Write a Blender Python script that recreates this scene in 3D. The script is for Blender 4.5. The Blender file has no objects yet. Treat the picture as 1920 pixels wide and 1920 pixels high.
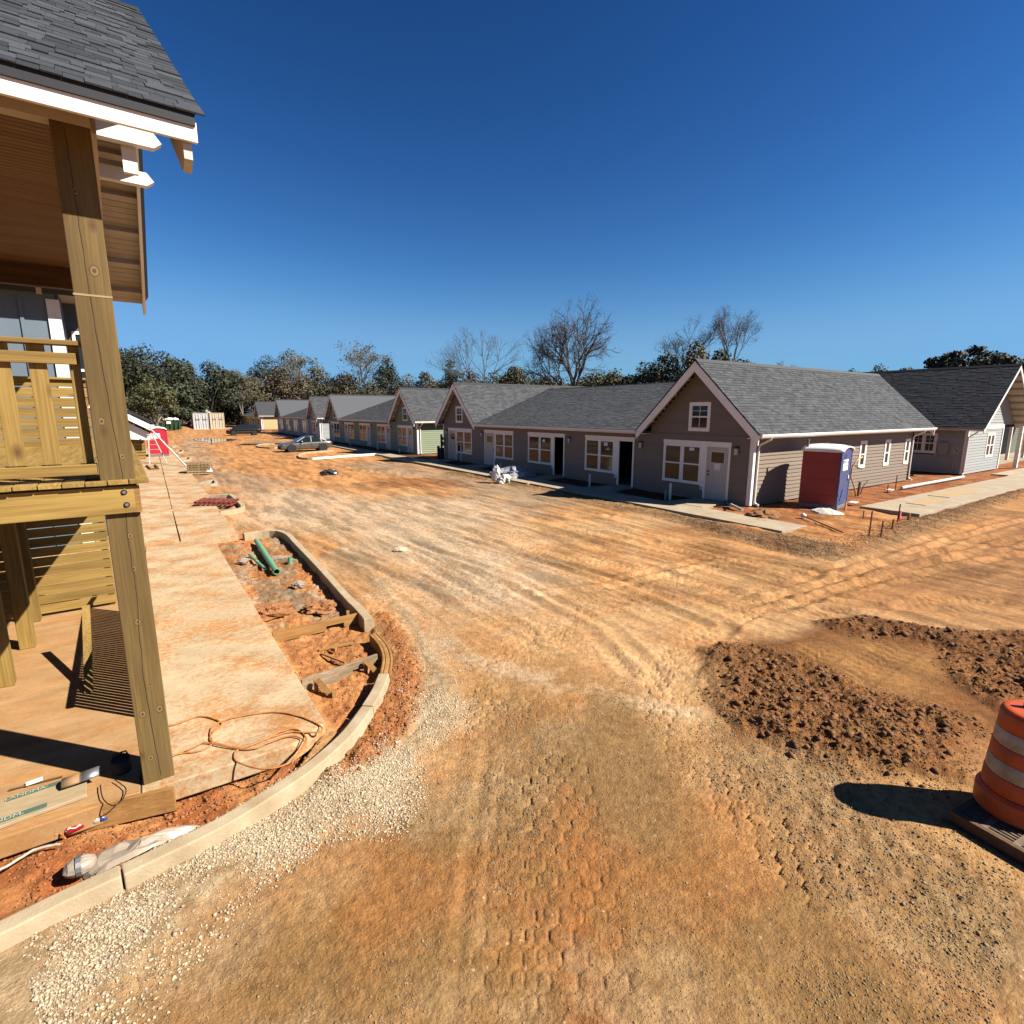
import bpy, math, random
import numpy as np, bmesh
from mathutils import Vector, Matrix
R=math.radians
S=bpy.context.scene
COL=S.collection
# ---------------------------------------------------------------- camera, sky, sun, exposure
cam=bpy.data.cameras.new('camera'); cam_o=bpy.data.objects.new('camera',cam); COL.objects.link(cam_o)
cam.sensor_width=36; cam.lens=18.75; cam.clip_start=.05; cam.clip_end=3000
cam_o.location=(0,0,3.5); cam_o.rotation_euler=(R(90-10.647),0,R(-33.832))
S.camera=cam_o
SUN_AZ,SUN_EL=138.,41.
w=bpy.data.worlds.new('World'); S.world=w; w.use_nodes=True
nt=w.node_tree; nt.nodes.clear()
sky=nt.nodes.new('ShaderNodeTexSky'); sky.sky_type='NISHITA'; sky.sun_disc=False
sky.sun_elevation=R(SUN_EL); sky.sun_rotation=R(SUN_AZ); sky.air_density=1.0; sky.dust_density=0.1; sky.ozone_density=4.5; sky.altitude=200
hs=nt.nodes.new('ShaderNodeHueSaturation'); hs.inputs['Saturation'].default_value=1.2
bg=nt.nodes.new('ShaderNodeBackground'); bg.inputs['Strength'].default_value=.1
wo=nt.nodes.new('ShaderNodeOutputWorld')
nt.links.new(sky.outputs[0],hs.inputs['Color']); sc_=nt.nodes.new('ShaderNodeVectorMath'); sc_.operation='SCALE'; sc_.inputs['Scale'].default_value=.082
gm=nt.nodes.new('ShaderNodeGamma'); gm.inputs['Gamma'].default_value=1.62
ml_=nt.nodes.new('ShaderNodeVectorMath'); ml_.operation='MULTIPLY'; ml_.inputs[1].default_value=(4.0,2.95,2.35)
nt.links.new(hs.outputs[0],sc_.inputs[0]); nt.links.new(sc_.outputs[0],gm.inputs[0]); nt.links.new(gm.outputs[0],ml_.inputs[0])
# soft shoulder on the whole sky (one curve for every direction)
sx=nt.nodes.new('ShaderNodeSeparateXYZ'); cx_=nt.nodes.new('ShaderNodeCombineXYZ'); nt.links.new(ml_.outputs[0],sx.inputs[0])
def _m(op,a,b):
    n=nt.nodes.new('ShaderNodeMath'); n.operation=op
    for i,v in enumerate((a,b)):
        if isinstance(v,(int,float)): n.inputs[i].default_value=v
        else: nt.links.new(v,n.inputs[i])
    return n.outputs[0]
for i,mx_ in enumerate((.19,.45,.85)):
    x=sx.outputs[i]; t=_m('POWER',_m('DIVIDE',x,mx_),4); y=_m('MULTIPLY',x,_m('POWER',_m('ADD',t,1),-.25)); nt.links.new(_m('MULTIPLY',y,1.03/(2.83*.1)),cx_.inputs[i])
nt.links.new(cx_.outputs[0],bg.inputs['Color']); nt.links.new(bg.outputs[0],wo.inputs['Surface'])
sl=bpy.data.lights.new('sun','SUN'); sl.energy=5.0; sl.angle=R(.53); sl.color=(1,.93,.82)
so=bpy.data.objects.new('sun',sl); COL.objects.link(so)
a=R(SUN_AZ); sd=Vector((math.sin(a)*math.cos(R(SUN_EL)),math.cos(a)*math.cos(R(SUN_EL)),math.sin(R(SUN_EL))))
so.rotation_euler=(-sd).to_track_quat('-Z','Y').to_euler(); so.location=(30,-30,40)
S.view_settings.view_transform='Standard'; S.view_settings.look='None'; S.view_settings.gamma=1
S.view_settings.use_curve_mapping=False; S.view_settings.exposure=1.5
S.cycles.max_bounces=6; S.cycles.diffuse_bounces=2

# ---------------------------------------------------------------- helpers
ORG=Vector((0,0,0))
rng=random.Random(7)
NR=np.random.RandomState(11)
def props(o,label=None,cat=None,group=None,kind=None):
    if label: o['label']=label
    if cat: o['category']=cat
    if group: o['group']=group
    if kind: o['kind']=kind
    return o
def thing(name,label,cat,loc=(0,0,0),rotz=0,group=None,local=False,kind=None):
    """an Empty at the thing's base; parts are children. local=True: part coordinates are already local"""
    global ORG
    o=bpy.data.objects.new(name,None); COL.objects.link(o); o.empty_display_size=.2
    o.location=loc; o.rotation_euler=(0,0,rotz)
    ORG=Vector((0,0,0)) if local else Vector(loc)
    return props(o,label,cat,group,kind)
class MB:
    def __init__(s): s.v=[]; s.f=[]
    def add(s,vs,fs):
        b=len(s.v); s.v+= [tuple(p) for p in vs]; s.f+=[tuple(i+b for i in q) for q in fs]; return s
    def box(s,x0,y0,z0,x1,y1,z1):
        return s.add([(x0,y0,z0),(x1,y0,z0),(x1,y1,z0),(x0,y1,z0),(x0,y0,z1),(x1,y0,z1),(x1,y1,z1),(x0,y1,z1)],
            [(0,3,2,1),(4,5,6,7),(0,1,5,4),(1,2,6,5),(2,3,7,6),(3,0,4,7)])
    def hexa(s,p):   # 4 bottom, 4 top
        return s.add(p,[(0,3,2,1),(4,5,6,7),(0,1,5,4),(1,2,6,5),(2,3,7,6),(3,0,4,7)])
    def beam(s,p,q,w,h,up=(0,0,1)):
        p=Vector(p);q=Vector(q);d=(q-p).normalized();up=Vector(up)
        if abs(d.dot(up))>.99: up=Vector((0,1,0))
        sd=d.cross(up).normalized()*(w/2);u=sd.cross(d).normalized()*(h/2)
        return s.hexa([p-sd-u,p+sd-u,q+sd-u,q-sd-u,p-sd+u,p+sd+u,q+sd+u,q-sd+u])
    def prism(s,poly,ex):
        n=len(poly);ex=Vector(ex);a=[Vector(p) for p in poly]
        return s.add(a+[p+ex for p in a],[tuple(range(n-1,-1,-1)),tuple(range(n,2*n))]+[(i,(i+1)%n,n+(i+1)%n,n+i) for i in range(n)])
    def tube(s,pts,r,n=8,cap=True,closed=False):
        pts=[Vector(p) for p in pts];m=len(pts);b=len(s.v);prev=None
        for i,p in enumerate(pts):
            d=(pts[min(i+1,m-1)]-pts[max(i-1,0)])
            d=d.normalized() if d.length>1e-9 else Vector((0,0,1))
            if prev is None:
                a=Vector((0,0,1)) if abs(d.z)<.9 else Vector((1,0,0)); prev=d.cross(a).normalized()
            prev=(prev-d*prev.dot(d)).normalized(); e=d.cross(prev)
            rr=r[i] if isinstance(r,(list,tuple)) else r
            for k in range(n):
                t=2*math.pi*k/n; s.v.append(tuple(p+prev*math.cos(t)*rr+e*math.sin(t)*rr))
        for i in range(m-1):
            for k in range(n):
                k2=(k+1)%n; s.f.append((b+i*n+k,b+i*n+k2,b+(i+1)*n+k2,b+(i+1)*n+k))
        if cap: s.f.append(tuple(b+k for k in range(n-1,-1,-1))); s.f.append(tuple(b+(m-1)*n+k for k in range(n)))
        return s
    def lathe(s,prof,c=(0,0,0),n=32,axis='z',cap=True):
        b=len(s.v);c=Vector(c)
        for r,z in prof:
            for k in range(n):
                t=2*math.pi*k/n;x,y=r*math.cos(t),r*math.sin(t)
                s.v.append(tuple(c+(Vector((x,y,z)) if axis=='z' else Vector((x,z,y)) if axis=='y' else Vector((z,x,y)))))
        m=len(prof)
        for i in range(m-1):
            for k in range(n):
                k2=(k+1)%n; s.f.append((b+i*n+k,b+i*n+k2,b+(i+1)*n+k2,b+(i+1)*n+k))
        if cap: s.f.append(tuple(b+k for k in range(n-1,-1,-1))); s.f.append(tuple(b+(m-1)*n+k for k in range(n)))
        return s
    def build(s,name,mat,parent=None,label=None,smooth=False,bevel=0,kind=None):
        me=bpy.data.meshes.new(name); o0=ORG if parent is not None else Vector((0,0,0))
        me.from_pydata([(p[0]-o0.x,p[1]-o0.y,p[2]-o0.z) for p in s.v],[],s.f); me.update()
        if kind!='stuff' and len(s.f)<4000:
            bm=bmesh.new(); bm.from_mesh(me); bmesh.ops.recalc_face_normals(bm,faces=bm.faces); bm.to_mesh(me); bm.free()
        if mat: me.materials.append(mat)
        if smooth: me.polygons.foreach_set('use_smooth',[True]*len(me.polygons))
        o=bpy.data.objects.new(name,me); COL.objects.link(o)
        if parent is not None: o.parent=parent
        if bevel:
            m=o.modifiers.new('bevel','BEVEL'); m.width=bevel; m.segments=2; m.limit_method='ANGLE'
        if label: o['label']=label
        if kind: o['kind']=kind
        return o
def np_mesh(name,V,Q,mat,parent=None,smooth=False,kind=None,attr=None,k=4):
    """V (n,3), Q (m,k) int"""
    me=bpy.data.meshes.new(name); n,m=len(V),len(Q)
    me.vertices.add(n); me.vertices.foreach_set('co',np.ascontiguousarray(V,dtype=np.float32).ravel())
    me.loops.add(m*k); me.loops.foreach_set('vertex_index',np.ascontiguousarray(Q,dtype=np.int32).ravel())
    me.polygons.add(m); me.polygons.foreach_set('loop_start',np.arange(0,m*k,k,dtype=np.int32))
    try: me.polygons.foreach_set('loop_total',np.full(m,k,dtype=np.int32))
    except Exception: pass
    if smooth: me.polygons.foreach_set('use_smooth',np.ones(m,dtype=bool))
    if attr is not None:
        a=me.attributes.new('Col','FLOAT_COLOR','POINT'); c=np.ones((n,4),dtype=np.float32); c[:,:attr.shape[1]]=attr; a.data.foreach_set('color',c.ravel())
    me.update(calc_edges=True); me.validate()
    if mat: me.materials.append(mat)
    o=bpy.data.objects.new(name,me); COL.objects.link(o)
    if parent is not None: o.parent=parent
    if kind: o['kind']=kind
    return o
def text(name,s,size,mat,parent,o,xd,yd,lift=.002,xs=1):
    """flat lettering laid on the plane o + xd, yd (world coordinates)"""
    c=bpy.data.curves.new('t','FONT'); c.body=s; c.size=size; c.align_x='CENTER'; c.align_y='CENTER'
    t=bpy.data.objects.new('t',c); COL.objects.link(t); dg=bpy.context.evaluated_depsgraph_get()
    me=bpy.data.meshes.new_from_object(t.evaluated_get(dg)); bpy.data.objects.remove(t); bpy.data.curves.remove(c)
    xd=Vector(xd).normalized(); yd=Vector(yd).normalized(); n=xd.cross(yd); o=Vector(o)+n*lift-ORG
    for v in me.vertices: v.co=o+xd*v.co.x*xs+yd*v.co.y
    me.materials.clear(); me.materials.append(mat); me.name=name
    ob=bpy.data.objects.new(name,me); COL.objects.link(ob); ob.parent=parent; return ob

# ---------------------------------------------------------------- materials
KA=.62
BRIGHT=('white_trim','bright_white','white_pvc','white_plastic','beige_trim','bare_tail')
def kk(c,name=''): return tuple(x*.84 for x in c) if name in BRIGHT else tuple(x*KA for x in c)
def newmat(name):
    m=bpy.data.materials.new(name); m.use_nodes=True; n=m.node_tree; b=n.nodes['Principled BSDF']; return m,n,b
def ramp(n,cols):
    r=n.nodes.new('ShaderNodeValToRGB'); e=r.color_ramp.elements
    while len(e)<len(cols): e.new(.5)
    for i,(p,c) in enumerate(cols): e[i].position=p; e[i].color=(*c,1)
    return r
def M(name,c1,c2=None,scale=6,rough=.8,bump=0,bs=None,stretch=(1,1,1),metal=0,spec=.4,detail=6,lo=.3,hi=.7,island=0,rnd=0):
    """noise-mixed paint / soil / stone; stretch scales the texture space"""
    m,n,b=newmat(name); L=n.links
    if c2 is None: c2=tuple(x*.82 for x in c1)
    c1,c2=kk(c1,name),kk(c2,name)
    tc=n.nodes.new('ShaderNodeTexCoord'); mp=n.nodes.new('ShaderNodeMapping'); mp.inputs['Scale'].default_value=stretch
    oi=n.nodes.new('ShaderNodeObjectInfo'); ad=n.nodes.new('ShaderNodeVectorMath'); ad.operation='ADD'
    ml=n.nodes.new('ShaderNodeMath'); ml.operation='MULTIPLY'; ml.inputs[1].default_value=37 if rnd else 0
    L.new(oi.outputs['Random'],ml.inputs[0]); L.new(tc.outputs['Object'],ad.inputs[0]); L.new(ml.outputs[0],ad.inputs[1]); L.new(ad.outputs[0],mp.inputs['Vector'])
    no=n.nodes.new('ShaderNodeTexNoise'); no.inputs['Scale'].default_value=scale; no.inputs['Detail'].default_value=detail; no.inputs['Roughness'].default_value=.65
    L.new(mp.outputs[0],no.inputs['Vector'])
    rp=ramp(n,[(lo,c2),(hi,c1)]); L.new(no.outputs['Fac'],rp.inputs[0]); out=rp.outputs[0]
    if island or rnd:
        ge=n.nodes.new('ShaderNodeNewGeometry'); s=n.nodes.new('ShaderNodeMath'); s.operation='ADD'
        L.new(ge.outputs['Random Per Island'],s.inputs[0]); L.new(oi.outputs['Random'],s.inputs[1])
        fr=n.nodes.new('ShaderNodeMath'); fr.operation='FRACT'; L.new(s.outputs[0],fr.inputs[0])
        mr=n.nodes.new('ShaderNodeMapRange'); k=island or rnd; mr.inputs['To Min'].default_value=1-k; mr.inputs['To Max'].default_value=1+k
        L.new(fr.outputs[0],mr.inputs[0]); mx=n.nodes.new('ShaderNodeVectorMath'); mx.operation='SCALE'
        L.new(out,mx.inputs[0]); L.new(mr.outputs[0],mx.inputs['Scale']); out=mx.outputs[0]
    L.new(out,b.inputs['Base Color']); b.inputs['Roughness'].default_value=rough; b.inputs['Metallic'].default_value=metal
    b.inputs['Specular IOR Level'].default_value=spec
    if bump:
        n2=n.nodes.new('ShaderNodeTexNoise'); n2.inputs['Scale'].default_value=bs or scale*4; n2.inputs['Detail'].default_value=5; L.new(mp.outputs[0],n2.inputs['Vector'])
        bp=n.nodes.new('ShaderNodeBump'); bp.inputs['Strength'].default_value=bump; bp.inputs['Distance'].default_value=.02
        L.new(n2.outputs['Fac'],bp.inputs['Height']); L.new(bp.outputs[0],b.inputs['Normal'])
    return m
def WOOD(name,c1,c2,axis=0,knot=(.10,.05,.018),scale=9,rough=.75,ks=1.6,con=.72):
    """sawn timber: grain lines along one axis, knots, soft blotches"""
    c1,c2,knot=kk(c1),kk(c2),kk(knot)
    m,n,b=newmat(name); L=n.links
    tc=n.nodes.new('ShaderNodeTexCoord'); oi=n.nodes.new('ShaderNodeObjectInfo'); ml=n.nodes.new('ShaderNodeMath'); ml.operation='MULTIPLY'; ml.inputs[1].default_value=91
    L.new(oi.outputs['Random'],ml.inputs[0]); ad=n.nodes.new('ShaderNodeVectorMath'); ad.operation='ADD'; L.new(tc.outputs['Object'],ad.inputs[0]); L.new(ml.outputs[0],ad.inputs[1])
    def mapped(k):
        mp=n.nodes.new('ShaderNodeMapping'); sc=[1,1,1]; sc[axis]=k; mp.inputs['Scale'].default_value=sc; L.new(ad.outputs[0],mp.inputs['Vector']); return mp.outputs[0]
    vo=n.nodes.new('ShaderNodeTexVoronoi'); vo.inputs['Scale'].default_value=ks*2; L.new(mapped(.55),vo.inputs['Vector'])
    kd=n.nodes.new('ShaderNodeMapRange'); kd.inputs['From Min'].default_value=.02; kd.inputs['From Max'].default_value=.16; L.new(vo.outputs['Distance'],kd.inputs[0])
    nd=n.nodes.new('ShaderNodeTexNoise'); nd.inputs['Scale'].default_value=scale*.5; nd.inputs['Detail'].default_value=3; L.new(mapped(.12),nd.inputs['Vector'])
    # ring field: distorted distance across the grain
    wv=n.nodes.new('ShaderNodeTexNoise'); wv.inputs['Scale'].default_value=scale*5; wv.inputs['Detail'].default_value=4; wv.inputs['Roughness'].default_value=.6
    wv.inputs['Distortion'].default_value=.6; L.new(mapped(.03),wv.inputs['Vector'])
    mx=n.nodes.new('ShaderNodeMix'); mx.inputs[0].default_value=.45; L.new(wv.outputs['Fac'],mx.inputs[2]); L.new(nd.outputs['Fac'],mx.inputs[3])
    rp=ramp(n,[(.36,tuple(x*con for x in c2)),(.47,c2),(.64,c1)]); L.new(mx.outputs[0],rp.inputs[0])
    mk=n.nodes.new('ShaderNodeMix'); mk.data_type='RGBA'; L.new(kd.outputs[0],mk.inputs[0]); mk.inputs[6].default_value=(*knot,1); L.new(rp.outputs[0],mk.inputs[7])
    sc=n.nodes.new('ShaderNodeMapRange'); sc.inputs['To Min'].default_value=.82; sc.inputs['To Max'].default_value=1.14; L.new(oi.outputs['Random'],sc.inputs[0])
    fs=n.nodes.new('ShaderNodeVectorMath'); fs.operation='SCALE'; L.new(mk.outputs[2],fs.inputs[0]); L.new(sc.outputs[0],fs.inputs['Scale'])
    L.new(fs.outputs[0],b.inputs['Base Color']); b.inputs['Roughness'].default_value=rough; b.inputs['Specular IOR Level'].default_value=.25
    bp=n.nodes.new('ShaderNodeBump'); bp.inputs['Strength'].default_value=.35; bp.inputs['Distance'].default_value=.006; L.new(mx.outputs[0],bp.inputs['Height']); L.new(bp.outputs[0],b.inputs['Normal'])
    return m
def GLASS(name,col=(.015,.018,.02),rough=.04):
    m,n,b=newmat(name); b.inputs['Base Color'].default_value=(*col,1); b.inputs['Roughness'].default_value=rough; b.inputs['Specular IOR Level'].default_value=.32
    no=n.nodes.new('ShaderNodeTexNoise'); no.inputs['Scale'].default_value=.9; tc=n.nodes.new('ShaderNodeTexCoord'); n.links.new(tc.outputs['Object'],no.inputs['Vector'])
    bp=n.nodes.new('ShaderNodeBump'); bp.inputs['Strength'].default_value=.03; bp.inputs['Distance'].default_value=.05; n.links.new(no.outputs['Fac'],bp.inputs['Height']); n.links.new(bp.outputs[0],b.inputs['Normal'])
    return m
YEL=((.40,.26,.075),(.275,.17,.042))
m_wx=WOOD('treated_timber_x',*YEL,axis=0); m_wy=WOOD('treated_timber_y',*YEL,axis=1); m_wz=WOOD('treated_timber_z',*YEL,axis=2)
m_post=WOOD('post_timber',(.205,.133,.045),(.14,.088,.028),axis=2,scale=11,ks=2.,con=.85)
m_form=WOOD('form_lumber',(.45,.25,.085),(.33,.165,.05),axis=0,ks=.8)
m_formgrey=WOOD('weathered_form_lumber',(.42,.34,.24),(.28,.2,.12),axis=0,ks=.8)
m_ceil=WOOD('ceiling_boards',(.27,.15,.065),(.20,.105,.042),axis=0,ks=.3)
m_dkwood=WOOD('dark_beam',(.16,.08,.04),(.1,.05,.025),axis=0,ks=.4)
m_trim=M('white_trim',(.80,.75,.68),(.72,.67,.60),scale=3,rough=.55,lo=.2,hi=.6)
m_white=M('bright_white',(.70,.68,.64),(.62,.6,.56),scale=4,rough=.5,lo=.2,hi=.55)
m_beige=M('beige_trim',(.46,.385,.31),(.4,.33,.265),scale=4,rough=.6)
m_black=M('black_edge',(.012,.014,.02),scale=8,rough=.7)
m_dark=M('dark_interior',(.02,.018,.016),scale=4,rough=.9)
m_sh=M('near_shingles',(.066,.072,.083),(.04,.045,.054),scale=60,rough=.9,bump=.4,bs=180,rnd=.38,spec=.2)
m_shA=M('row_shingles',(.094,.098,.106),(.064,.068,.076),scale=40,rough=.92,island=.28,spec=.15)
m_shE=M('shaded_shingles',(.05,.053,.064),(.032,.035,.043),scale=40,rough=.92,island=.3,spec=.15)  # shingle tone darkened for the shade of a slope turned from the sun
m_glass=GLASS('window_glass'); m_gl2=GLASS('papered_glass',(.022,.014,.009),.10)
def CONC(name,base,stain,amt,streak=(1,2.6,1)):
    """broomed concrete with trodden-in clay stains"""
    base,stain=kk(base),kk(stain)
    m,n,b=newmat(name); L=n.links; tc=n.nodes.new('ShaderNodeTexCoord'); mp=n.nodes.new('ShaderNodeMapping'); mp.inputs['Scale'].default_value=streak; L.new(tc.outputs['Object'],mp.inputs[0])
    def noise(s,d,r,src): q=n.nodes.new('ShaderNodeTexNoise'); q.inputs['Scale'].default_value=s; q.inputs['Detail'].default_value=d; q.inputs['Roughness'].default_value=r; L.new(src,q.inputs['Vector']); return q.outputs['Fac']
    a=noise(.9,7,.65,mp.outputs[0]); f=noise(11,9,.8,mp.outputs[0]); g=noise(60,4,.7,tc.outputs['Object'])
    s1=n.nodes.new('ShaderNodeMath'); s1.operation='ADD'; L.new(a,s1.inputs[0]); L.new(f,s1.inputs[1]); f2=noise(26,6,.8,mp.outputs[0]); s2=n.nodes.new('ShaderNodeMath'); s2.operation='MULTIPLY_ADD'; L.new(f2,s2.inputs[0]); s2.inputs[1].default_value=.7; L.new(s1.outputs[0],s2.inputs[2])
    mr=n.nodes.new('ShaderNodeMapRange'); mr.inputs['From Min'].default_value=1.57-amt; mr.inputs['From Max'].default_value=1.72-amt*.7; L.new(s2.outputs[0],mr.inputs[0])
    mx=n.nodes.new('ShaderNodeMix'); mx.data_type='RGBA'; mx.inputs[6].default_value=(*base,1); mx.inputs[7].default_value=(*stain,1); L.new(mr.outputs[0],mx.inputs[0])
    gr=n.nodes.new('ShaderNodeMapRange'); gr.inputs['To Min'].default_value=.78; gr.inputs['To Max'].default_value=1.18; L.new(g,gr.inputs[0])
    w2=n.nodes.new('ShaderNodeMapRange'); w2.inputs['From Min'].default_value=.35; w2.inputs['From Max'].default_value=.65; w2.inputs['To Min'].default_value=.82; w2.inputs['To Max'].default_value=1.08; L.new(noise(1.6,5,.6,mp.outputs[0]),w2.inputs[0])
    mm=n.nodes.new('ShaderNodeMath'); mm.operation='MULTIPLY'; L.new(gr.outputs[0],mm.inputs[0]); L.new(w2.outputs[0],mm.inputs[1])
    sc=n.nodes.new('ShaderNodeVectorMath'); sc.operation='SCALE'; L.new(mx.outputs[2],sc.inputs[0]); L.new(mm.outputs[0],sc.inputs['Scale']); L.new(sc.outputs[0],b.inputs['Base Color'])
    b.inputs['Roughness'].default_value=.92; b.inputs['Specular IOR Level'].default_value=.2
    bp=n.nodes.new('ShaderNodeBump'); bp.inputs['Strength'].default_value=.25; bp.inputs['Distance'].default_value=.01; L.new(s1.outputs[0],bp.inputs['Height']); L.new(bp.outputs[0],b.inputs['Normal']); return m
m_conc=CONC('concrete',(.57,.44,.27),(.47,.205,.062),.30,(1,1.1,1))
m_concS=CONC('sandy_concrete',(.47,.29,.14),(.43,.215,.075),.34)
m_curb=M('kerb_concrete',(.50,.40,.26),(.34,.235,.125),scale=3.5,rough=.9,bump=.2,bs=50,detail=8,lo=.25,hi=.65)
m_concR=M('pale_concrete',(.46,.39,.28),(.34,.25,.15),scale=1.2,rough=.9,bump=.1,bs=50,detail=8)
m_metal=M('steel',(.4,.4,.4),(.3,.3,.3),scale=20,rough=.35,metal=1)
m_galv=M('galvanised',(.5,.5,.5),(.36,.36,.36),scale=15,rough=.45,metal=.8)
m_rust=M('rusty_iron',(.17,.08,.035),(.09,.04,.02),scale=20,rough=.9,bump=.2)
m_rubber=M('rubber',(.018,.018,.018),scale=20,rough=.85)
m_pvc=M('white_pvc',(.62,.6,.57),scale=6,rough=.4)
m_bark=M('bark',(.085,.075,.065),(.05,.042,.036),scale=8,rough=.95)
m_barkg=M('pale_bark',(.25,.22,.18),(.15,.125,.1),scale=8,rough=.95)
# ---------------------------------------------------------------- noise
def vnoise(x,y,seed=0):
    xi=np.floor(x).astype(np.int64); yi=np.floor(y).astype(np.int64); xf=x-xi; yf=y-yi
    u=xf*xf*xf*(xf*(xf*6-15)+10); v=yf*yf*yf*(yf*(yf*6-15)+10)
    def h(a,b):
        n=(a*374761393+b*668265263+seed*974634777)&0xffffffff; n=((n^(n>>13))*1274126177)&0xffffffff; n=n^(n>>16)
        return (n&0xffffff)/float(0xffffff)
    a=h(xi,yi);b=h(xi+1,yi);c=h(xi,yi+1);d=h(xi+1,yi+1)
    return (a*(1-u)+b*u)*(1-v)+(c*(1-u)+d*u)*v
def fbm(x,y,o=4,seed=0,g=.5):
    s=0.;a=1.;t=0.
    for k in range(o):
        s=s+a*vnoise(x*2**k+k*17.3,y*2**k-k*9.1,seed+k); t+=a; a*=g
    return s/t
def sdf(px,py,poly):
    """signed distance to a polygon, negative inside"""
    d=np.full(px.shape,1e9); ins=np.zeros(px.shape,bool); n=len(poly)
    for i in range(n):
        ax,ay=poly[i];bx,by=poly[(i+1)%n]; ex,ey=bx-ax,by-ay
        t=np.clip(((px-ax)*ex+(py-ay)*ey)/(ex*ex+ey*ey+1e-12),0,1)
        d=np.minimum(d,np.hypot(px-ax-ex*t,py-ay-ey*t))
        c=((ay>py)!=(by>py))
        ins^= c&(px<(bx-ax)*(py-ay)/((by-ay) if by!=ay else 1e-9)+ax)
    return np.where(ins,-d,d)
def pdist(px,py,pts):
    """distance to a polyline, arc length along it, side"""
    d=np.full(px.shape,1e9); s=np.zeros(px.shape); tt=np.zeros(px.shape); L=0
    for (ax,ay),(bx,by) in zip(pts[:-1],pts[1:]):
        ex,ey=bx-ax,by-ay; l=math.hypot(ex,ey); t=np.clip(((px-ax)*ex+(py-ay)*ey)/(l*l),0,1)
        q=np.hypot(px-ax-ex*t,py-ay-ey*t); m=q<d; d=np.where(m,q,d); s=np.where(m,L+t*l,s)
        cr=(ex*(py-ay)-ey*(px-ax))/l; tt=np.where(m,np.sign(cr)*q,tt); L+=l
    return d,s,tt
def sm(d,w): return np.clip(.5-d/(2*w),0,1)
RZ=-.12
Z_lime=[(-1.49,4.01),(-1.58,4.39),(-1.21,4.42),(-0.88,4.46),(-0.53,4.55),(-0.19,4.6),(0.2,4.7),(0.71,4.82),(1.11,5.07),(1.23,4.9),(1.58,4.98),(2.14,5.29),(2.62,5.97),(2.96,6.63),(3.22,7.81),(3.4,8.84),(3.68,10.9),(3.91,14.05),(4.14,17.1),(4.53,17.32),(4.05,12.7),(3.7,9.31),(3.39,7.45),(3,5.88),(2.6,5.11),(2.04,4.78),(1.5,4.46),(0.97,4.33),(0.54,4.2),(0.14,4.14),(-0.15,3.99),(-0.4,3.84),(-0.57,3.67),(-0.6,3.26),(-1.37,3.49)]
Z_chalk=[(2.86,26.75),(5.65,26.94),(7.54,21.81),(11.67,19.92),(11.37,15.56),(7.97,13.63),(7.57,10.34),(5.97,8.15),(4.49,8.1),(4.21,9.32),(4.32,11.95),(4.48,15.97),(3.67,17.9),(2.38,18.77)]
Z_clay=[(1.05,5.03),(1.21,4.84),(1.71,5),(2.28,5.46),(2.77,6.39),(3.06,7.43),(3.32,8.89),(3.04,9.08),(2.71,7.22),(2.16,6.12),(1.48,5.37)]
Z_brown=[(-1.87,4.23),(-0.86,3.76),(-0.21,3.99),(0.66,4.19),(1.94,4.44),(2.7,4.79),(3.24,5.72),(3.85,5.75),(4.27,4.87),(4.72,4.17),(4.48,3.48),(4.21,2.56),(4.14,1.6),(4.28,0.5),(4.46,-0.28),(0.9,1.19)]
Z_smooth=[(4.27,4.55),(4.71,4.26),(4.43,3.51),(3.98,2.8),(3.62,2.41),(3.06,2.45),(2.93,2.94),(3.19,3.6),(3.33,4.13)]
Z_mound=[(6.79,4.7),(7.55,4.54),(8.94,4.25),(9.94,4.21),(10.5,3.83),(10.47,2.96),(11.64,2.17),(12.65,1.25),(9.34,1.01),(7.33,1.45),(6.26,1.36),(5.9,1.74),(5.67,2.34),(5.48,2.69),(5.12,3.11),(5.47,3.6)]
Z_moundA=[(6.71,4.64),(7.28,4.55),(7.73,4.03),(7.63,3.28),(7.37,2.63),(7.5,2.1),(7.84,1.73),(6.38,1.37),(5.93,1.75),(5.67,2.34),(5.36,3.13),(5.69,3.75)]
Z_moundB=[(9.32,4.27),(10.31,4.02),(10.43,3.09),(11.47,2.13),(12.35,1.21),(9.34,1.01),(8.35,1.67),(8.61,2.12),(9.86,2.76),(9.36,3.45)]
Z_flat=[(7.92,4.06),(8.79,3.83),(9.25,3.4),(9.63,2.69),(8.85,2.31),(7.73,2.23),(7.44,2.66),(7.7,3.46)]
Z_grit=[(5.34,3.54),(5.32,2.97),(5.63,2.32),(5.55,1.83),(5.29,1.51),(5.28,0.72),(5.26,0.22),(4.29,0.3),(4.15,0.79),(4.18,1.46),(4.35,2.22),(4.55,2.79)]
Z_rutR=[(10.85,5.46),(13.91,5.8),(18.42,5.79),(33.26,6.38),(62.75,3.16),(14.78,0.33),(11.78,2.34),(10.69,3.5),(10.58,4.69)]
Z_berm=[(13.93,28.08),(14.75,20.2),(14.09,15.08),(14.3,10.78),(13.95,8.17),(13.39,6.55),(13.95,6.06),(16.14,5.99),(20.42,6.19),(32.66,6.78),(37.63,7.89),(22.76,6.95),(19.3,6.94),(15.42,6.47),(15.19,7.19),(15.62,8.5),(14.95,8.95),(15.26,11.97),(16.12,16.93),(16.61,22.75),(16.11,30.16)]
Z_bermN=[(13.83,10.42),(13.72,8.03),(13.29,6.5),(15.3,6.41),(19.26,6.78),(23.75,6.64),(32.66,6.78),(35.73,7.46),(25.78,7.25),(20.59,7.28),(16.87,6.83),(15.07,7.13),(14.95,8.61),(14.95,11.06)]
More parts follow.
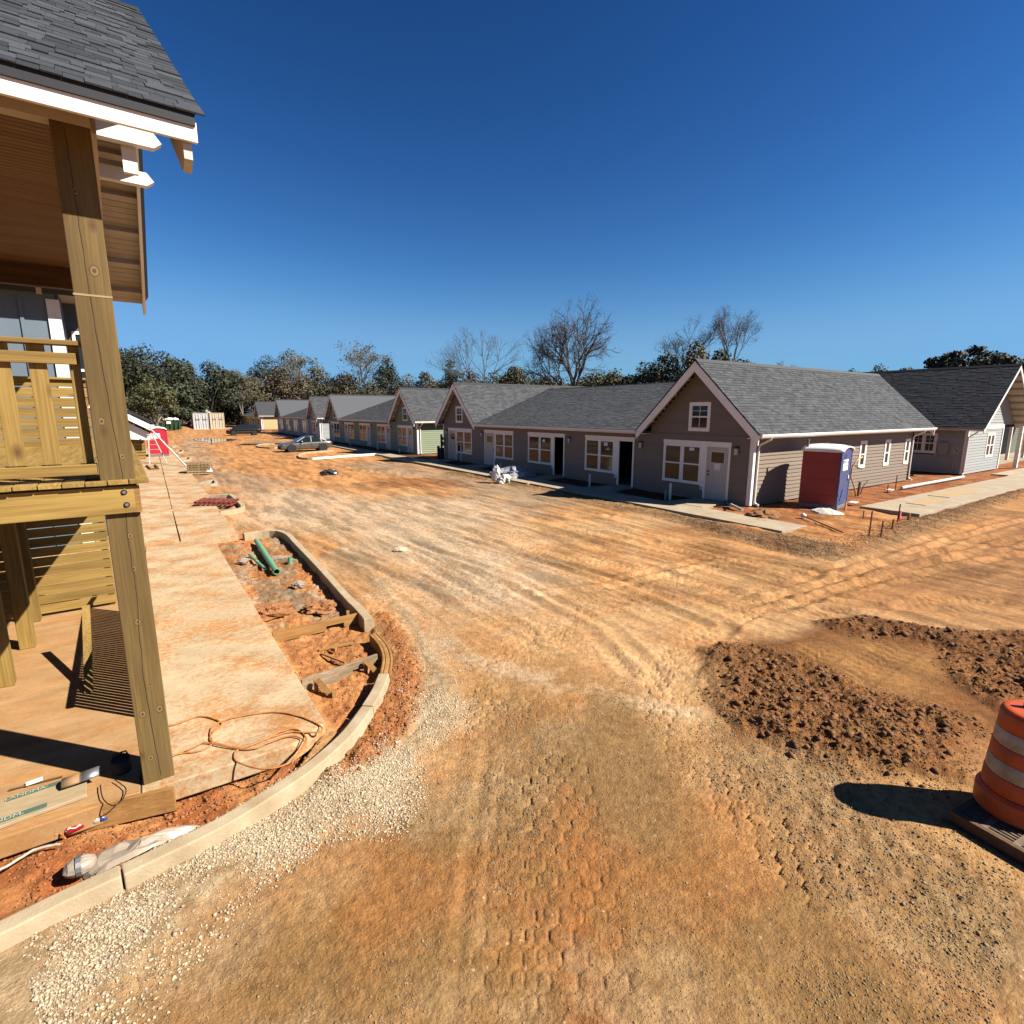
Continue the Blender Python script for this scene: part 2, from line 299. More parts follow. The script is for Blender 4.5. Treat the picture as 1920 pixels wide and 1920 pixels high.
Z_yard=[(14.27,8.88),(16.04,8.58),(14.88,6.24),(19.35,6.83),(21.77,8.58),(26.23,8.54),(41.03,8.88),(45.97,9.02),(38.01,10.91),(30.11,10.36),(18.77,11.55),(16.26,11.4)]
Z_bed=[(1.12,17.38),(1.78,17.67),(3.03,17.1),(3.1,15.59),(2.91,9.93),(2.89,8.96),(2.63,7.34),(2.08,6.39),(1.47,5.73),(1.37,5.8),(1.3,9.46)]
Z_bed2=[(-2.28,4.8),(-1.29,4.79),(-0.6,4.9),(0.1,5.01),(0.92,5.38),(1.33,5.89),(0.94,5.85),(-0.16,5.86),(-1.46,5.8),(-2.71,6.03)]
Z_apron=[(5.42,1.94),(5.75,1.87),(6.07,1.62),(6.31,1.31),(6.52,1.01),(6.27,0.7),(4.92,0.45),(5.06,0.67),(5.15,1.08),(5.21,1.53),(5.26,1.81)]
Z_grey=[(1.97,31.79),(2.66,28.95),(3.16,26.55),(6.11,29.01),(3.64,38.52),(5,73.62),(4.39,101.17),(1.66,55.91)]
Z_asph=[(10.92,37.9),(14.82,37.76),(14.84,29.16),(15.07,20.63),(13.92,15.2),(11.34,16.93),(12.58,26),(11.05,31.7)]
Z_red1=[(8.87,27.16),(11.61,28.08),(13.53,25.36),(12.12,23.28),(9.93,24.07),(8.44,25.08)]
Z_pile=[(3.02,122.49),(5.99,175.65),(12.43,272.84),(9.9,173.02),(7.61,119.41)]
TRACKS=[ # wheel tracks with lug prints: centre line, half width, lug pitch, depth, kind
 ([(1.66,1.77),(2.11,2.38),(2.64,3.14),(3.2,4),(3.66,4.81),(4.18,5.82),(4.5,6.71)],.40,.17,.014,'hex'),
 ([(1.33,1.99),(1.74,2.63),(2.23,3.41),(2.72,4.21),(3.31,5.05),(4.02,5.73),(5.35,6.39),(7.33,6.87),(9.81,7.02)],.30,.17,.011,'hex'),
 ([(3.84,1.17),(4.13,1.99),(4.39,2.8),(4.7,3.58),(5.2,4.24),(6.32,4.8),(8.15,5.34),(10.65,5.8),(13.16,6.31)],.36,.17,.022,'hex'),
 ([(2.35,4.07),(2.68,4.57),(3.18,5.28),(3.71,5.94),(4.77,6.65),(6.72,7.11),(9.32,7.35),(12.08,7.61)],.30,.16,.016,'hex'),
 ([(5.44,3.62),(5.54,4.35),(5.52,5.12),(5.28,6.31),(4.91,7.67),(5.1,10.41),(5.57,13.64)],.30,.15,.014,'hex'),
 ([(10.83,5.68),(11.75,7.54),(11.5,8.96),(11.22,10.62),(10.6,12.78)],.30,.16,.018,'bar'),
 ([(9.66,5.67),(9.61,7.15),(9.2,8.68),(8.32,10.44),(7.87,12.86)],.30,.16,.014,'bar'),
 ([(6.3,7.56),(8.17,7.68),(10.48,7.82),(13.46,8.35),(15.75,8.41)],.28,.15,.014,'bar'),
 ([(5.07,9.13),(6.87,10.24),(9.67,11.65),(12.29,12.13)],.28,.16,.014,'bar'),
 ([(17.07,3.41),(14.79,4.16),(12.73,4.84),(10.37,5.2),(8.09,5.09),(6.38,4.75)],.34,.17,.02,'bar'),
 ([(13.65,2.63),(12.81,3.37),(11.6,4.01),(10,4.42),(8.3,4.54)],.3,.16,.016,'bar'),
 ([(4.14,1.6),(4.13,2.14),(4.1,2.71),(4.31,3.48)],.28,.16,.012,'hex'),
 ([(8.31,1.41),(9.28,2.02),(10,2.67),(10.03,3.25)],.34,.17,.03,'bar'),
 ([(8.48,3.68),(7.16,3.63),(6,3.39),(5.08,3.08)],.3,.17,.03,'bar'),
 ([(9.55,3.08),(7.74,3.05),(6.31,2.89),(5.16,2.69)],.3,.17,.02,'bar')]
RUTS=[([(1.09,2.25),(1.57,2.99),(1.98,3.58),(2.45,4.19),(2.71,4.55)],.05,.03),([(1.17,2.19),(1.69,2.91),(2.13,3.48),(2.48,3.89)],.03,.012),
 ([(5.72,3.89),(6.3,4.39),(6.92,4.73),(7.81,5),(9.28,5.22),(12.15,5.45)],.05,.02),
 ([(1.84,2.02),(2.25,2.54),(2.66,3.13)],.03,.01)]
FAR=[([(2.37,26.15),(5.51,19.49),(7.3,12.48),(7.85,7.68),(7.63,5.4)],.10,.035),([(2.83,29.51),(7.54,21.81),(9.75,13.34),(10.32,8.49),(11.57,5.84),(13.75,4.62),(18.37,3.71)],.11,.04),
 ([(7.97,32.08),(11.06,21.26),(12.01,13.36),(11.86,8.07),(12.57,5.65),(20.73,4.24)],.11,.04),([(3.25,15.96),(4.26,10.51),(4.54,6.93)],.09,.025),([(3.23,21.01),(5.3,14.58),(5.89,9.42),(5.79,6.36),(5.28,4.89)],.10,.03),
 ([(10.68,5.37),(14.09,5.4),(19.19,5.28),(25.05,4.95)],.12,.045),([(8.47,5.13),(11.23,5.01),(15.15,4.69),(21.45,4.17)],.12,.045),([(2.51,39.28),(5.9,33.47),(10.06,21.93),(10.98,13.52),(11.23,10.22)],.12,.035),
 ([(3.86,47.86),(8.61,40.41),(12.12,29.29),(13.26,19.78),(12.97,13.87)],.14,.035),([(3.64,61.2),(6.7,49.05),(9.88,34.34),(11.63,25.31)],.15,.03),([(3.22,11.67),(4.53,9.5),(5.97,8.15),(8.17,7.68),(11.75,7.54)],.10,.03),([(8.36,6.18),(10.01,5.43),(11.11,3.99),(12.91,2.46)],.12,.04)]
def height(x,y,fine=True):
    n1=fbm(x*.35,y*.35,4,3)-.5; n2=fbm(x*1.7,y*1.7,4,8)-.5
    z=RZ+n1*.05+n2*.03
    wob=(fbm(x*1.3,y*1.3,4,21)-.5)
    dl=sdf(x,y,Z_lime)+wob*.35; ml=sm(dl,.12)
    z=z+ml*(.03+.02*n2)
    mb=sm(sdf(x,y,Z_mound)+wob*.4,.22)
    m1=sm(sdf(x,y,Z_moundA)+wob*.5,.17); m2=sm(sdf(x,y,Z_moundB)+wob*.5,.17)
    mh=np.clip(m1+m2,0,1)
    clod=fbm(x*7,y*7,4,31,.6)-.45; lump=fbm(x*2.3,y*2.3,3,33)-.5
    z=z+mb*.025+mh*(.085+.15*lump+.09*clod+.05*(fbm(x*19,y*19,2,35)-.5))
    gr=sm(sdf(x,y,Z_grit)+wob*.4,.25); z=z+gr*(.05*(fbm(x*9,y*9,3,41)-.5))
    be=sm(sdf(x,y,Z_berm)+wob*.35,.25); z=z+be*(.04+.085*(fbm(x*4,y*4,4,51,.6)-.35))
    bn=sm(sdf(x,y,Z_bermN)+wob*.3,.3); z=z+bn*(.05+.10*(fbm(x*3,y*3,4,53,.6)-.35))
    ya=sm(sdf(x,y,Z_yard),.35); z=z*(1-ya)+ya*(-.03+.10*(fbm(x*1.5,y*1.5,4,61)-.5)+.05*(fbm(x*5,y*5,3,63)-.5))
    # ground under and round the right-hand houses
    hp=np.clip((x-17.2)/.6,0,1)*np.clip((y-8.2)/1.2,0,1)*np.clip((175-y)/5,0,1); z=z*(1-hp)+hp*(-.06+.06*n2+.05*n1)
    rr=sm(sdf(x,y,Z_rutR)+wob,.8)
    gro=np.sin((y*1.0+x*.16)*2*math.pi/.42+3*wob)*.5+.5; z=z+rr*(.03*(gro-.5)*(1.6*np.clip(fbm(x*.5,y*1.2,3,71)-.3,0,1))+.04*(fbm(x*.35,y*2.2,3,73)-.5))
    # beds beside the left pavement
    b1=sm(sdf(x,y,Z_bed)+.02,.04); z=z*(1-b1)+b1*(-.17+.10*(fbm(x*2.2,y*2.2,4,81)-.5)+.07*(fbm(x*8,y*8,3,83)-.5))
    b2=sm(sdf(x,y,Z_bed2)+.02,.04); z=z*(1-b2)+b2*(-.24+.14*(fbm(x*1.8,y*1.8,4,85)-.5)+.06*(fbm(x*7,y*7,4,87)-.5))
    cl=sm(sdf(x,y,Z_clay)+wob*.15,.1); z=z+cl*(.05+.12*(fbm(x*6,y*6,4,91,.6)-.5))
    ap=sm(sdf(x,y,Z_apron)+wob*.25,.06); z=z*(1-ap)+ap*(-.105+.012*n2)
    # inside buildings / under slabs keep low
    lo=((x<-.1)&(y>5.6))|((x<.36)&(y>16.95)); z=np.where(lo&(y<60),-.25,z)
    # soil pile far away
    pi=sdf(x,y,Z_pile); z=z+np.clip(-pi,0,3)*.55*(.8+.4*n2)
    if fine:
        hard=np.clip(1-mb-be-b1-b2-cl-ap,0,1)
        for pts,hw,pit,dep,kind in TRACKS:
            pa=np.array(pts); sel=(x>pa[:,0].min()-1)&(x<pa[:,0].max()+1)&(y>pa[:,1].min()-1)&(y<pa[:,1].max()+1)
            if not sel.any(): continue
            X,Y=x[sel],y[sel]; d,s,t=pdist(X,Y,pts); L_=sum(math.hypot(q[0]-p[0],q[1]-p[1]) for p,q in zip(pts[:-1],pts[1:]))
            t=t+.03*(fbm(X*2,Y*2,2,95)-.5); m=np.clip((hw-d)/.06,0,1)*np.clip(s/.5,0,1)*np.clip((L_-s)/.8,0,1)*(hard[sel] if kind=='hex' else 1)
            vis=np.clip((fbm(X*.9,Y*.9,3,97)-.22)*5,0,1)*(.5+.5*np.clip((fbm(X*4,Y*4,2,98)-.3)*4,0,1))
            if kind=='hex':
                ax_=t/pit; ay_=s/(pit*1.732)
                def cell(ox,oy):
                    u=ax_-ox; v=ay_-oy; return u-np.floor(u+.5),(v-np.floor(v+.5))*1.732
                u1,v1=cell(0,0);u2,v2=cell(.5,.5); c=(u1**2+v1**2)<(u2**2+v2**2); u=np.where(c,u1,u2);v=np.where(c,v1,v2)
                e=.5-np.maximum(np.abs(u),np.abs(u)*.5+np.abs(v)*.866); line=np.clip((.10-e)/.06,0,1)*(.6+.4*np.clip((fbm(X*6,Y*6,2,96)-.35)*4,0,1)); face=0
            else:
                sgn=np.where(t>0,.5,0.); q=s/pit+sgn+np.abs(t)*1.2; q=q-np.floor(q); line=np.clip((np.abs(q-.5)-.22)/.08,0,1); face=0
            zz=z[sel]; zz=zz-m*dep*(.25+.95*line*vis-.25*face*vis); z=z.copy(); z[sel]=zz
        for pts,hw,dep in RUTS:
            d,s,t=pdist(x,y,pts); z=z-dep*.55*np.exp(-(d/hw)**2)*hard*(.2+fbm(x*3,y*3,3,99)); z=z+dep*.15*np.exp(-((d-hw*2.2)/hw)**2)*hard
        for pts,hw,dep in FAR:
            pa=np.array(pts); sel=(x>pa[:,0].min()-2)&(x<pa[:,0].max()+2)&(y>pa[:,1].min()-2)&(y<pa[:,1].max()+2)
            if not sel.any(): continue
            X,Y=x[sel],y[sel]; d,s,t=pdist(X,Y,pts); t=t+.12*(fbm(X*.8,Y*.8,3,94)-.5); v_=.25+1.1*fbm(X*.7,Y*.7,3,93); q=0
            for o_ in (0,.42):
                e_=np.abs(t-o_); q=q-np.exp(-(e_/hw)**2)+.65*np.exp(-((e_-1.9*hw)/(.7*hw))**2)
            z=z.copy(); z[sel]=z[sel]+dep*q*v_*hard[sel]*np.clip(s/1.5,0,1)
        z=z+hard*(.012*(fbm(x*9,y*9,4,101,.6)-.5)+.008*(fbm(x*28,y*28,2,103)-.5))
    # far hills stay flat; gentle fall-off outside
    return z
def colour(x,y):
    wob=(fbm(x*1.3,y*1.3,4,21)-.5); n=fbm(x*.5,y*.5,5,121); n2=fbm(x*2.5,y*2.5,5,123,.6); n3=fbm(x*9,y*9,3,125,.6)
    stre=fbm(x*.22+y*.9,y*.05-x*.4,5,127,.6)         # long streaks along the street
    def C(c): return np.array(c)[None,:]
    def mix(a,b,t): return a*(1-t[:,None])+b*t[:,None]
    col=mix(np.repeat(C((.45,.24,.10)),len(x),0),C((.50,.315,.155)),np.clip((n2*.6+n*.6-.45)*3,0,1))
    far=np.clip((np.hypot(x,y)-16)/16,0,1); col=mix(col,C((.50,.25,.095)),far*.8)
    col=mix(col,C((.30,.135,.05)),np.clip((stre-.56)*5,0,1)*.55)
    pale=np.clip((fbm(x*.33,y*.33,4,131)-.47)*6,0,1)*np.clip(1.3-np.hypot(x-7,y-11)/12,0,1); col=mix(col,C((.52,.36,.21)),pale*.6)
    ch=sm(sdf(x,y,Z_chalk)+wob*2.2,.9); col=mix(col,C((.50,.40,.29)),ch*np.clip(.1+1.2*n2,0,.85))
    col=mix(col,C((.34,.265,.185)),sm(sdf(x,y,Z_grey)+wob*1.5,.8)*.7*np.clip(.3+n2*1.3,0,1)); col=mix(col,C((.30,.235,.165)),sm(sdf(x,y,Z_asph)+wob*1.8,.9)*.8)
    col=mix(col,C((.24,.10,.04)),sm(sdf(x,y,Z_red1)+wob*3,.8)*.75)
    rr=sm(sdf(x,y,Z_rutR)+wob*2,1.2); col=mix(col,C((.36,.185,.075)),rr*.9); col=mix(col,C((.22,.105,.042)),rr*np.clip((fbm(x*.35,y*2.2,4,73)-.5)*4,0,1)*.6)
    br=sm(sdf(x,y,Z_brown)+wob*1.6+.35*(fbm(x*4,y*4,4,145)-.5),.75); bc=mix(np.repeat(C((.26,.155,.061)),len(x),0),C((.34,.228,.112)),np.clip((n2-.42)*4,0,1)); bc=mix(bc,C((.33,.146,.046)),np.clip((fbm(x*.8,y*.8,4,141)-.50)*6,0,1)*.6); dO,_,_=pdist(x,y,[(1.74,1.72),(2.21,2.31),(2.6,2.89),(2.97,3.39)]); bc=mix(bc,C((.34,.135,.04)),np.exp(-(dO/.22)**2)*np.clip(n2*2.2-.4,0,1))
    bc=mix(bc,C((.38,.28,.165)),np.clip((fbm(x*1.4,y*1.4,5,143,.6)-.56)*7,0,1)*.45)
    col=mix(col,bc,br)
    sp=sm(sdf(x,y,Z_smooth)+wob*.4,.2); col=mix(col,C((.24,.148,.06)),sp*.8)
    # pale lime line along the seam
    dS,_,_=pdist(x,y,[(3.4,8.24),(3.57,6.97),(3.91,5.84),(4.38,4.99),(4.85,4.29),(5.17,3.8)]); col=mix(col,C((.56,.44,.30)),np.exp(-(dS/(.10+.25*n3))**2)*np.clip(n2*2.4-.75,0,1)*.8)
    gr=sm(sdf(x,y,Z_grit)+wob*.6,.3); col=mix(col,C((.26,.165,.075)),gr*.8); col=mix(col,C((.38,.28,.16)),gr*np.clip((n3-.5)*4,0,1)*.5)
    mb=sm(sdf(x,y,Z_mound)+wob*.4,.2); mc=mix(np.repeat(C((.225,.098,.031)),len(x),0),C((.16,.066,.021)),np.clip(n2*2-.5,0,1)); col=mix(col,mc,mb*.95)
    m1=sm(sdf(x,y,Z_moundA)+wob*.5,.3); col=mix(col,C((.27,.165,.07)),m1*np.clip((n3*1.4-.5+.2*n2),0,1)*.6)
    col=mix(col,C((.33,.175,.065)),sm(sdf(x,y,Z_flat)+wob*.4,.25)*.85)
    be=sm(sdf(x,y,Z_berm)+wob*.35,.25); col=mix(col,mix(np.repeat(C((.19,.11,.05)),len(x),0),C((.30,.2,.1)),np.clip((n3-.45)*4,0,1)),be*.9)
    bn=sm(sdf(x,y,Z_bermN)+wob*.3,.3); col=mix(col,mix(np.repeat(C((.21,.09,.035)),len(x),0),C((.27,.17,.085)),np.clip((n2-.4)*4,0,1)),bn*.85)
    ya=sm(sdf(x,y,Z_yard),.35); col=mix(col,mix(np.repeat(C((.46,.23,.085)),len(x),0),C((.33,.13,.045)),np.clip((n2-.4)*4,0,1)),ya*.95)
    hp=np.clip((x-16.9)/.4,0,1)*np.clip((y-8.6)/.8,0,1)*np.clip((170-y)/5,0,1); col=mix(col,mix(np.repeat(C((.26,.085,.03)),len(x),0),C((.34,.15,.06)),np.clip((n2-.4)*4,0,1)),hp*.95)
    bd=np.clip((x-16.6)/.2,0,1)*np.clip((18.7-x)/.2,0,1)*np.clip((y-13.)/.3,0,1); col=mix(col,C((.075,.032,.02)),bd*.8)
    b1=sm(sdf(x,y,Z_bed)+.02,.05); bc=mix(np.repeat(C((.46,.22,.085)),len(x),0),C((.36,.29,.2)),np.clip((fbm(x*2.2,y*2.2,4,151)-.46)*7,0,1)*np.clip((y-8.5)/1.5,0,1)); bc=mix(bc,C((.34,.12,.04)),np.clip((n3-.48)*4,0,1)*.7); col=mix(col,bc,b1)
    b2=sm(sdf(x,y,Z_bed2)+.02,.05); bc=mix(np.repeat(C((.33,.115,.038)),len(x),0),C((.46,.22,.085)),np.clip((n2-.45)*4,0,1)); col=mix(col,bc,b2)
    cl=sm(sdf(x,y,Z_clay)+wob*.15,.1); col=mix(col,C((.36,.14,.045)),cl*.9)
    lm=sm(sdf(x,y,Z_lime)+wob*.35,.12); col=mix(col,mix(np.repeat(C((.32,.225,.125)),len(x),0),C((.48,.38,.25)),np.clip(n3*2-.5,0,1)),lm*.92)
    pi=sm(sdf(x,y,Z_pile),.5); col=mix(col,C((.33,.18,.09)),pi)
    ap=sm(sdf(x,y,Z_apron)+wob*.25,.07); col=mix(col,mix(np.repeat(C((.46,.285,.13)),len(x),0),C((.38,.21,.08)),np.clip((n3-.4)*3,0,1)),ap*.95)
    gs=np.clip((np.hypot(x,y)-150)/25,0,1); col=mix(col,C((.09,.085,.04)),gs)
    return col*KA*np.array([[1.1,1.02,.92]])
# one sheet: polar grid round the viewpoint, fine where the street is seen, running out to the horizon
az=np.concatenate([np.arange(-13,84,.112),np.arange(84,95,.5),np.arange(95,347,3.)]); az=np.radians(az)
rad=[.25,.7,1.2,1.6]; 
while rad[-1]<70: rad.append(rad[-1]*(1.0047 if rad[-1]<15 else 1.0075 if rad[-1]<30 else 1.02))
while rad[-1]<1500: rad.append(rad[-1]*1.18)
rad=np.array(rad); A,RR=np.meshgrid(az,rad); gx=(RR*np.sin(A)).ravel(); gy=(RR*np.cos(A)).ravel()
gz=height(gx,gy); na,nr=len(az),len(rad)
i=np.arange(nr-1)[:,None]*na; j=np.arange(na)[None,:]; j2=(j+1)%na
Q=np.stack([i+j,i+na+j,i+na+j2,i+j2],-1).reshape(-1,4)
m_ground,n_,b_=newmat('bare_earth'); L_=n_.links
at=n_.nodes.new('ShaderNodeAttribute'); at.attribute_name='Col'; tc=n_.nodes.new('ShaderNodeTexCoord')
no=n_.nodes.new('ShaderNodeTexNoise'); no.inputs['Scale'].default_value=11; no.inputs['Detail'].default_value=12; no.inputs['Roughness'].default_value=.82; L_.new(tc.outputs['Object'],no.inputs['Vector'])
vo=n_.nodes.new('ShaderNodeTexVoronoi'); vo.inputs['Scale'].default_value=55; vo.inputs['Randomness'].default_value=1; L_.new(tc.outputs['Object'],vo.inputs['Vector'])
mr=n_.nodes.new('ShaderNodeMapRange'); mr.inputs['From Min'].default_value=.36; mr.inputs['From Max'].default_value=.64; mr.inputs['To Min'].default_value=.58; mr.inputs['To Max'].default_value=1.34; L_.new(no.outputs['Fac'],mr.inputs[0])
# streaks drawn along the street by traffic, fading out close to the viewer's own patch
mps=n_.nodes.new('ShaderNodeMapping'); mps.inputs['Scale'].default_value=(1.0,.16,1); mps.inputs['Rotation'].default_value=(0,0,R(-14)); L_.new(tc.outputs['Object'],mps.inputs[0])
ns=n_.nodes.new('ShaderNodeTexNoise'); ns.inputs['Scale'].default_value=2.4; ns.inputs['Detail'].default_value=10; ns.inputs['Roughness'].default_value=.72; L_.new(mps.outputs[0],ns.inputs['Vector'])
ln=n_.nodes.new('ShaderNodeVectorMath'); ln.operation='LENGTH'; L_.new(tc.outputs['Object'],ln.inputs[0])
fd_=n_.nodes.new('ShaderNodeMapRange'); fd_.inputs['From Min'].default_value=6; fd_.inputs['From Max'].default_value=11; L_.new(ln.outputs['Value'],fd_.inputs[0])
ms=n_.nodes.new('ShaderNodeMapRange'); ms.inputs['From Min'].default_value=.41; ms.inputs['From Max'].default_value=.58; ms.inputs['To Min'].default_value=.58; ms.inputs['To Max'].default_value=1.18; L_.new(ns.outputs['Fac'],ms.inputs[0])
mf=n_.nodes.new('ShaderNodeMix'); mf.inputs[2].default_value=1.; L_.new(fd_.outputs[0],mf.inputs[0]); L_.new(ms.outputs[0],mf.inputs[3])
mm_=n_.nodes.new('ShaderNodeMath'); mm_.operation='MULTIPLY'; L_.new(mf.outputs[0],mm_.inputs[0]); L_.new(mr.outputs[0],mm_.inputs[1])
sc=n_.nodes.new('ShaderNodeVectorMath'); sc.operation='SCALE'; L_.new(at.outputs['Color'],sc.inputs[0]); L_.new(mm_.outputs[0],sc.inputs['Scale'])
peb=n_.nodes.new('ShaderNodeMapRange'); peb.inputs['From Min'].default_value=.93; peb.inputs['From Max'].default_value=.96; L_.new(vo.outputs['Color'],peb.inputs[0])
pm=n_.nodes.new('ShaderNodeMath'); pm.operation='MULTIPLY'; pm.inputs[1].default_value=.35; L_.new(peb.outputs[0],pm.inputs[0])
mx=n_.nodes.new('ShaderNodeMix'); mx.data_type='RGBA'; L_.new(pm.outputs[0],mx.inputs[0]); L_.new(sc.outputs[0],mx.inputs[6]); mx.inputs[7].default_value=(.5,.42,.3,1)
L_.new(mx.outputs[2],b_.inputs['Base Color']); b_.inputs['Roughness'].default_value=.95; b_.inputs['Specular IOR Level'].default_value=.15
bp=n_.nodes.new('ShaderNodeBump'); bp.inputs['Strength'].default_value=.62; bp.inputs['Distance'].default_value=.035
n3=n_.nodes.new('ShaderNodeTexNoise'); n3.inputs['Scale'].default_value=45; n3.inputs['Detail'].default_value=6; n3.inputs['Roughness'].default_value=.7; L_.new(tc.outputs['Object'],n3.inputs['Vector'])
v2=n_.nodes.new('ShaderNodeTexVoronoi'); v2.inputs['Scale'].default_value=48; L_.new(tc.outputs['Object'],v2.inputs['Vector'])
hb=n_.nodes.new('ShaderNodeMath'); hb.operation='MULTIPLY_ADD'; L_.new(v2.outputs['Distance'],hb.inputs[0]); hb.inputs[1].default_value=-.28; L_.new(n3.outputs['Fac'],hb.inputs[2])
L_.new(hb.outputs[0],bp.inputs['Height']); L_.new(bp.outputs[0],b_.inputs['Normal'])
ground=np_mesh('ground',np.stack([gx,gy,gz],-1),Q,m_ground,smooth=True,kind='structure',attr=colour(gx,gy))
def gh(x,y): return float(height(np.array([float(x)]),np.array([float(y)]))[0])
# ---------------------------------------------------------------- loose stones and clods (nobody could count them)
_t=(1+5**.5)/2
IV=np.array([(-1,_t,0),(1,_t,0),(-1,-_t,0),(1,-_t,0),(0,-1,_t),(0,1,_t),(0,-1,-_t),(0,1,-_t),(_t,0,-1),(_t,0,1),(-_t,0,-1),(-_t,0,1)])/1.9
IF=np.array([(0,11,5),(0,5,1),(0,1,7),(0,7,10),(0,10,11),(1,5,9),(5,11,4),(11,10,2),(10,7,6),(7,1,8),(3,9,4),(3,4,2),(3,2,6),(3,6,8),(3,8,9),(4,9,5),(2,4,11),(6,2,10),(8,6,7),(9,8,1)])
OV=np.array([(1,0,0),(-1,0,0),(0,1,0),(0,-1,0),(0,0,1),(0,0,-1)],float); OF=np.array([(0,2,4),(2,1,4),(1,3,4),(3,0,4),(2,0,5),(1,2,5),(3,1,5),(0,3,5)])
def rocks(name,xy,size,mat,flat=.7,sink=.25,lowpoly=False,z=None):
    n=len(xy); V0,F0=(OV,OF) if lowpoly else (IV,IF); k=len(V0)
    V=V0[None]*(1+NR.uniform(-.38,.38,(n,k,1))); V=V*np.stack([NR.uniform(.8,1.3,n),NR.uniform(.7,1.1,n),NR.uniform(.55,1,n)*flat/.8],-1)[:,None]
    # random tilt then spin
    a=NR.uniform(0,6.283,n); b=NR.uniform(-.5,.5,n); ca,sa,cb,sb=np.cos(a),np.sin(a),np.cos(b),np.sin(b)
    x,y,zz=V[...,0],V[...,1],V[...,2]; y,zz=y*cb[:,None]-zz*sb[:,None],y*sb[:,None]+zz*cb[:,None]
    x,y=x*ca[:,None]-y*sa[:,None],x*sa[:,None]+y*ca[:,None]
    V=np.stack([x,y,zz],-1)*size[:,None,None]
    h=height(xy[:,0],xy[:,1]) if z is None else z
    V+=np.stack([xy[:,0],xy[:,1],h+size*(.5-sink)*flat],-1)[:,None]
    F=(F0[None]+(np.arange(n)*k)[:,None,None]).reshape(-1,3)
    return np_mesh(name,V.reshape(-1,3),F,mat,kind='stuff',k=3)
def scatter(poly,n,wobble=.4,edge=.25,dens=None,maxd=None):
    p=np.array(poly); lo,hi=p.min(0),p.max(0); out=[]
    c=0
    while c<n:
        q=NR.uniform(lo,hi,(n*3,2)); d=sdf(q[:,0],q[:,1],poly)+(fbm(q[:,0]*1.3,q[:,1]*1.3,4,21)-.5)*wobble
        keep=NR.uniform(0,1,len(q))<sm(d,edge); r=np.hypot(q[:,0],q[:,1])
        keep&=NR.uniform(0,1,len(q))<np.clip(5.5/r,0,1)**1.3
        if dens is not None: keep&=NR.uniform(0,1,len(q))<dens(q[:,0],q[:,1])
        az_=np.degrees(np.arctan2(q[:,0],q[:,1])); keep&=(az_>-14)&(az_<82)
        q=q[keep]; out.append(q); c+=len(q)
        if len(q)==0: break
    return np.concatenate(out)[:n]
m_lime=M('lime_stone',(.58,.475,.33),(.42,.32,.2),scale=30,rough=.9,island=.36,bump=.2)
m_clod=M('soil_clod',(.24,.11,.038),(.155,.068,.023),scale=20,rough=.95,island=.3,bump=.3)
m_verge=M('verge_soil',(.29,.18,.09),(.2,.115,.055),scale=20,rough=.95,island=.3)
m_grit=M('grit',(.33,.25,.15),(.2,.14,.075),scale=30,rough=.95,island=.4)
m_redclod=M('red_clod',(.38,.16,.055),(.26,.09,.03),scale=20,rough=.95,island=.3,bump=.3)
q=scatter(Z_lime,34000,.9,.4,lambda x,y:np.clip(.1+2.2*(fbm(x*1.9,y*1.9,4,165)-.3),.05,1)*np.clip((8.5-y)/3,.08,1)); props(rocks('crushed_stone',q,.003+.022*NR.beta(1.05,4.6,len(q)),m_lime,sink=.3,lowpoly=True),'pale crushed limestone banked along the outside of the curved kerb','gravel')
q=scatter(Z_chalk,5000,1.5,.8); props(rocks('stone_chips',q,NR.uniform(.006,.02,len(q)),m_lime,lowpoly=True),'thin scatter of pale stone chips over the white dusty patch','gravel')
q=scatter(Z_brown,12000,.6,.3,lambda x,y:np.clip((fbm(x*1.2,y*1.2,4,161)-.38)*4,0.04,1)*(1-.85*sm(sdf(x,y,Z_smooth),.15))); props(rocks('loose_grit',q,.0035+.011*NR.beta(1.2,4,len(q)),m_grit,lowpoly=True),'small grit and pebbles pressed into the brown wheel-marked earth','gravel')
q=scatter(Z_moundA,15000,.5,.3); q2=scatter(Z_moundB,8000,.5,.3); q=np.concatenate([q,q2]); qb=np.concatenate([scatter(Z_moundA,420,.5,.2),scatter(Z_moundB,260,.5,.2)]); props(rocks('large_clods',qb,.016+.05*NR.beta(1,3,len(qb)),m_clod,flat=.75,sink=.3),'larger broken clods lying among the crumbs of the turned soil heap','soil')
props(rocks('soil_clods',q,.004+.018*NR.beta(1.,5,len(q)),m_clod,flat=.8,sink=.35,lowpoly=True),'dark crumbly clods on the low heap of turned soil behind the barrel','soil')
q=scatter(Z_grit,4200,.9,.6); props(rocks('grey_grit',q,.004+.014*NR.beta(1.1,4.5,len(q)),m_grit),'grey brown grit spread in front of the drain grate','gravel')
Z_mid=[(2.46,27.02),(4.27,15.27),(3.85,8.54),(3.52,6.07),(5.04,4.19),(6.58,4.62),(10.58,4.69),(11.97,7.39),(11.71,13.02),(8.65,24.93)]
Z_all=[(-1.32,3.74),(-0.47,4.06),(0.66,4.19),(2.46,4.72),(3.23,5.56),(4.94,4.11),(4.34,2.47),(4.31,0.56),(3.91,0.23)]
q=np.concatenate([scatter(Z_all,15000,.6,.3,lambda x,y:np.clip((fbm(x*1.6,y*1.6,4,171)-.3)*3,.1,1)),scatter(Z_mid,9000,.8,.5,lambda x,y:np.clip((fbm(x*.9,y*.9,4,173)-.38)*5,.02,1)),scatter(Z_lime,3000,2.2,1.2)]); r_=np.hypot(q[:,0],q[:,1])
m_fine=M('earth_crumb',(.40,.26,.13),(.25,.145,.06),scale=30,rough=.95,island=.5)
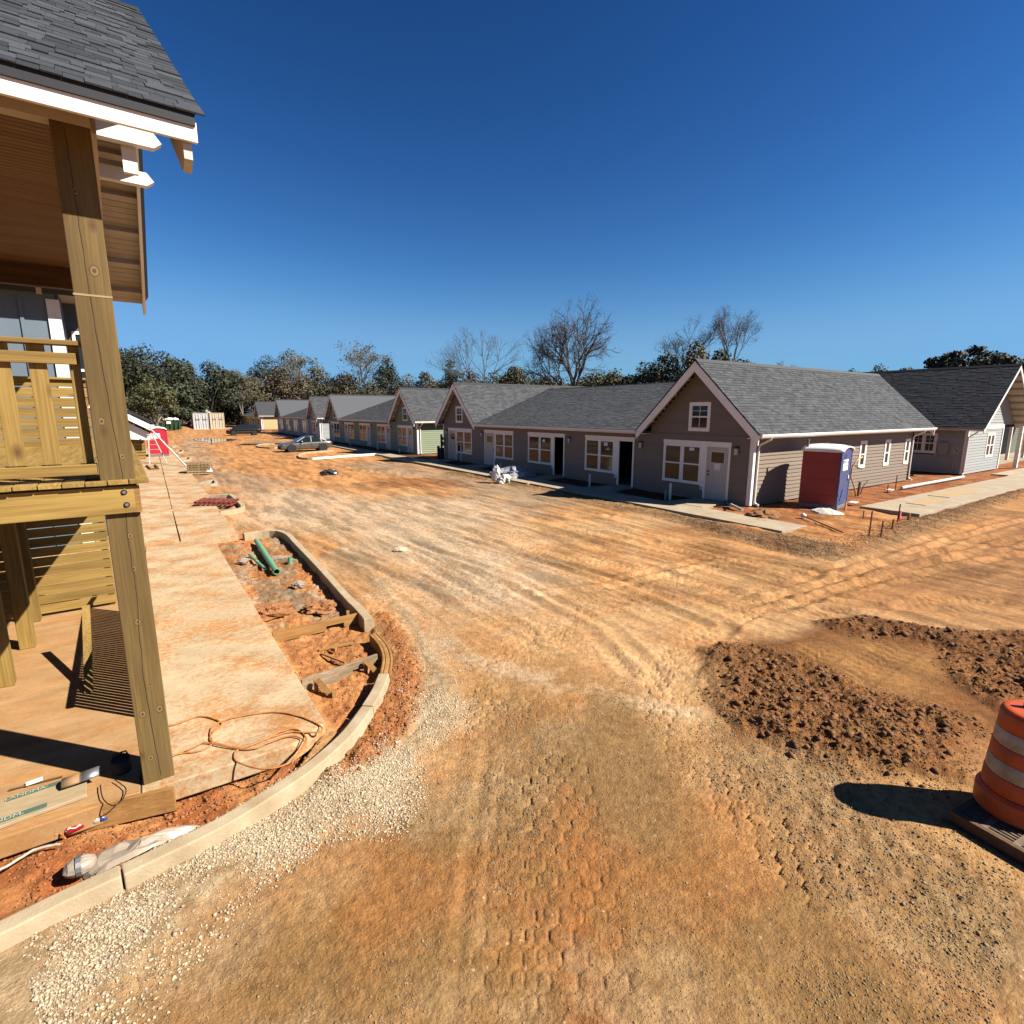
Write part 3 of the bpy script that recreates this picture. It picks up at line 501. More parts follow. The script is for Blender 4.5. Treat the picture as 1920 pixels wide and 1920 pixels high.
props(rocks('earth_crumbs',q,(.0025+.007*NR.beta(1,4,len(q)))*np.clip(r_/4,1,2.6),m_fine,sink=.3,lowpoly=True),'fine crumbs and small stones strewn over the open dirt street','gravel')
q=np.concatenate([scatter(Z_clay,1600,.15,.1),scatter(Z_bed2,1500,.1,.1),scatter(Z_bed,1600,.1,.1)]); props(rocks('clay_crumbs',q,.006+.03*NR.beta(1,4.5,len(q)),m_redclod),'red clay crumbs in the beds inside and outside the curved kerb','soil')
q=np.concatenate([scatter(Z_berm,6000,.35,.3),scatter(Z_bermN,5500,.3,.3)]); props(rocks('verge_clods',q,.008+.034*NR.beta(1.,4.5,len(q)),m_verge,flat=.8,lowpoly=True),'rough brown clods ridged along the edge of the right-hand pavement','soil')
# ================================================================ left pavement, kerb and beds
def slab(poly,z0,z1,name,mat,parent,bev=.012):
    return MB().prism([(x,y,z0) for x,y in poly],(0,0,z1-z0)).build(name,mat,parent,bevel=bev)
sw=thing('sidewalk',None,None,(0.5,10,0),kind='structure')
_a=(1.14,16.93)
def _ex(y): return _a[0]+(1.32-_a[0])*(_a[1]-y)/(_a[1]-5.81)
slab([(_ex(9.004),9.004),(_ex(12.396),12.396),(-.42,12.396),(-.42,9.004)],-.2,0,'paving_slab',m_conc,sw); slab([(_ex(12.404),12.404),_a,(-.42,16.9),(-.42,12.404)],-.2,0,'paving_slab',m_conc,sw)
slab([(1.32,5.81),(_ex(8.996),8.996),(-.42,8.996),(-.42,5.60),(.92,5.58)],-.2,0,'paving_slab',m_conc,sw)
slab([(-.428,5.62),(-.428,16.9),(-7,16.9),(-7,5.52)],-.2,-.004,'paving_slab',m_concS,sw)
E1=(1.8,17.13);E2=(1.61,54.06)
J=[1008,887,866,850,836]
def lineX(y): # right edge of the far pavement
    return E1[0]+(E2[0]-E1[0])*(y-E1[1])/(E2[1]-E1[1])
ys=[16.92,26,35.5,45,54,63]
for a_,b_ in zip(ys[:-1],ys[1:]):
    slab([(.38,a_+.008),(lineX(a_),a_+.008),(lineX(b_),b_-.008),(.36,b_-.008)],-.2,0,'paving_slab',m_conc,sw)
yi=[16.92,20.1,22.35,25.1,29.5,33.5,38.5,43.5,49.5,56,63]
for k,(a_,b_) in enumerate(zip(yi[:-1],yi[1:])):
    slab([(-4,a_+.01),(.345,a_+.01),(.345,b_-(.13 if k<4 else .06)),(-4,b_-(.13 if k<4 else .06))],-.2,.035 if 0<k<4 else .004,'paving_slab',m_conc,sw)
# kerb : swept in separate pours
def offset(pts,d):
    o=[]
    for i in range(len(pts)):
        a=Vector(pts[max(i-1,0)]);b=Vector(pts[min(i+1,len(pts)-1)]); t=(b-a).normalized(); o.append((pts[i][0]-t.y*d,pts[i][1]+t.x*d))
    return o
def dense(pts,step=.12):
    """Catmull-Rom through plan points"""
    P=[Vector((*p,0)) for p in pts];o=[]
    for i in range(len(P)-1):
        a,b,c,d=P[max(i-1,0)],P[i],P[i+1],P[min(i+2,len(P)-1)]; n=max(2,int((c-b).length/step))
        for k in range(n):
            t=k/n; o.append(.5*((2*b)+(c-a)*t+(2*a-5*b+4*c-d)*t*t+(3*b-a-3*c+d)*t**3))
    o.append(P[-1]); return [(p.x,p.y) for p in o]
def sweep(pts,prof,name,mat,parent,label=None,bev=.012):
    """prof: list of (lateral offset, z); pts plan polyline"""
    rows=[offset(pts,d) for d,_ in prof]; m=MB(); n=len(pts); k=len(prof)
    V=[(rows[j][i][0],rows[j][i][1],prof[j][1]) for i in range(n) for j in range(k)]
    F=[(i*k+j,i*k+(j+1)%k,(i+1)*k+(j+1)%k,(i+1)*k+j) for i in range(n-1) for j in range(k)]
    F+=[tuple(range(k-1,-1,-1)),tuple((n-1)*k+j for j in range(k))]
    m.add(V,F); return m.build(name,mat,parent,label,bevel=bev)
KT=.035
kerb=thing('kerb',None,None,(2,8,0),kind='structure')
KP=[(-.075,-.34),(-.075,KT),(.065,KT),(.10,-.34)]
seg1=dense([(1.92,16.87),(2.42,16.96),(2.83,16.77),(2.99,16.07),(2.96,14.86),(2.89,12.17),(2.8,9.89),(2.77,8.73)],.2)
seg2=dense([(2.63,7.91),(2.61,7.42),(2.5,6.97),(2.31,6.55)],.08)
seg3=dense([(2.28,6.5),(2.06,6.14),(1.83,5.84)],.1)
seg4=dense([(1.82,5.82),(1.48,5.44),(1.15,5.18),(0.85,5),(0.4,4.81),(0.1,4.71),(-0.17,4.66),(-0.53,4.6)],.1)
seg5=dense([(-0.54,4.6),(-0.87,4.56),(-1.21,4.49),(-1.6,4.47),(-2.12,4.47)],.1)
for sg in (seg1,seg3,seg4,seg5): sweep(sg,KP,'kerb_block',m_curb,kerb)
sweep(dense([(2.79,9.38),(2.77,8.73),(2.75,8.48)],.1),[(-.082,-.3),(-.082,KT+.012),(.072,KT+.012),(.1,-.3)],'kerb_block',m_curb,kerb)
# timber-capped stretch of the kerb form
kf=thing('kerb_form','orange timber kerb form bridging the gap in the curved concrete kerb','formwork',(2.6,7.3,-.1))
sweep(seg2,[(-.07,-.3),(-.07,.015),(-.03,.015),(-.03,-.3)],'form_board',m_form,kf)
sweep(seg2,[(.04,-.3),(.04,.005),(.075,.005),(.075,-.3)],'form_board',m_form,kf)
sweep(seg2,[(-.026,-.3),(-.026,.008),(.036,.004),(.036,-.3)],'fill',m_form,kf,'orange earth packed between the boards')
# cross boards in the bed
def board_between(root,a,b,z0,z1,t,mat,name='form_board',notch=None):
    a=Vector((*a,0));b=Vector((*b,0));d=(b-a).normalized();n=Vector((-d.y,d.x,0))*t; L=(b-a).length
    def pt(s,z): q=a+d*s; return (q.x,q.y,z)
    if notch:
        s0,s1,zn=notch; poly=[pt(0,z0),pt(s0,z0),pt(s0,zn),pt(s1,zn),pt(s1,z0),pt(L,z0),pt(L,z1),pt(0,z1)]
    else: poly=[pt(0,z0),pt(L,z0),pt(L,z1),pt(0,z1)]
    return MB().prism(poly,n).build(name,mat,root,bevel=.004)
def stake(root,p,zt,h=.35,mat=None,w=.05,lean=(0,0)):
    return MB().beam((p[0]-lean[0],p[1]-lean[1],zt-h),(p[0],p[1],zt),w,w*.7,up=(0,1,0)).build('stake',mat or m_form,root)
f1=thing('form_board','orange timber form board with a cut-out, spanning the bed below the kerb corner','formwork',(*(1.96,8.91),-.1))
board_between(f1,(1.29,8.83),(2.69,8.88),-.17,.02,.038,m_form,'plank',(.85,1.15,-.09))
stake(f1,(1.56,9.07),.03); stake(f1,(2.56,9.03),.05)
f2=thing('form_board','grey weathered form board with triangular braces, nearer the orange cord','formwork',(*(1.87,7.08),-.1))
board_between(f2,(1.32,6.95),(2.42,7.14),-.19,.015,.038,m_formgrey,'plank',(.72,.95,-.10))
for px_ in ((600,1290),(690,1258)):
    pass
def brace(root,p,q,w=.07):
    return MB().beam(p,q,w,.035,up=(0,1,0)).build('brace',m_form,root)
for (sx,sy) in ((1.5,6.93),(2.22,7.08)):
    brace(f2,(sx,sy-.05,.0),(sx+.12,sy-.33,-.17)); stake(f2,(sx-.02,sy-.045),.01,.25)
    stake(f2,(sx+.13,sy-.33),-.08,.2)
def scrap(name,label,p,q,w,h,mat,z=.0,cat='timber',group=None):
    t=thing(name,label,cat,(p[0],p[1],z),group=group)
    MB().beam((p[0],p[1],z+h/2),(q[0],q[1],z+h/2),w,h).build('timber',mat,t,bevel=.004); return t
scrap('timber_offcut','longest loose lath lying on the clay between the two form boards',(1.81,8.07),(2.34,8.04),.06,.03,m_form,-.14)
scrap('timber_offcut','thin dark-edged lath slanting below the longest one between the form boards',(1.81,7.94),(2.03,7.43),.03,.025,m_form,-.14)
scrap('timber_offcut','small square block end between two loose laths in the bed',(1.98,7.96),(2.03,7.9),.06,.055,m_form,-.13)
# pipes and rocks in the bed
def pipe(label,a,b,r,mat,name='drain_pipe'):
    t=thing(name,label,'pipe',a); d=(Vector(b)-Vector(a)); n=d.normalized()
    A,B=Vector(a),Vector(b)
    m=MB(); m.tube([A,B],r,20,cap=False); m.tube([B,A],r*.9,20,cap=False)
    k=20
    o=m.build('pipe_wall',mat,t,smooth=True); mm=MB()
    for P in (A,B):
        e=n if P is B else -n; ax=n.orthogonal().normalized(); ay=n.cross(ax)
        vs=[P+e*.001+(ax*math.cos(q)+ay*math.sin(q))*rr for rr in (r,r*.9) for q in [2*math.pi*i/k for i in range(k)]]
        mm.add(vs,[(i,(i+1)%k,k+(i+1)%k,k+i) for i in range(k)])
    mm.build('rim',mat,t); return t
m_green=M('green_pvc',(.17,.42,.23),(.13,.33,.18),scale=12,rough=.45,spec=.5)
a=(2.15,16.09);b=(2.04,12.61); pipe('thick green drain pipe lying in the clay bed beside the kerb',(*a,-.06),(*b,-.06),.068,m_green)
a=(1.78,14.73);b=(1.88,13.19); t_=pipe('thin short green pipe lying beside the thick green pipe',(*a,-.1),(*b,-.1),.034,m_green)
MB().tube([(a[0]*.55+b[0]*.45,a[1]*.55+b[1]*.45,-.1),(a[0]*.45+b[0]*.55,a[1]*.45+b[1]*.55,-.1)],.041,16).build('coupling',m_green,t_,smooth=True)
a=(2.5,13.52); pipe('green pipe stub standing upright in the shade of the kerb',(*a,-.2),(a[0]+.02,a[1],.0),.055,m_green,'standpipe')
def boulder(label,p,r,mat,z=None,name='rock',flat=.6,seed=0,cat='rock',rough=.5):
    rr=np.random.RandomState(seed); m=MB(); n=26; k=15; V=[]; 
    for i in range(k+1):
        th=math.pi*i/k
        for j in range(n):
            ph=2*math.pi*j/n; d=Vector((math.sin(th)*math.cos(ph),math.sin(th)*math.sin(ph),math.cos(th)))
            s=.75+.5*fbm(np.array([d.x*1.6+seed*3.1+d.z*.9]),np.array([d.y*1.6+d.z*1.1]),3,seed)[0]+rough*(fbm(np.array([d.x*5+seed+d.z*3]),np.array([d.y*5+d.z*4]),3,seed+9,.7)[0]-.5)
            V.append((p[0]+d.x*r*s*1.15,p[1]+d.y*r*s,z+d.z*r*s*flat))
    F=[(i*n+j,i*n+(j+1)%n,(i+1)*n+(j+1)%n,(i+1)*n+j) for i in range(k) for j in range(n)]
    m.add(V,F); o=m.build(name,mat,None); return props(o,label,cat)
m_rock=M('grey_rock',(.38,.32,.25),(.24,.18,.13),scale=8,rough=.95,bump=.5)
m_clayb=M('clay_lump',(.42,.19,.07),(.27,.10,.035),scale=14,rough=.95,bump=.8)
boulder('round grey brown rock in the clay just left of the thin green pipe',(1.55,14.17),.13,m_rock,-.1,seed=3)
boulder('flat grey rock in the shade right of the thick green pipe',(2.35,14.2),.16,m_rock,-.15,seed=5,flat=.35)
boulder('broken grey lump of concrete near the kerb midway along the bed',(2.28,11.58),.13,m_rock,-.12,seed=7)
boulder('wide heap of clodded red clay behind the orange form board, at the slab edge',(1.51,10.17),.30,m_clayb,-.12,'clay_heap',.42,11,'clay',1.3)
boulder('smaller heap of clodded red clay against the kerb behind the orange form board',(2.3,9.9),.24,m_clayb,-.12,'clay_heap',.45,12,'clay',1.3)
boulder('pale stone on the open dusty street right of the pipe bed',(5.17,13.05),.16,m_lime,-.1,seed=14,flat=.5)
# form lumber along the floor slab edge
fl=thing('edge_form','long orange 2x form lumber along the front edge of the porch slab','formwork',(-1,5.5,-.1))
p0=(-2.39,5.96);p1=(-0.17,5.5)
board_between(fl,p0,p1,-.24,.0,.04,m_form,'plank')
q0=(p0[0]+.0,p0[1]+.06);q1=(p1[0]-.02,p1[1]+.045)
# cord on pavement
def cord(label,name,px,r,mat,z,cat='cord'):
    pts=[Vector((*p,z)) for p in px]; o=[]
    for i in range(len(pts)-1):
        a,b,c,d=pts[max(i-1,0)],pts[i],pts[i+1],pts[min(i+2,len(pts)-1)]
        for k in range(6):
            t=k/6; q=.5*((2*b)+(c-a)*t+(2*a-5*b+4*c-d)*t*t+(3*b-a-3*c+d)*t**3); q.z=z+.006*((i*7+k)%5)/5; o.append(q)
    o.append(pts[-1]); ob=MB().tube(o,r,6).build(name,mat,None,smooth=True); return props(ob,label,cat)
m_cord=M('orange_cord',(.58,.22,.06),(.45,.16,.04),scale=10,rough=.6)
cord('long orange extension cord tangled in loops on the pavement end','extension_cord',[(-0.16,6.06),(-0.06,6.04),(0.08,5.99),(0.2,6.05),(0.2,6.25),(0.24,6.41),(0.38,6.48),(0.63,6.44),(0.9,6.32),(1.11,6.06),(1.24,5.78),(1.24,5.65),(1.12,5.68),(0.95,5.81),(0.78,5.83),(0.59,5.81),(0.41,5.78),(0.37,5.63),(0.45,5.46),(0.61,5.29),(0.81,5.26),(0.97,5.4),(1.06,5.59),(1.01,5.83),(0.86,5.88),(0.65,5.82),(0.46,5.8),(0.27,6),(0.19,6.14),(0.24,6.3),(0.33,6.41),(0.25,6.6),(0.11,6.74),(-0.1,6.7),(-0.2,6.71)],.009,m_cord,.012)
cord('second orange cord running out of the loops along the slab end','extension_cord',[(-0.18,6.03),(0.02,6.08),(0.14,6.11),(0.3,5.92),(0.53,5.71),(0.71,5.73),(0.93,5.72),(1.03,5.54),(0.93,5.37),(0.84,5.24)],.008,m_cord,.02)
m_blackw=M('black_wire',(.03,.022,.02),scale=10,rough=.5)
cord('thin black wire looped over the form lumber by the post foot','wire',[(-0.74,5.89),(-0.72,5.72),(-0.69,5.6),(-0.63,5.49),(-0.57,5.51),(-0.54,5.61),(-0.54,5.7),(-0.59,5.82),(-0.63,5.9)],.005,m_blackw,.03)
m_hose=M('white_hose',(.52,.43,.33),scale=6,rough=.5)
cord('white flexible pipe curving out of the red bed at the frame edge','hose',[(-1.46,5.36),(-1.32,5.42),(-1.19,5.5),(-1.07,5.48),(-1.01,5.46)],.012,m_hose,-.15,'pipe')
# shingle wrapper printed LANDMARK
m_wrap=M('wrapper_film',(.47,.36,.21),(.36,.26,.15),scale=6,rough=.6,stretch=(1,3,1))
m_teal=M('teal_print',(.075,.16,.13),(.10,.14,.09),scale=8,rough=.6); m_ink=M('cream_ink',(.55,.55,.42),scale=9,rough=.6)
A=Vector((*(-1.43,6.1),.03));B=Vector((*(-1.04,6.13),.03));Cc=Vector((*(-1.42,5.78),.03))
xd=(B-A).normalized(); yd=Vector((-xd.y,xd.x,0)); L=(B-A).length
wr=thing('shingle_wrapper','flattened tan shingle wrapper printed LANDMARK on teal bands, on the slab','packaging',(A.x,A.y,.0))
def wp(s,t,z=0.): q=A+xd*s+yd*t; return (q.x,q.y,.006+z)
dW=(Cc-A).dot(yd)
MB().hexa([wp(-.9,dW-.1,-.006),wp(L+.18,dW-.03,-.006),wp(L+.18,.05,-.006),wp(-.9,.05,-.006),wp(-.9,dW-.1,.02),wp(L+.18,dW-.03,.03),wp(L+.18,.05,.03),wp(-.9,.05,.02)]).build('wrapper_sheet',m_wrap,wr,bevel=.006)
MB().hexa([wp(0,-.02,.027),wp(L,-.02,.034),wp(L,.035,.034),wp(0,.035,.027),wp(0,-.02,.03),wp(L,-.02,.037),wp(L,.035,.037),wp(0,.035,.03)]).build('printed_band',m_teal,wr)
MB().hexa([wp(-.5,dW-.01,.023),wp(L-.1,dW-.01,.032),wp(L-.1,dW+.05,.032),wp(-.5,dW+.05,.023),wp(-.5,dW-.01,.026),wp(L-.1,dW-.01,.036),wp(L-.1,dW+.05,.036),wp(-.5,dW+.05,.026)]).build('printed_band',m_teal,wr)
text('lettering','LANDMARK',.062,m_ink,wr,wp(L*.44,.008,.031),xd,yd,.004,1.12)
text('lettering','LANDMARK',.068,m_ink,wr,wp(L*.16,dW+.02,.03),xd,yd,.004,1.12)
# folded flashing / cardboard tube next to it
m_card=M('brown_card',(.36,.22,.1),(.28,.16,.07),scale=6,rough=.7)
ct=thing('flashing_tube','open curled grey flashing wrapped in brown card, lying by the post foot','packaging',(*(-0.9,6.02),.0))
a=Vector((*(-1.03,6.04),.05));b=Vector((*(-0.76,6.04),.07)); d=(b-a).normalized(); n=Vector((-d.y,d.x,0)); m=MB(); N=12
for L0,L1,nm,mt in ((0,.55,'card_sleeve',m_card),(.5,1.05,'metal_curl',m_galv)):
    m=MB(); V=[]
    for s_ in (L0,L1):
        for i in range(N+1):
            t=-.35+i/N*(math.pi*1.05); r_=.075
            q=a+(b-a)*s_+n*(math.cos(t)*r_)+Vector((0,0,math.sin(t)*r_*.8)); V.append(q)
    m.add(V,[(i,i+1,N+2+i,N+1+i) for i in range(N)]); o=m.build(nm,mt,ct,smooth=True)
    so_=o.modifiers.new('thick','SOLIDIFY'); so_.thickness=.004
rod=thing('threaded_rod','thin rusty rod with a scrap of paper on it, lying on the sandy slab','rod',(*(-1.28,6.27),.0)); a=(-1.45,6.31);b=(-1.06,6.28)
MB().tube([(*a,.012),(*b,.012)],.008,6).build('rod',m_rust,rod); c=(-1.27,6.32)
MB().beam((c[0]-.06,c[1]-.01,.022),(c[0]+.06,c[1]+.01,.022),.07,.002).build('paper',m_white,rod)
# bucket-like tool bag in the post's shadow
tb=thing('tool_bag','black tool bag with a handle standing in the shadow behind the post','bag',(*(-0.58,6.03),.0)); c=(-0.58,6.01); m_bag=M('black_canvas',(.02,.02,.02),scale=30,rough=.9)
MB().lathe([(.07,.0),(.08,.02),(.085,.13),(.08,.145),(.065,.14)],(c[0],c[1]+.06,0),20).build('bag_body',m_bag,tb,smooth=True)
MB().tube([(c[0]-.07,c[1]+.06,.14),(c[0]-.05,c[1]+.06,.20),(c[0]+.05,c[1]+.06,.205),(c[0]+.07,c[1]+.06,.14)],.008,6).build('handle',m_bag,tb)
# drinks litter in the bed
m_red=M('red_can',(.45,.015,.02),(.38,.012,.015),scale=5,rough=.3,metal=.2)
m_blue=M('blue_label',(.05,.08,.32),(.04,.06,.25),scale=5,rough=.35); m_clear=M('clear_plastic',(.45,.42,.38),(.3,.26,.22),scale=9,rough=.15,spec=.8)
def lying(name,label,cat,pa,pb,z,parts):
    t=thing(name,label,cat,(*pa,z)); A_=Vector((*pa,z));D=Vector((*pb,z))-A_
    for nm,mt,prof in parts:
        ax=D.normalized(); e1=Vector((-ax.y,ax.x,0)); e2=Vector((0,0,1)); m=MB(); N=18; V=[]
        for s_,r_ in prof:
            for k in range(N): q=2*math.pi*k/N; V.append(A_+D*s_+(e1*math.cos(q)+e2*math.sin(q))*r_)
        F=[(i*N+k,i*N+(k+1)%N,(i+1)*N+(k+1)%N,(i+1)*N+k) for i in range(len(prof)-1) for k in range(N)]+[tuple(range(N-1,-1,-1)),tuple((len(prof)-1)*N+k for k in range(N))]
        m.add(V,F).build(nm,mt,t,smooth=True)
    return t,A_,D
pa=(-0.99,5.61);pb=(-0.86,5.64)
tc_,A_,D=lying('drink_can','red drink can with white script and swirl lying in the red bed','can',pa,pb,-.15,[('can_body',m_red,[(.03,.024),(.07,.032),(.9,.032),(.95,.027)]),('can_end',m_metal,[(0,.022),(.03,.024)]),('can_end',m_metal,[(.95,.027),(1,.025)])])
ax=D.normalized(); e1=Vector((-ax.y,ax.x,0)); up=Vector((0,-.45,.9)).normalized(); w_=up-ax*up.dot(ax); w_.normalize(); vd=ax.cross(w_)
m=MB()
def onc(s,ang,r=.0328): 
    q=A_+D*s+ (w_*math.cos(ang)-vd*math.sin(ang))*r; return q
for i in range(14):
    s0,s1=.1+i*.055,.1+(i+1)*.055; f=lambda s:-.35+.25*math.sin(s*9)
    m.add([onc(s0,f(s0)-.09),onc(s1,f(s1)-.09),onc(s1,f(s1)+.09),onc(s0,f(s0)+.09)],[(0,1,2,3)])
for i in range(12):
    t0,t1=2*math.pi*i/12,2*math.pi*(i+1)/12
    P_=lambda t,k:onc(.72+.12*math.cos(t)*k,.35+.45*math.sin(t)*k); m.add([P_(t0,1),P_(t1,1),P_(t1,.7),P_(t0,.7)],[(0,1,2,3)])
for i in range(9):
    t0,t1=.8+4.6*i/9,.8+4.6*(i+1)/9
    P_=lambda t,k:onc(.26+.08*math.cos(t)*k,.38+.38*math.sin(t)*k); m.add([P_(t0,1),P_(t1,1),P_(t1,.55),P_(t0,.55)],[(0,1,2,3)])
m.build('white_print',m_white,tc_)
pa=(-0.8,5.64);pb=(-0.62,5.64)
tb_,A_,D=lying('plastic_bottle','small clear plastic bottle with a blue label lying beside the red can','bottle',pa,pb,-.15,[('bottle_body',m_clear,[(0,.026),(.05,.033),(.3,.033)]),('bottle_label',m_blue,[(.3,.034),(.62,.034)]),('bottle_neck',m_clear,[(.62,.033),(.75,.026),(.88,.014)]),('cap',m_blue,[(.88,.017),(.98,.017)])])
ax=D.normalized(); up=Vector((0,-.45,.9)); w_=(up-ax*up.dot(ax)).normalized(); vd=ax.cross(w_); m=MB(); mr_=MB()
for i in range(14):
    t0,t1=2*math.pi*i/14,2*math.pi*(i+1)/14
    P_=lambda t,k:onc(.46+.09*math.cos(t)*k,.6*math.sin(t)*k,.0348); m.add([P_(t0,1),P_(t1,1),P_(t1,.0),P_(t0,.0)],[(0,1,2)])
    if i<7: Q_=lambda t,k:onc(.46+.075*math.cos(t)*k,.45*math.sin(t)*k,.0354); mr_.add([Q_(t0,1),Q_(t1,1),Q_(t1,.0)],[(0,1,2)])
m.build('label_disc',m_white,tb_); mr_.build('label_swash',m_red,tb_)
sc_=cord('scrap of orange ribbon by the red can','ribbon_scrap',[(-1.06,5.61),(-1.03,5.61),(-1,5.56),(-0.98,5.51),(-1.01,5.55)],.007,m_cord,-.15,'ribbon')
# plastic sheeting draped on the kerb
def drape(name,label,px,mat,z0,amp,seed,cat='plastic sheet'):
    c=np.array(px); n=34; ctr=c.mean(0); V=[];F=[]; rad=[0,.25,.5,.75,.92,1.]
    P=dense(list(px)+[px[0]],.06); n=len(P)
    for r_ in rad:
        for x,y in P:
            X,Y=ctr[0]+(x-ctr[0])*r_,ctr[1]+(y-ctr[1])*r_
            g=max(gh(X,Y),z0(X,Y)); f=fbm(np.array([X*5]),np.array([Y*5]),3,seed)[0]; rid=abs(fbm(np.array([X*9]),np.array([Y*4]),2,seed+5)[0]-.5)*2
            V.append((X,Y,g+.012+amp*(1-r_**3)*(.35+1.1*f)+.04*amp/.1*(1-rid)*(r_<.95)*.6))
    for i in range(len(rad)-1):
        for k in range(n): F.append((i*n+k,i*n+(k+1)%n,(i+1)*n+(k+1)%n,(i+1)*n+k))
    m=MB(); m.add(V,F); o=m.build(name,mat,None,smooth=False); o.modifiers.new('t','SOLIDIFY').thickness=.003; return props(o,label,cat)
m_sheet=M('milky_plastic',(.43,.36,.285),(.33,.26,.195),scale=3,rough=.5,spec=.4,bump=.25,bs=9)
kz=lambda X,Y: -1.
drape('plastic_sheeting','crumpled milky plastic sheeting lying in the bed against the inside of the kerb',[(-0.84,5.07),(-0.8,5.21),(-0.66,5.28),(-0.49,5.22),(-0.3,5.17),(-0.13,5.2),(0.04,5.11),(-0.06,5.05),(-0.22,4.97),(-0.41,4.9),(-0.59,4.86),(-0.73,4.87)],m_sheet,kz,.11,31)
pk=thing('plastic_bag','clear bag with a grey tape stripe at the lower end of the plastic sheeting','bag',(*(-0.83,5.02),-.18)); c=(-0.84,5.04)
m=MB(); V=[];N=14
for i in range(9):
    th=math.pi*i/8
    for j in range(N):
        ph=2*math.pi*j/N; s_=.85+.3*fbm(np.array([math.cos(ph)*2+i]),np.array([math.sin(ph)*2]),2,9)[0]
        V.append((c[0]+math.sin(th)*math.cos(ph)*.11*s_,c[1]+math.sin(th)*math.sin(ph)*.08*s_,-.12+math.cos(th)*.075*s_))
m.add(V,[(i*N+j,i*N+(j+1)%N,(i+1)*N+(j+1)%N,(i+1)*N+j) for i in range(8) for j in range(N)]).build('bag_body',m_sheet,pk)
V=[]
for i in range(10):
    t=-.3+math.pi*1.2*i/9
    for dx in (-.018,.018): V.append((c[0]+dx,c[1]-.088*math.cos(t),-.12+.088*math.sin(t)))
MB().add(V,[(2*i,2*i+1,2*i+3,2*i+2) for i in range(9)]).build('tape_stripe',m_galv,pk)
# ================================================================ near house with the timber porch (left)
NHL=(-.28,5.83,0)
nh=thing('porch_house','two-storey house with brown timber porch, grey shingle roof and white eave at left edge','house',NHL,R(2.2),local=True)
# local axes: u to the street side, v away from the viewer
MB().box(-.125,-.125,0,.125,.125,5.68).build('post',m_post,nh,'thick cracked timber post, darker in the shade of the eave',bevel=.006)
def crack(pts,w=.006):
    m=MB()
    for (u0,z0),(u1,z1) in zip(pts[:-1],pts[1:]):
        m.hexa([(u0-w,-.1275,z0),(u0+w,-.1275,z0),(u0+w,-.12,z0),(u0-w,-.12,z0),(u1-w,-.1275,z1),(u1+w,-.1275,z1),(u1+w,-.12,z1),(u1-w,-.12,z1)])
    return m
_cr=[(.02,.05),(.0,.5),(-.012,1.1),(.0,1.5),(.02,1.9),(.012,2.4),(.035,2.9),(.02,3.3),(.0,3.8),(-.015,4.2),(-.025,4.7),(-.03,5.2),(-.035,5.66)]
_c2=[]
for i in range(57):
    z=.05+5.6*i/56; k=max(j for j in range(len(_cr)-1) if _cr[j][1]<=z+1e-6); t=(z-_cr[k][1])/(_cr[k+1][1]-_cr[k][1]); _c2.append((_cr[k][0]+(_cr[k+1][0]-_cr[k][0])*t+rng.uniform(-.004,.004),z))
crack(_c2,.0019).build('drying_crack',M('crack_shadow',(.035,.02,.01)),nh)
m_kn=M('knot_wood',(.10,.055,.018),(.06,.03,.01),scale=60,rough=.8); m_kl=M('knot_pale',(.27,.17,.06),(.2,.12,.04),scale=60,rough=.8)
for (u_,z_,r_) in ((.03,2.42,.026),(.025,2.12,.024),(.0,1.62,.03),(.03,.96,.022),(-.06,.72,.034),(.075,.73,.036),(-.045,.26,.03),(.03,4.62,.04),(-.06,3.42,.03),(.05,3.12,.026),(-.02,5.2,.03)):
    for k_,(q_,mt_) in enumerate(((1.,m_kn),(.82,m_kl),(.38,m_kn))):
        m=MB(); n_k=14; m.prism([(u_+math.cos(6.2832*i/n_k)*r_*q_*.85,-.1255-.0006*k_,z_+math.sin(6.2832*i/n_k)*r_*q_*1.15) for i in range(n_k)],(0,.004,0)); m.build('knot',mt_,nh)
bl=MB().box(-.128,-.128,4.42,.128,-.1255,4.435); bl.build('chalk_line',M('chalk_mark',(.42,.3,.14),scale=9),nh)
for (u_,v_) in ((-1.5,3.25),(-1.42,4.6),(-1.47,5.9)): MB().box(u_-.09,v_-.09,0,u_+.09,v_+.09,2.64).build('post',m_wz,nh,bevel=.005)
# floor framing
MB().box(-4.5,-.168,2.632,.10,-.130,2.868).build('rim_board',m_wx,nh,bevel=.004)
MB().box(.10,-.168,2.632,.14,-.13,2.866).build('rim_board',m_form,nh,'short reddish end block of the rim')
MB().box(-4.5,-.127,2.632,-.13,-.09,2.866).build('rim_board',m_wx,nh)
for (u_,z_) in ((.027,2.815),(.035,2.705)):
    m=MB(); m.lathe([(.024,-.172),(.024,-.168)],(u_,0,z_),18,axis='y'); o=m.build('washer',m_black,nh)
    MB().lathe([(.012,-.184),(.014,-.172)],(u_,0,z_),12,axis='y').build('bolt',m_galv,nh)
for k in range(17):
    v_=.25+.42*k; MB().box(-4.4,v_-.019,2.64,.1,v_+.019,2.866).build('joist',m_wx,nh)
MB().box(.104,.13,2.64,.142,7.0,2.866).build('rim_board',m_wy,nh)
u_=.215; k=0
while u_>-4.4:
    a0,a1=u_-.142,u_
    dz=rng.uniform(-.003,.003); e=rng.uniform(-.012,.008)
    def brd(v0,v1): MB().box(a0,v0,2.886+dz,a1,v1,2.924+dz).build('deck_board',m_wy,nh,bevel=.004)
    if a1>-.125 and a0<.125: brd(-.215+e,-.128); brd(.128,7.)
    else: brd(-.215+e,7.)
    u_-=.149; k+=1
MB().box(-4.4,-.12,2.868,.1,-.09,2.884).build('ledger_strip',m_wx,nh)
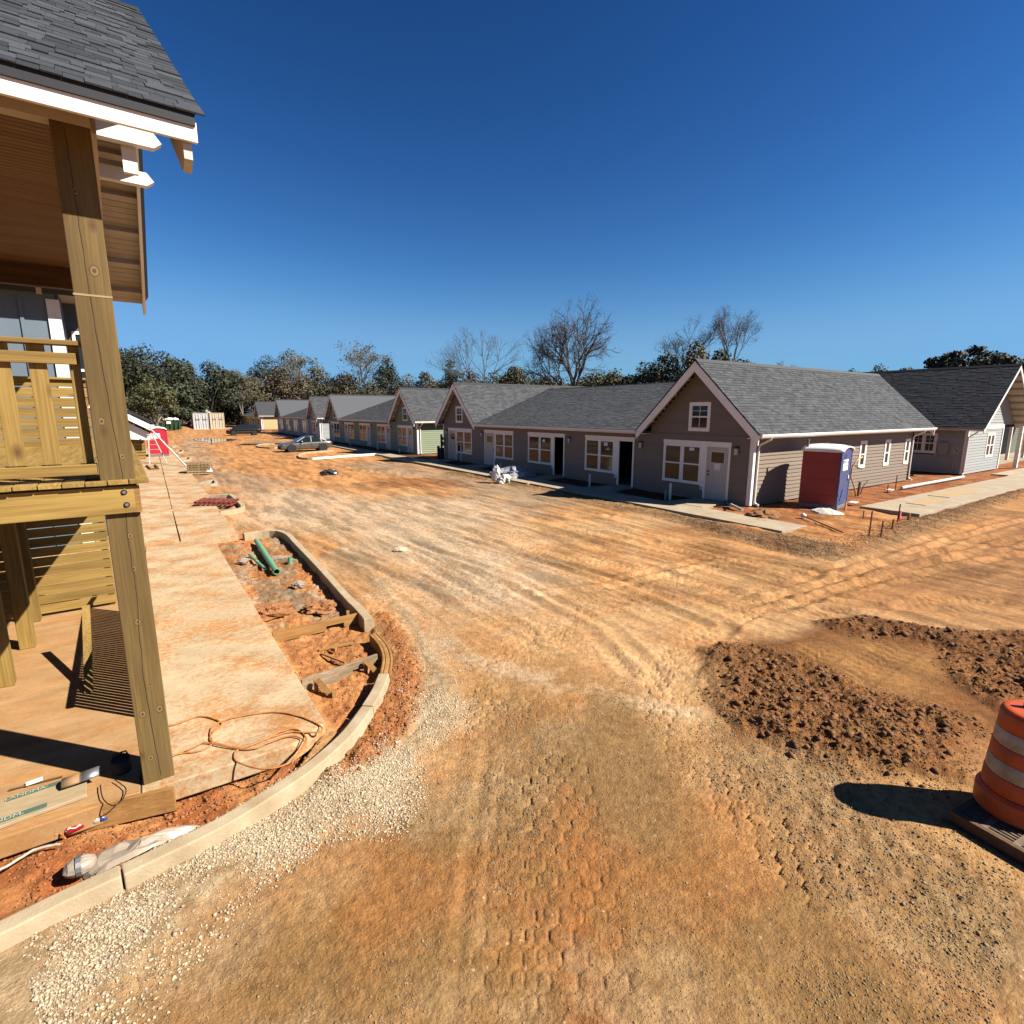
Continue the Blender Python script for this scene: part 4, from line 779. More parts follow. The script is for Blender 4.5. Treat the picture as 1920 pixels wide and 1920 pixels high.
# front railing
MB().box(-4.4,-.10,4.03,-.128,.04,4.068).build('cap_rail',m_wx,nh,bevel=.004)
MB().box(-4.4,-.07,3.88,-.17,-.032,3.97).build('top_rail',m_wx,nh,bevel=.004)
MB().box(-4.4,-.12,2.975,-.135,-.082,3.065).build('bottom_rail',m_wx,nh,bevel=.004)
MB().box(-4.4,.0,2.975,-.135,.038,3.065).build('bottom_rail',m_wx,nh,bevel=.004)
us=[-.185,-.42,-.638,-.855]+[-.855-.215*i for i in range(1,15)]
bal=None
for i,u_ in enumerate(us):
    w_=.035 if i==0 else .056
    MB().box(u_-w_,-.028,3.066,u_+w_,.0,4.03).build('baluster',m_wz,nh,bevel=.003)
# return rail further back on the deck
MB().box(-4.4,1.6,3.9,-2.0,1.7,3.94).build('cap_rail',m_wx,nh)
for i in range(8): MB().box(-2.1-.2*i,1.62,2.95,-2.0-.2*i,1.65,3.9).build('baluster',m_wz,nh)
# rear slatted screen
for r_ in range(24):
    z0=.05+.168*r_
    if 2.6<z0<2.9: continue
    uR=-.33; MB().box(-2.0+rng.uniform(-.01,.01),6.05,z0,uR,6.08,z0+.15).build('slat',m_wx,nh)
for u_ in (-1.95,-.40): MB().box(u_-.045,6.085,0,u_+.045,6.175,4.03).build('screen_post',m_wz,nh)
MB().box(-2.05,6.0,4.03,-.3,6.14,4.065).build('cap_rail',m_wx,nh)
MB().box(-2.0,5.98,2.66,-.33,6.02,2.86).build('rim_board',m_wx,nh)
# stair in the dark part under the deck
for u_ in (-2.75,-1.9):
    MB().prism([(u_,1.7,.0),(u_,2.0,.0),(u_,5.6,2.62),(u_,5.6,2.3),(u_,5.3,2.3)],(.04,0,0)).build('stringer',m_wy,nh)
for i in range(12): MB().box(-2.74,2.0+.29*i,.2+.21*i,-1.87,2.27+.29*i,.235+.21*i).build('stair_tread',m_wx,nh)
MB().box(-2.9,1.2,0,-2.86,6,2.62).build('skirt_panel',m_wy,nh)
# leaning 2x4 and its neighbour
MB().beam((-.62,2.35,.0),(-.60,3.5,.80),.09,.04,up=(0,0,1)).build('prop_stud',m_wy,nh)
# ground-level picket guard on the street side of the stair, in line behind the post
v_=1.25
while v_<5.3: MB().box(-.094,v_,.07,-.086,v_+.062,.93).build('picket',m_wz,nh); v_+=.084
MB().box(-.12,1.2,.93,-.06,5.4,.97).build('guard_rail',m_wy,nh)
# walls behind the porch
m_bb=M('blue_grey_panel',(.15,.20,.25),(.13,.175,.22),scale=2,rough=.7); m_bbd=M('shaded_panel',(.10,.12,.15),(.085,.105,.13),scale=2,rough=.7)  # second panel tone is darkened to carry the eave's shade
V0=11.3
MB().box(-9,V0,0,-.86,V0+.13,6.3).build('wall',m_bb,nh)
for i in range(14): MB().box(-1.52-.62*i,V0-.035,0,-1.45-.62*i,V0-.002,6.1).build('batten',m_bb,nh)
MB().box(-1.02,V0-.05,0,-.78,V0+.14,6.1).build('corner_board',m_white,nh)
MB().box(-.88,V0+.142,0,-.80,V0+1.7,6.3).build('wall',m_bbd,nh); MB().box(-.8,V0+1.7,0,.06,V0+1.8,6.3).build('wall',m_bbd,nh)
MB().box(-9,V0-.62,6.3,-.1,V0+1.9,6.42).build('rear_eave',m_beige,nh)
f=MB()
for (a0,a1,b0,b1) in ((-.70,-.63,3.6,5.6),(-.20,-.13,3.6,5.6),(-.63,-.20,3.6,3.68),(-.63,-.20,5.52,5.6),(-.63,-.20,4.56,4.63)): f.box(a0,V0+1.66,b0,a1,V0+1.699,b1)
wf=f.build('window',m_white,nh); MB().box(-.63,V0+1.685,3.68,-.20,V0+1.698,5.52).build('pane',m_glass,wf)
MB().box(-6,7.08,5.66,-.3,7.165,5.98).build('frieze',m_beige,nh)
for u_ in (-1.62,-.86): MB().prism([(u_,6.78,5.98),(u_,7.075,5.98),(u_,7.075,5.55),(u_,7.0,5.52)],(.07,0,0)).build('bracket',m_beige,nh)
# ceiling and beams of the porch
m=MB(); v_=-.1
while v_<6.75: m.box(-6,v_,5.97,.1,v_+.078,5.99); m.box(-6,v_+.078,5.982,.1,v_+.09,5.99); v_+=.09
m.build('ceiling',m_ceil,nh)
MB().box(-6,-.125,5.68,.13,.0,6.08).build('porch_beam',m_beige,nh)
MB().box(.11,.002,5.70,.165,7.05,6.05).build('porch_beam',m_beige,nh)
MB().box(-6,6.76,5.62,.1,6.92,5.969).build('porch_beam',m_dkwood,nh)
# roof
EV,EZ,RV,RZT=-.64,5.77,3.44,8.58; FV=7.80
SL=math.hypot(RV-EV,RZT-EZ); sdir=Vector((0,(RV-EV)/SL,(RZT-EZ)/SL)); snor=Vector((0,-sdir.z,sdir.y)); UR=.86
E0=Vector((0,EV,EZ))
def sp(u,s,h): q=E0+sdir*s+snor*h; return (u,q.y,q.z)
MB().hexa([sp(-6,.0,-.09),sp(.74,.0,-.09),sp(.74,SL,-.09),sp(-6,SL,-.09),sp(-6,.0,0),sp(.80,.0,0),sp(.80,SL,0),sp(-6,SL,0)]).build('roof_deck',m_black,nh)
MB().hexa([(-6,RV,RZT-.10),(.74,RV,RZT-.10),(.74,FV,EZ-.10),(-6,FV,EZ-.10),(-6,RV,RZT+.02),(.82,RV,RZT+.02),(.82,FV,EZ+.02),(-6,FV,EZ+.02)]).build('roof_deck',m_black,nh)
tabs=[];CO=.146;nc=int(SL/CO)
for c in range(nc):
    u_=UR-rng.uniform(0,.2); u1=UR+.004*rng.uniform(-1,1)
    while u1>-2.2:
        w_=rng.choice((.09,.12,.16,.2,.25)); th=rng.choice((.004,.004,.010,.013)); tabs.append((max(u1-w_,-6),u1-.003,c*CO,th)); u1-=w_
    
meshes={}
tabs.sort(key=lambda t:-(t[0]) + (0 if t[0]>-1.25+.045*(t[2]/CO) else 50))
def tab_mesh(w_,th):
    k=(round(w_,3),th)
    if k not in meshes:
        me=bpy.data.meshes.new('shingle'); h=.004
        P=[(0,0,h),(w_,0,h),(w_,CO*.86+.02,h*.3),(0,CO*.86+.02,h*.3)]; q=[Vector((x,0,0))+sdir*y+snor*z for x,y,z in P]+[Vector((x,0,0))+sdir*y+snor*(z+th) for x,y,z in P]
        me.from_pydata(q,[],[(4,5,6,7),(0,1,5,4),(1,2,6,5),(3,0,4,7)]); me.materials.append(m_sh); meshes[k]=me
    return meshes[k]
rest=MB()
for i,(ua,ub,s_,th) in enumerate(tabs):
    w_=round(ub-ua,3)
    if i<300:
        o=bpy.data.objects.new('shingle',tab_mesh(w_,th)); COL.objects.link(o); o.parent=nh; o.location=E0+sdir*(s_-.02)+Vector((ua,0,0))
    else:
        a_=[sp(ua,s_-.02,.004),sp(ub,s_-.02,.004),sp(ub,s_+CO*.86,.002),sp(ua,s_+CO*.86,.002),sp(ua,s_-.02,.004+th),sp(ub,s_-.02,.004+th),sp(ub,s_+CO*.86,.002+th),sp(ua,s_+CO*.86,.002+th)]
        rest.add(a_,[(4,5,6,7),(0,1,5,4),(1,2,6,5),(3,0,4,7)])
for c in range(nc): # plain courses out of frame
    rest.add([sp(-6,c*CO-.02,.004),sp(-2.3,c*CO-.02,.004),sp(-2.3,c*CO+CO,.002),sp(-6,c*CO+CO,.002),sp(-6,c*CO-.02,.012),sp(-2.3,c*CO-.02,.012),sp(-2.3,c*CO+CO,.009),sp(-6,c*CO+CO,.009)],[(4,5,6,7),(0,1,5,4)])
rest.build('shingle_field',m_sh,nh,kind='stuff')
m=MB(); u_=.84
while u_>-6: m.hexa([(u_-.24,RV-.13,RZT-.065),(u_,RV-.13,RZT-.06),(u_,RV,RZT+.03),(u_-.24,RV,RZT+.022),(u_-.24,RV-.13,RZT-.05),(u_,RV-.13,RZT-.042),(u_,RV,RZT+.05),(u_-.24,RV,RZT+.04)]); u_-=.2
m.build('ridge_cap',m_black,nh)
MB().box(-6,EV-.0,EZ-.085,.79,EV+.03,EZ-.008).build('drip_edge',m_black,nh)
MB().box(-6,EV+.02,EZ-.195,.80,EV+.055,EZ-.05).build('fascia',m_white,nh,bevel=.004)
# near-slope soffit (seen as a shaded band) and gable overhang
MB().hexa([(-6,EV+.06,EZ-.185),(.74,EV+.06,EZ-.185),(.74,-.13,EZ+.15),(-6,-.13,EZ+.15),(-6,EV+.06,EZ-.165),(.74,EV+.06,EZ-.165),(.74,-.13,EZ+.17),(-6,-.13,EZ+.17)]).build('soffit',m_beige,nh)
n_b=46; fd=Vector((0,FV-RV,EZ-RZT)); fl_=fd.length; fd.normalize(); fn=Vector((0,fd.z,-fd.y))
def fp(u,s,h): q=Vector((0,RV,RZT-.115))+fd*s+fn*h; return (u,q.y,q.z)
for k in range(n_b):
    s0=fl_*k/n_b; s1=fl_*(k+1)/n_b-.008
    MB().hexa([fp(.16,s0,.0),fp(.74,s0,.0),fp(.74,s1,.0),fp(.16,s1,.0),fp(.16,s0,.014),fp(.74,s0,.014),fp(.74,s1,.014),fp(.16,s1,.014)]).build('soffit_board',m_beige,nh)
for k in range(7):
    s0=.45+.72*k; MB().hexa([fp(.17,s0,.016),fp(.72,s0,.016),fp(.72,s0+.1,.016),fp(.17,s0+.1,.016),fp(.17,s0,.12),fp(.72,s0,.12),fp(.72,s0+.1,.12),fp(.17,s0+.1,.12)]).build('lookout',m_beige,nh)
# barge boards; the near one ends in a cut tail below the fascia
m_tail=M('bare_tail',(.5,.46,.41),(.42,.385,.34),scale=7,rough=.7)
MB().prism([(.70,RV,RZT-.02),(.70,RV,RZT-.32),(.70,FV-.08,EZ-.34),(.70,FV+.02,EZ-.30),(.70,FV+.02,EZ-.02)],(.045,0,0)).build('barge_board',m_trim,nh)
MB().prism([(.70,RV-.003,RZT-.03),(.70,RV-.003,RZT-.34),(.70,EV+.22,EZ-.36),(.70,EV+.07,EZ-.31),(.70,EV+.07,EZ-.06)],(.06,0,0)).build('barge_board',m_tail,nh,'weathered barge board with a pointed tail under the eave')
def outlook(v0,zc,u1,h,w):
    return MB().prism([(.05,v0,zc-h/2),(u1-.10,v0,zc-h/2),(u1,v0,zc-.02),(u1-.09,v0,zc+h/2),(.05,v0,zc+h/2)],(0,w,0)).build('outlooker',m_white,nh,'white beam end with a pointed tip')
outlook(4.35,7.43,1.02,.2,.14); outlook(5.08,7.12,.93,.19,.14)
MB().box(.52,4.52,6.98,.70,4.6,7.95).build('gable_strut',m_trim,nh)
# ================================================================ right-hand pavements and kerbs
swr=thing('front_pavement',None,None,(15.5,25,0),kind='structure')
def wk(poly,z=0.,th=.16,mat=None): return slab(poly,z-th,z,'paving_slab',mat or m_concR,swr,.01)
def fx(y): # street edge of the row pavement
    return 15.35+(y-8.4)*.006
for a_,b_ in zip([8.42,11.6,14.9,18.6,22.6,26.6,30.6,34.6,39.,44,49,54,60,66,74,84,96,110,126],[11.59,14.89,18.59,22.59,26.59,30.59,34.59,38.99,43.99,48.99,53.99,59.99,65.99,73.99,83.99,95.99,109.99,125.99,158]):
    wk([(fx(a_),a_),(16.75,a_),(16.75,b_),(fx(b_),b_)])
ens=[(12.45,13.75),(17.4,18.6),(22.5,23.65),(29.6,31.0),(34.9,36.2)]
for (a_,b_) in ens: wk([(16.76,a_-.15),(18.50,a_),(18.50,b_),(16.76,b_+.25)],.012)
side=thing('side_pavement',None,None,(30,8.2,0),kind='structure')
for k,(a_,b_) in enumerate(zip([21.75,25.7,29.7,33.7,38.2,44,50],[25.69,29.69,33.69,38.19,43.99,49.99,60])):
    slab([(a_,7.18+.02*k),(b_,7.2+.02*k),(b_,9.05),(a_,9.08)],-.16,.03,'paving_slab',m_concR,side)
slab([(39.5,9.2),(60,9.2),(60,9.95),(39.5,9.95)],-.12,.02,'paving_slab',m_concR,side)
m_ply=M('plywood',(.52,.37,.2),(.42,.28,.14),scale=5,rough=.7,stretch=(1,4,1))
def sheet(label,x0,y0,x1,y1,z,mat,name='plywood_sheet'):
    t=MB().box(x0,y0,z,x1,y1,z+.018).build(name,mat); return props(t,label,'board')
sheet('near plywood sheet lying flat on the side pavement',23.9,7.75,26.2,8.4,.032,m_ply); sheet('far plywood sheet lying flat on the side pavement',26.9,7.95,31,8.7,.032,m_ply)
# kerbed islands in the parking row
isl=thing('parking_island',None,None,(12.5,44,0),kind='structure')
KI=[(-.07,-.3),(-.07,.03),(.07,.03),(.09,-.3)]
pth=[(15.69,44.15),(13.55,43.86),(11.4,43.06),(10.05,42.48),(9.53,43.12),(9.66,45.16),(10.39,47.7),(11.72,49.41),(13.87,50.41)]
sweep(dense(pth[:4],.5),KI,'kerb_block',m_white,isl,'pale kerb face'); sweep(dense(pth[3:],.4),KI,'kerb_block',m_curb,isl)  # front stretch is whiter than the rest of the kerb
isl2=thing('parking_island',None,None,(9.6,60,0),kind='structure')
sweep(dense([(11.64,58.99),(10.09,57.49),(9.13,59.13),(9.13,61.74),(10,64.6),(11.42,64.87)],.5),KI,'kerb_block',m_curb,isl2)
kr=thing('row_kerb',None,None,(15.3,25,0),kind='structure')
for a_,b_ in ((21.4,24.0),(24.3,29.5),(29.6,36.),(36.1,41.5)):
    MB().box(fx(a_)-.17,a_,-.3,fx(a_)-.005,b_,.02).build('kerb_block',m_curb,kr,bevel=.01)
m_mulch=M('bed_soil',(.30,.19,.1),(.2,.12,.06),scale=3,rough=.95,bump=.5,bs=12)
for nm,pp in (('island_soil',[(15.46,45.5),(13.36,46.18),(11.17,46.25),(10.37,46.11),(11.94,49.37),(14.72,50.79),(16.1,47.37)]),):
    V=[(x,y,-.02+.1*fbm(np.array([x]),np.array([y]),3,4)[0]) for x,y in dense(pp+[pp[0]],.5)]; c=np.mean(np.array(V),0)
    m=MB(); m.add([tuple(c+np.array([0,0,.08]))]+V,[(0,i,i+1) for i in range(1,len(V))]); m.build(nm,m_mulch,isl)
# kerb pockets beside the left pavement
pk_=thing('tree_pit_kerb',None,None,(2.2,24,0),kind='structure')
KQ=[(-.07,-.28),(-.07,.03),(.07,.03),(.09,-.28)]
sweep(dense([(1.67,25.82),(2.43,25.58),(2.57,25.22),(2.6,23.21),(2.59,22.05),(2.39,21.51),(1.74,21.18)],.2),KQ,'kerb_block',m_curb,pk_)
sweep(dense([(1.65,30.38),(2.05,31.11),(2.45,31.62),(2.5,31.07),(2.44,30.1),(2.18,29.79),(1.64,29.92)],.25),KQ,'kerb_block',m_concR,pk_,'pale ring of kerb')  # this ring is paler than the other pits
sweep(dense([(1.64,47.27),(2.12,48.68),(2.33,47.94),(2.13,46.11),(1.7,45.6)],.25),KQ,'kerb_block',m_curb,pk_)
sweep(dense([(1.71,56.91),(2.03,58.77),(2.28,57.75),(2.12,55.85),(1.76,54.94)],.25),KQ,'kerb_block',m_curb,pk_)
sweep(dense([(1.64,66.77),(1.93,68.25),(2.05,67.6),(1.88,65.53),(1.64,65.17)],.3),KQ,'kerb_block',m_curb,pk_)
# ================================================================ row houses
class Wall:
    """wall plane from p (plan) along d; s along, z up, o outward"""
    def __init__(w,p,d,n): w.p=Vector((*p,0)); w.d=Vector((*d,0)).normalized(); w.n=Vector((*n,0)).normalized()
    def P(w,s,z,o=0): q=w.p+w.d*s+w.n*o; return (q.x,q.y,z)
    def board(w,m,s0,s1,z0,z1,o0,o1):
        return m.hexa([w.P(s0,z0,o0),w.P(s1,z0,o0),w.P(s1,z0,o1),w.P(s0,z0,o1),w.P(s0,z1,o0),w.P(s1,z1,o0),w.P(s1,z1,o1),w.P(s0,z1,o1)])
    def lap(w,m,s0,s1,z0,z1,o=0):
        """one lapped board: thick at its lower edge"""
        return m.hexa([w.P(s0,z0,o-.02),w.P(s1,z0,o-.02),w.P(s1,z0,o+.036),w.P(s0,z0,o+.036),w.P(s0,z1,o-.02),w.P(s1,z1,o-.02),w.P(s1,z1,o+.006),w.P(s0,z1,o+.006)])
def siding(w,parent,L,z0,z1,mat,holes=(),gable=None,step=.17,single=False):
    """gable=(s_mid, z_apex, slope): clip boards under a rake"""
    m=MB(); z=z0; objs=0
    while z<z1-.01:
        za=min(z+step,z1); s0,s1=0,L
        if gable:
            sm_,zp,k,zg=gable; r_=(zp-za)/k if za>zg else 1e9; s0=max(0,sm_-r_); s1=min(L,sm_+r_)
        if s1-s0<.05: break
        cuts=sorted([(a,b) for a,b,c,d in holes if c<za-.02 and d>z+.02]); cur=s0; segs=[]
        for a,b in cuts:
            if a>cur: segs.append((cur,min(a,s1)))
            cur=max(cur,b)
        if cur<s1: segs.append((cur,s1))
        for a,b in segs:
            if single:
                q=MB(); w.lap(q,a,b,z,za+.012); q.build('siding_board',mat,parent)
            else: w.lap(m,a,b,z,za+.012)
        z=za
    if not single: m.build('siding',mat,parent,kind='stuff')
def window(w,parent,s0,s1,z0,z1,cols=1,trim=.1,mat=None,grid=False,lower=None,head=0,sill=True,simple=False):
    mt=mat or m_trim; m=MB(); zt=z1-head
    w.board(m,s0,s0+trim,z0+trim,z1,.0,.045); w.board(m,s1-trim,s1,z0+trim,z1,.0,.045)
    w.board(m,s0+trim,s1-trim,z1-trim-head*.5,z1,.0,.045); w.board(m,s0,s1,z0,z0+trim,.0,.05)
    f=m.build('window',mt,parent)
    a0,a1=s0+trim,s1-trim; b0,b1=z0+trim,z1-trim-head*.5; cw=(a1-a0)/cols; q=MB(); zm=(b0+b1)/2
    for c in range(cols):
        c0,c1=a0+c*cw,a0+(c+1)*cw; e=.035
        if c: w.board(q,c0-.06,c0+.06,b0,b1,.0,.042)
        k0=c0+(.06 if c else 0); k1=c1-(.06 if c<cols-1 else 0)
        if not simple:
            w.board(q,k0,k0+e,b0,b1,.012,.036); w.board(q,k1-e,k1,b0,b1,.012,.036); w.board(q,k0+e,k1-e,b1-e,b1,.012,.036); w.board(q,k0+e,k1-e,b0,b0+e,.012,.036)
        w.board(q,k0+(e if not simple else 0),k1-(e if not simple else 0),zm-.03,zm+.03,.012,.04)
        if grid:
            mm_=(k0+k1)/2; w.board(q,mm_-.01,mm_+.01,b0+.035,b1-.035,.012,.03); 
            for zz in ((b0+zm)/2,(b1+zm)/2)[1:] : w.board(q,k0+e,k1-e,zz-.008,zz+.008,.012,.03)
        g=MB(); w.board(g,k0,k1,zm,b1,-.02,.014); g.build('pane',m_glass,f)
        g=MB(); w.board(g,k0,k1,b0,zm,-.02,.0135); g.build('pane',lower or m_glass,f)
    q.build('sash',mt,f); return f
m_door=M('grey_door',(.60,.55,.48),(.55,.50,.44),scale=3,rough=.5)
m_lampg=M('frosted_lamp',(.6,.58,.55),scale=6,rough=.3)
def walllamp(w,parent,s,z):
    m=MB(); w.board(m,s-.09,s+.09,z+.10,z+.16,.0,.16); w.board(m,s-.09,s+.09,z-.15,z+.1,.0,.03); lp=m.build('wall_lamp',m_black,parent)
    q=MB(); w.board(q,s-.065,s+.065,z-.14,z+.098,.032,.13); q.build('lamp_glass',m_lampg,lp)
def unit(w,parent,win,door,z0=.02,opened=False,flip=False,lamp=None,sash_lower=None,tall=2.33,simple=False,number=True):
    """picture window and door under one common head board"""
    a0=min(win[0],door[0]);a1=max(win[1],door[1])
    m=MB(); w.board(m,a0-.02,a1+.02,tall-.14,tall,.0,.052); 
    d0,d1=door; w.board(m,d0,d0+.09,z0,tall-.142,.0,.048); w.board(m,d1-.09,d1,z0,tall-.142,.0,.048)
    jo=(win[1],door[0]) if win[1]<=door[0] else (door[1],win[0])
    if jo[1]-jo[0]>.02: w.board(m,jo[0],jo[1],.52,tall-.142,.0,.04)
    m.build('door_frame',m_trim,parent)
    window(w,parent,win[0],win[1],.54,tall-.143,2,.085,lower=sash_lower or m_gl2,simple=simple)
    q=MB(); w.board(q,d0+.09,d1-.09,tall-.2,tall-.142,.0,.04)
    q.build('door_head',m_trim,parent)
    if opened:
        h0,h1=(d0+.09,d1-.09); q=MB()
        w.board(q,h0+.0,h0+.04,z0,tall-.2,-1.0,-.06) ; q.build('door',m_door,parent,'open grey door swung into the dark room')
    else:
        q=MB(); w.board(q,d0+.09,d1-.09,z0,tall-.2,-.045,.005); dr=q.build('door',m_door,parent)
        dm=(d0+d1)/2; hw=(d1-d0)/2-.26
        q=MB(); w.board(q,dm-hw,dm+hw,1.48,1.50,.005,.02);w.board(q,dm-hw,dm+hw,1.93,1.95,.005,.02);w.board(q,dm-hw,dm-hw+.02,1.5,1.93,.005,.02);w.board(q,dm+hw-.02,dm+hw,1.5,1.93,.005,.02); q.build('light_frame',m_trim,dr)
        q=MB(); w.board(q,dm-hw+.02,dm+hw-.02,1.5,1.93,.005,.012); q.build('door_light',m_gl2,dr)
        if not simple:
            sd=d1-.19 if not flip else d0+.19
            for zz in (1.0,1.14): q=MB(); w.board(q,sd-.025,sd+.025,zz-.025,zz+.025,.005,.05); q.build('door_knob',m_black,dr)
    if lamp is not None: walllamp(w,parent,lamp,2.02)
    if number and not simple:
        q=MB(); s_=(jo[0]+jo[1])/2; w.board(q,s_-.07,s_+.07,.36,.52,.0,.05); b_=q.build('outlet_box',m_trim,parent)
        q=MB(); w.board(q,s_-.03,s_+.03,.39,.47,.05,.055); q.build('outlet_cover',m_gl2,b_)
def roof_slope(m,e0,e1,r0,r1,tabs=True,seed=0,co=.145,tw=.3):
    """courses of tabs from the eave line e0-e1 up to the ridge line r0-r1"""
    e0,e1,r0,r1=map(Vector,(e0,e1,r0,r1)); rg=random.Random(seed); L=(r0-e0).length; n=max(2,int(L/co))
    nor=(e1-e0).cross(r0-e0).normalized(); 
    if nor.z<0: nor=-nor
    if not tabs: m.add([e0,e1,r1+nor*.001,r0+nor*.001],[(0,1,2,3)]) if 0 else m.add([e0+nor*.012,e1+nor*.012,r1+nor*.012,r0+nor*.012],[(0,1,2,3)]); return
    for c in range(n):
        t0,t1=c/n,(c+1)/n
        A=e0.lerp(r0,t0);B=e1.lerp(r1,t0);tg=t1-(.17/n if tabs else 0);C_=e1.lerp(r1,tg);D_=e0.lerp(r0,tg); W=(B-A).length; dn=(A-D_).normalized()*.012
        k=0.; st=rg.uniform(0,tw)
        if not tabs:
            m.add([A+dn+nor*.018,B+dn+nor*.018,C_+nor*.002,D_+nor*.002,A+dn,B+dn],[(0,1,2,3),(4,5,1,0)]); continue
        xs=[0.]; x=st
        while x<W-.05: xs.append(x); x+=rg.choice((.12,.17,.22,.28,.34))*tw/.25
        xs.append(W)
        for a,b in zip(xs[:-1],xs[1:]):
            u,v=a/W,b/W; th=rg.choice((.008,.010,.016,.020)); g=.002/W
            p0=A.lerp(B,u+g)+dn;p1=A.lerp(B,v-g)+dn;p2=D_.lerp(C_,v-g);p3=D_.lerp(C_,u+g)
            m.add([p0+nor*th,p1+nor*th,p2+nor*(.002+th*.35),p3+nor*(.002+th*.35),p0,p1],[(0,1,2,3),(4,5,1,0)])
def gable_roof_x(parent,x0,x1,yc,hw,ze,zr,mat,ends=(True,True),tabs=(True,True),trim=None,seed=0,gutter=True,tw=.3,drop=.0):
    """ridge runs along x; hw half span to the eave edge"""
    tr=trim or m_trim
    m=MB(); 
    m.hexa([(x0,yc-hw,ze-.06),(x1,yc-hw,ze-.06),(x1,yc,zr-.06),(x0,yc,zr-.06),(x0,yc-hw,ze),(x1,yc-hw,ze),(x1,yc,zr),(x0,yc,zr)])
    m.hexa([(x0,yc,zr-.06),(x1,yc,zr-.06),(x1,yc+hw,ze-.06),(x0,yc+hw,ze-.06),(x0,yc,zr),(x1,yc,zr),(x1,yc+hw,ze),(x0,yc+hw,ze)])
    m.build('roof_deck',m_black,parent)
    m=MB(); roof_slope(m,(x0,yc-hw,ze),(x1,yc-hw,ze),(x0,yc,zr),(x1,yc,zr),tabs[0],seed,tw=tw); m.build('shingles',mat,parent,kind='stuff')
    m=MB(); roof_slope(m,(x0,yc+hw,ze),(x1,yc+hw,ze),(x0,yc,zr),(x1,yc,zr),tabs[1],seed+1,tw=tw); m.build('shingles',mat,parent,kind='stuff')
    MB().prism([(x0+.02,yc-.14,zr-.10),(x0+.02,yc,zr+.045),(x0+.02,yc+.14,zr-.10),(x0+.02,yc,zr+.005)],(x1-x0-.04,0,0)).build('ridge_cap',m_black,parent)
    for e,xx,sg in ((ends[0],x0,1),(ends[1],x1,-1)):
        if not e: continue
        k=(zr-ze)/hw
        for s_ in (-1,1):
            yo=yc+s_*hw
            MB().prism([(xx,yo,ze-.065),(xx,yc,zr-.065),(xx,yc,zr-.45),(xx,yo-s_*.03,ze-.40)],(.04*sg,0,0)).build('rake_board',tr,parent)
            MB().hexa([(xx+.045*sg,yo-s_*.03,ze-.13),(xx+.50*sg,yo-s_*.03,ze-.13),(xx+.50*sg,yc,zr-.12),(xx+.045*sg,yc,zr-.12),(xx+.045*sg,yo-s_*.03,ze-.10),(xx+.50*sg,yo-s_*.03,ze-.10),(xx+.50*sg,yc,zr-.09),(xx+.045*sg,yc,zr-.09)]).build('soffit',m_tail,parent)
            for q in (.2,.4,.6,.8):
                y_=yo+(yc-yo)*q; z_=ze+(zr-ze)*q-.13
                MB().box(xx+.05*sg,min(y_,y_+.09*s_),z_-.09,xx+.49*sg,max(y_,y_+.09*s_),z_-.002-.06*k*0).build('lookout',tr,parent)
    if gutter:
        for s_ in (-1,1):
            yo=yc+s_*hw
            MB().prism([(x0+.05,yo,ze-.02),(x0+.05,yo+s_*.09,ze-.01),(x0+.05,yo+s_*.10,ze-.05),(x0+.05,yo+s_*.06,ze-.13),(x0+.05,yo,ze-.13)],(x1-x0-.1,0,0)).build('gutter',tr,parent,bevel=.006)
            MB().box(x0+.05,min(yo,yo-s_*.5),ze-.17,x1-.05,max(yo,yo-s_*.5),ze-.145).build('eave_soffit',tr,parent)
def downspout(parent,x,yw,ztop,yg,mat,zb=.02,name='downspout'):
    MB().tube([(x,yg,ztop),(x,yg+.03,ztop-.10),(x,yw-.10,ztop-.32),(x,yw-.07,ztop-.42),(x,yw-.07,zb+.12),(x,yw-.12,zb+.04),(x,yw-.25,zb)],[.045]*7,8).build(name,mat,parent,smooth=False)
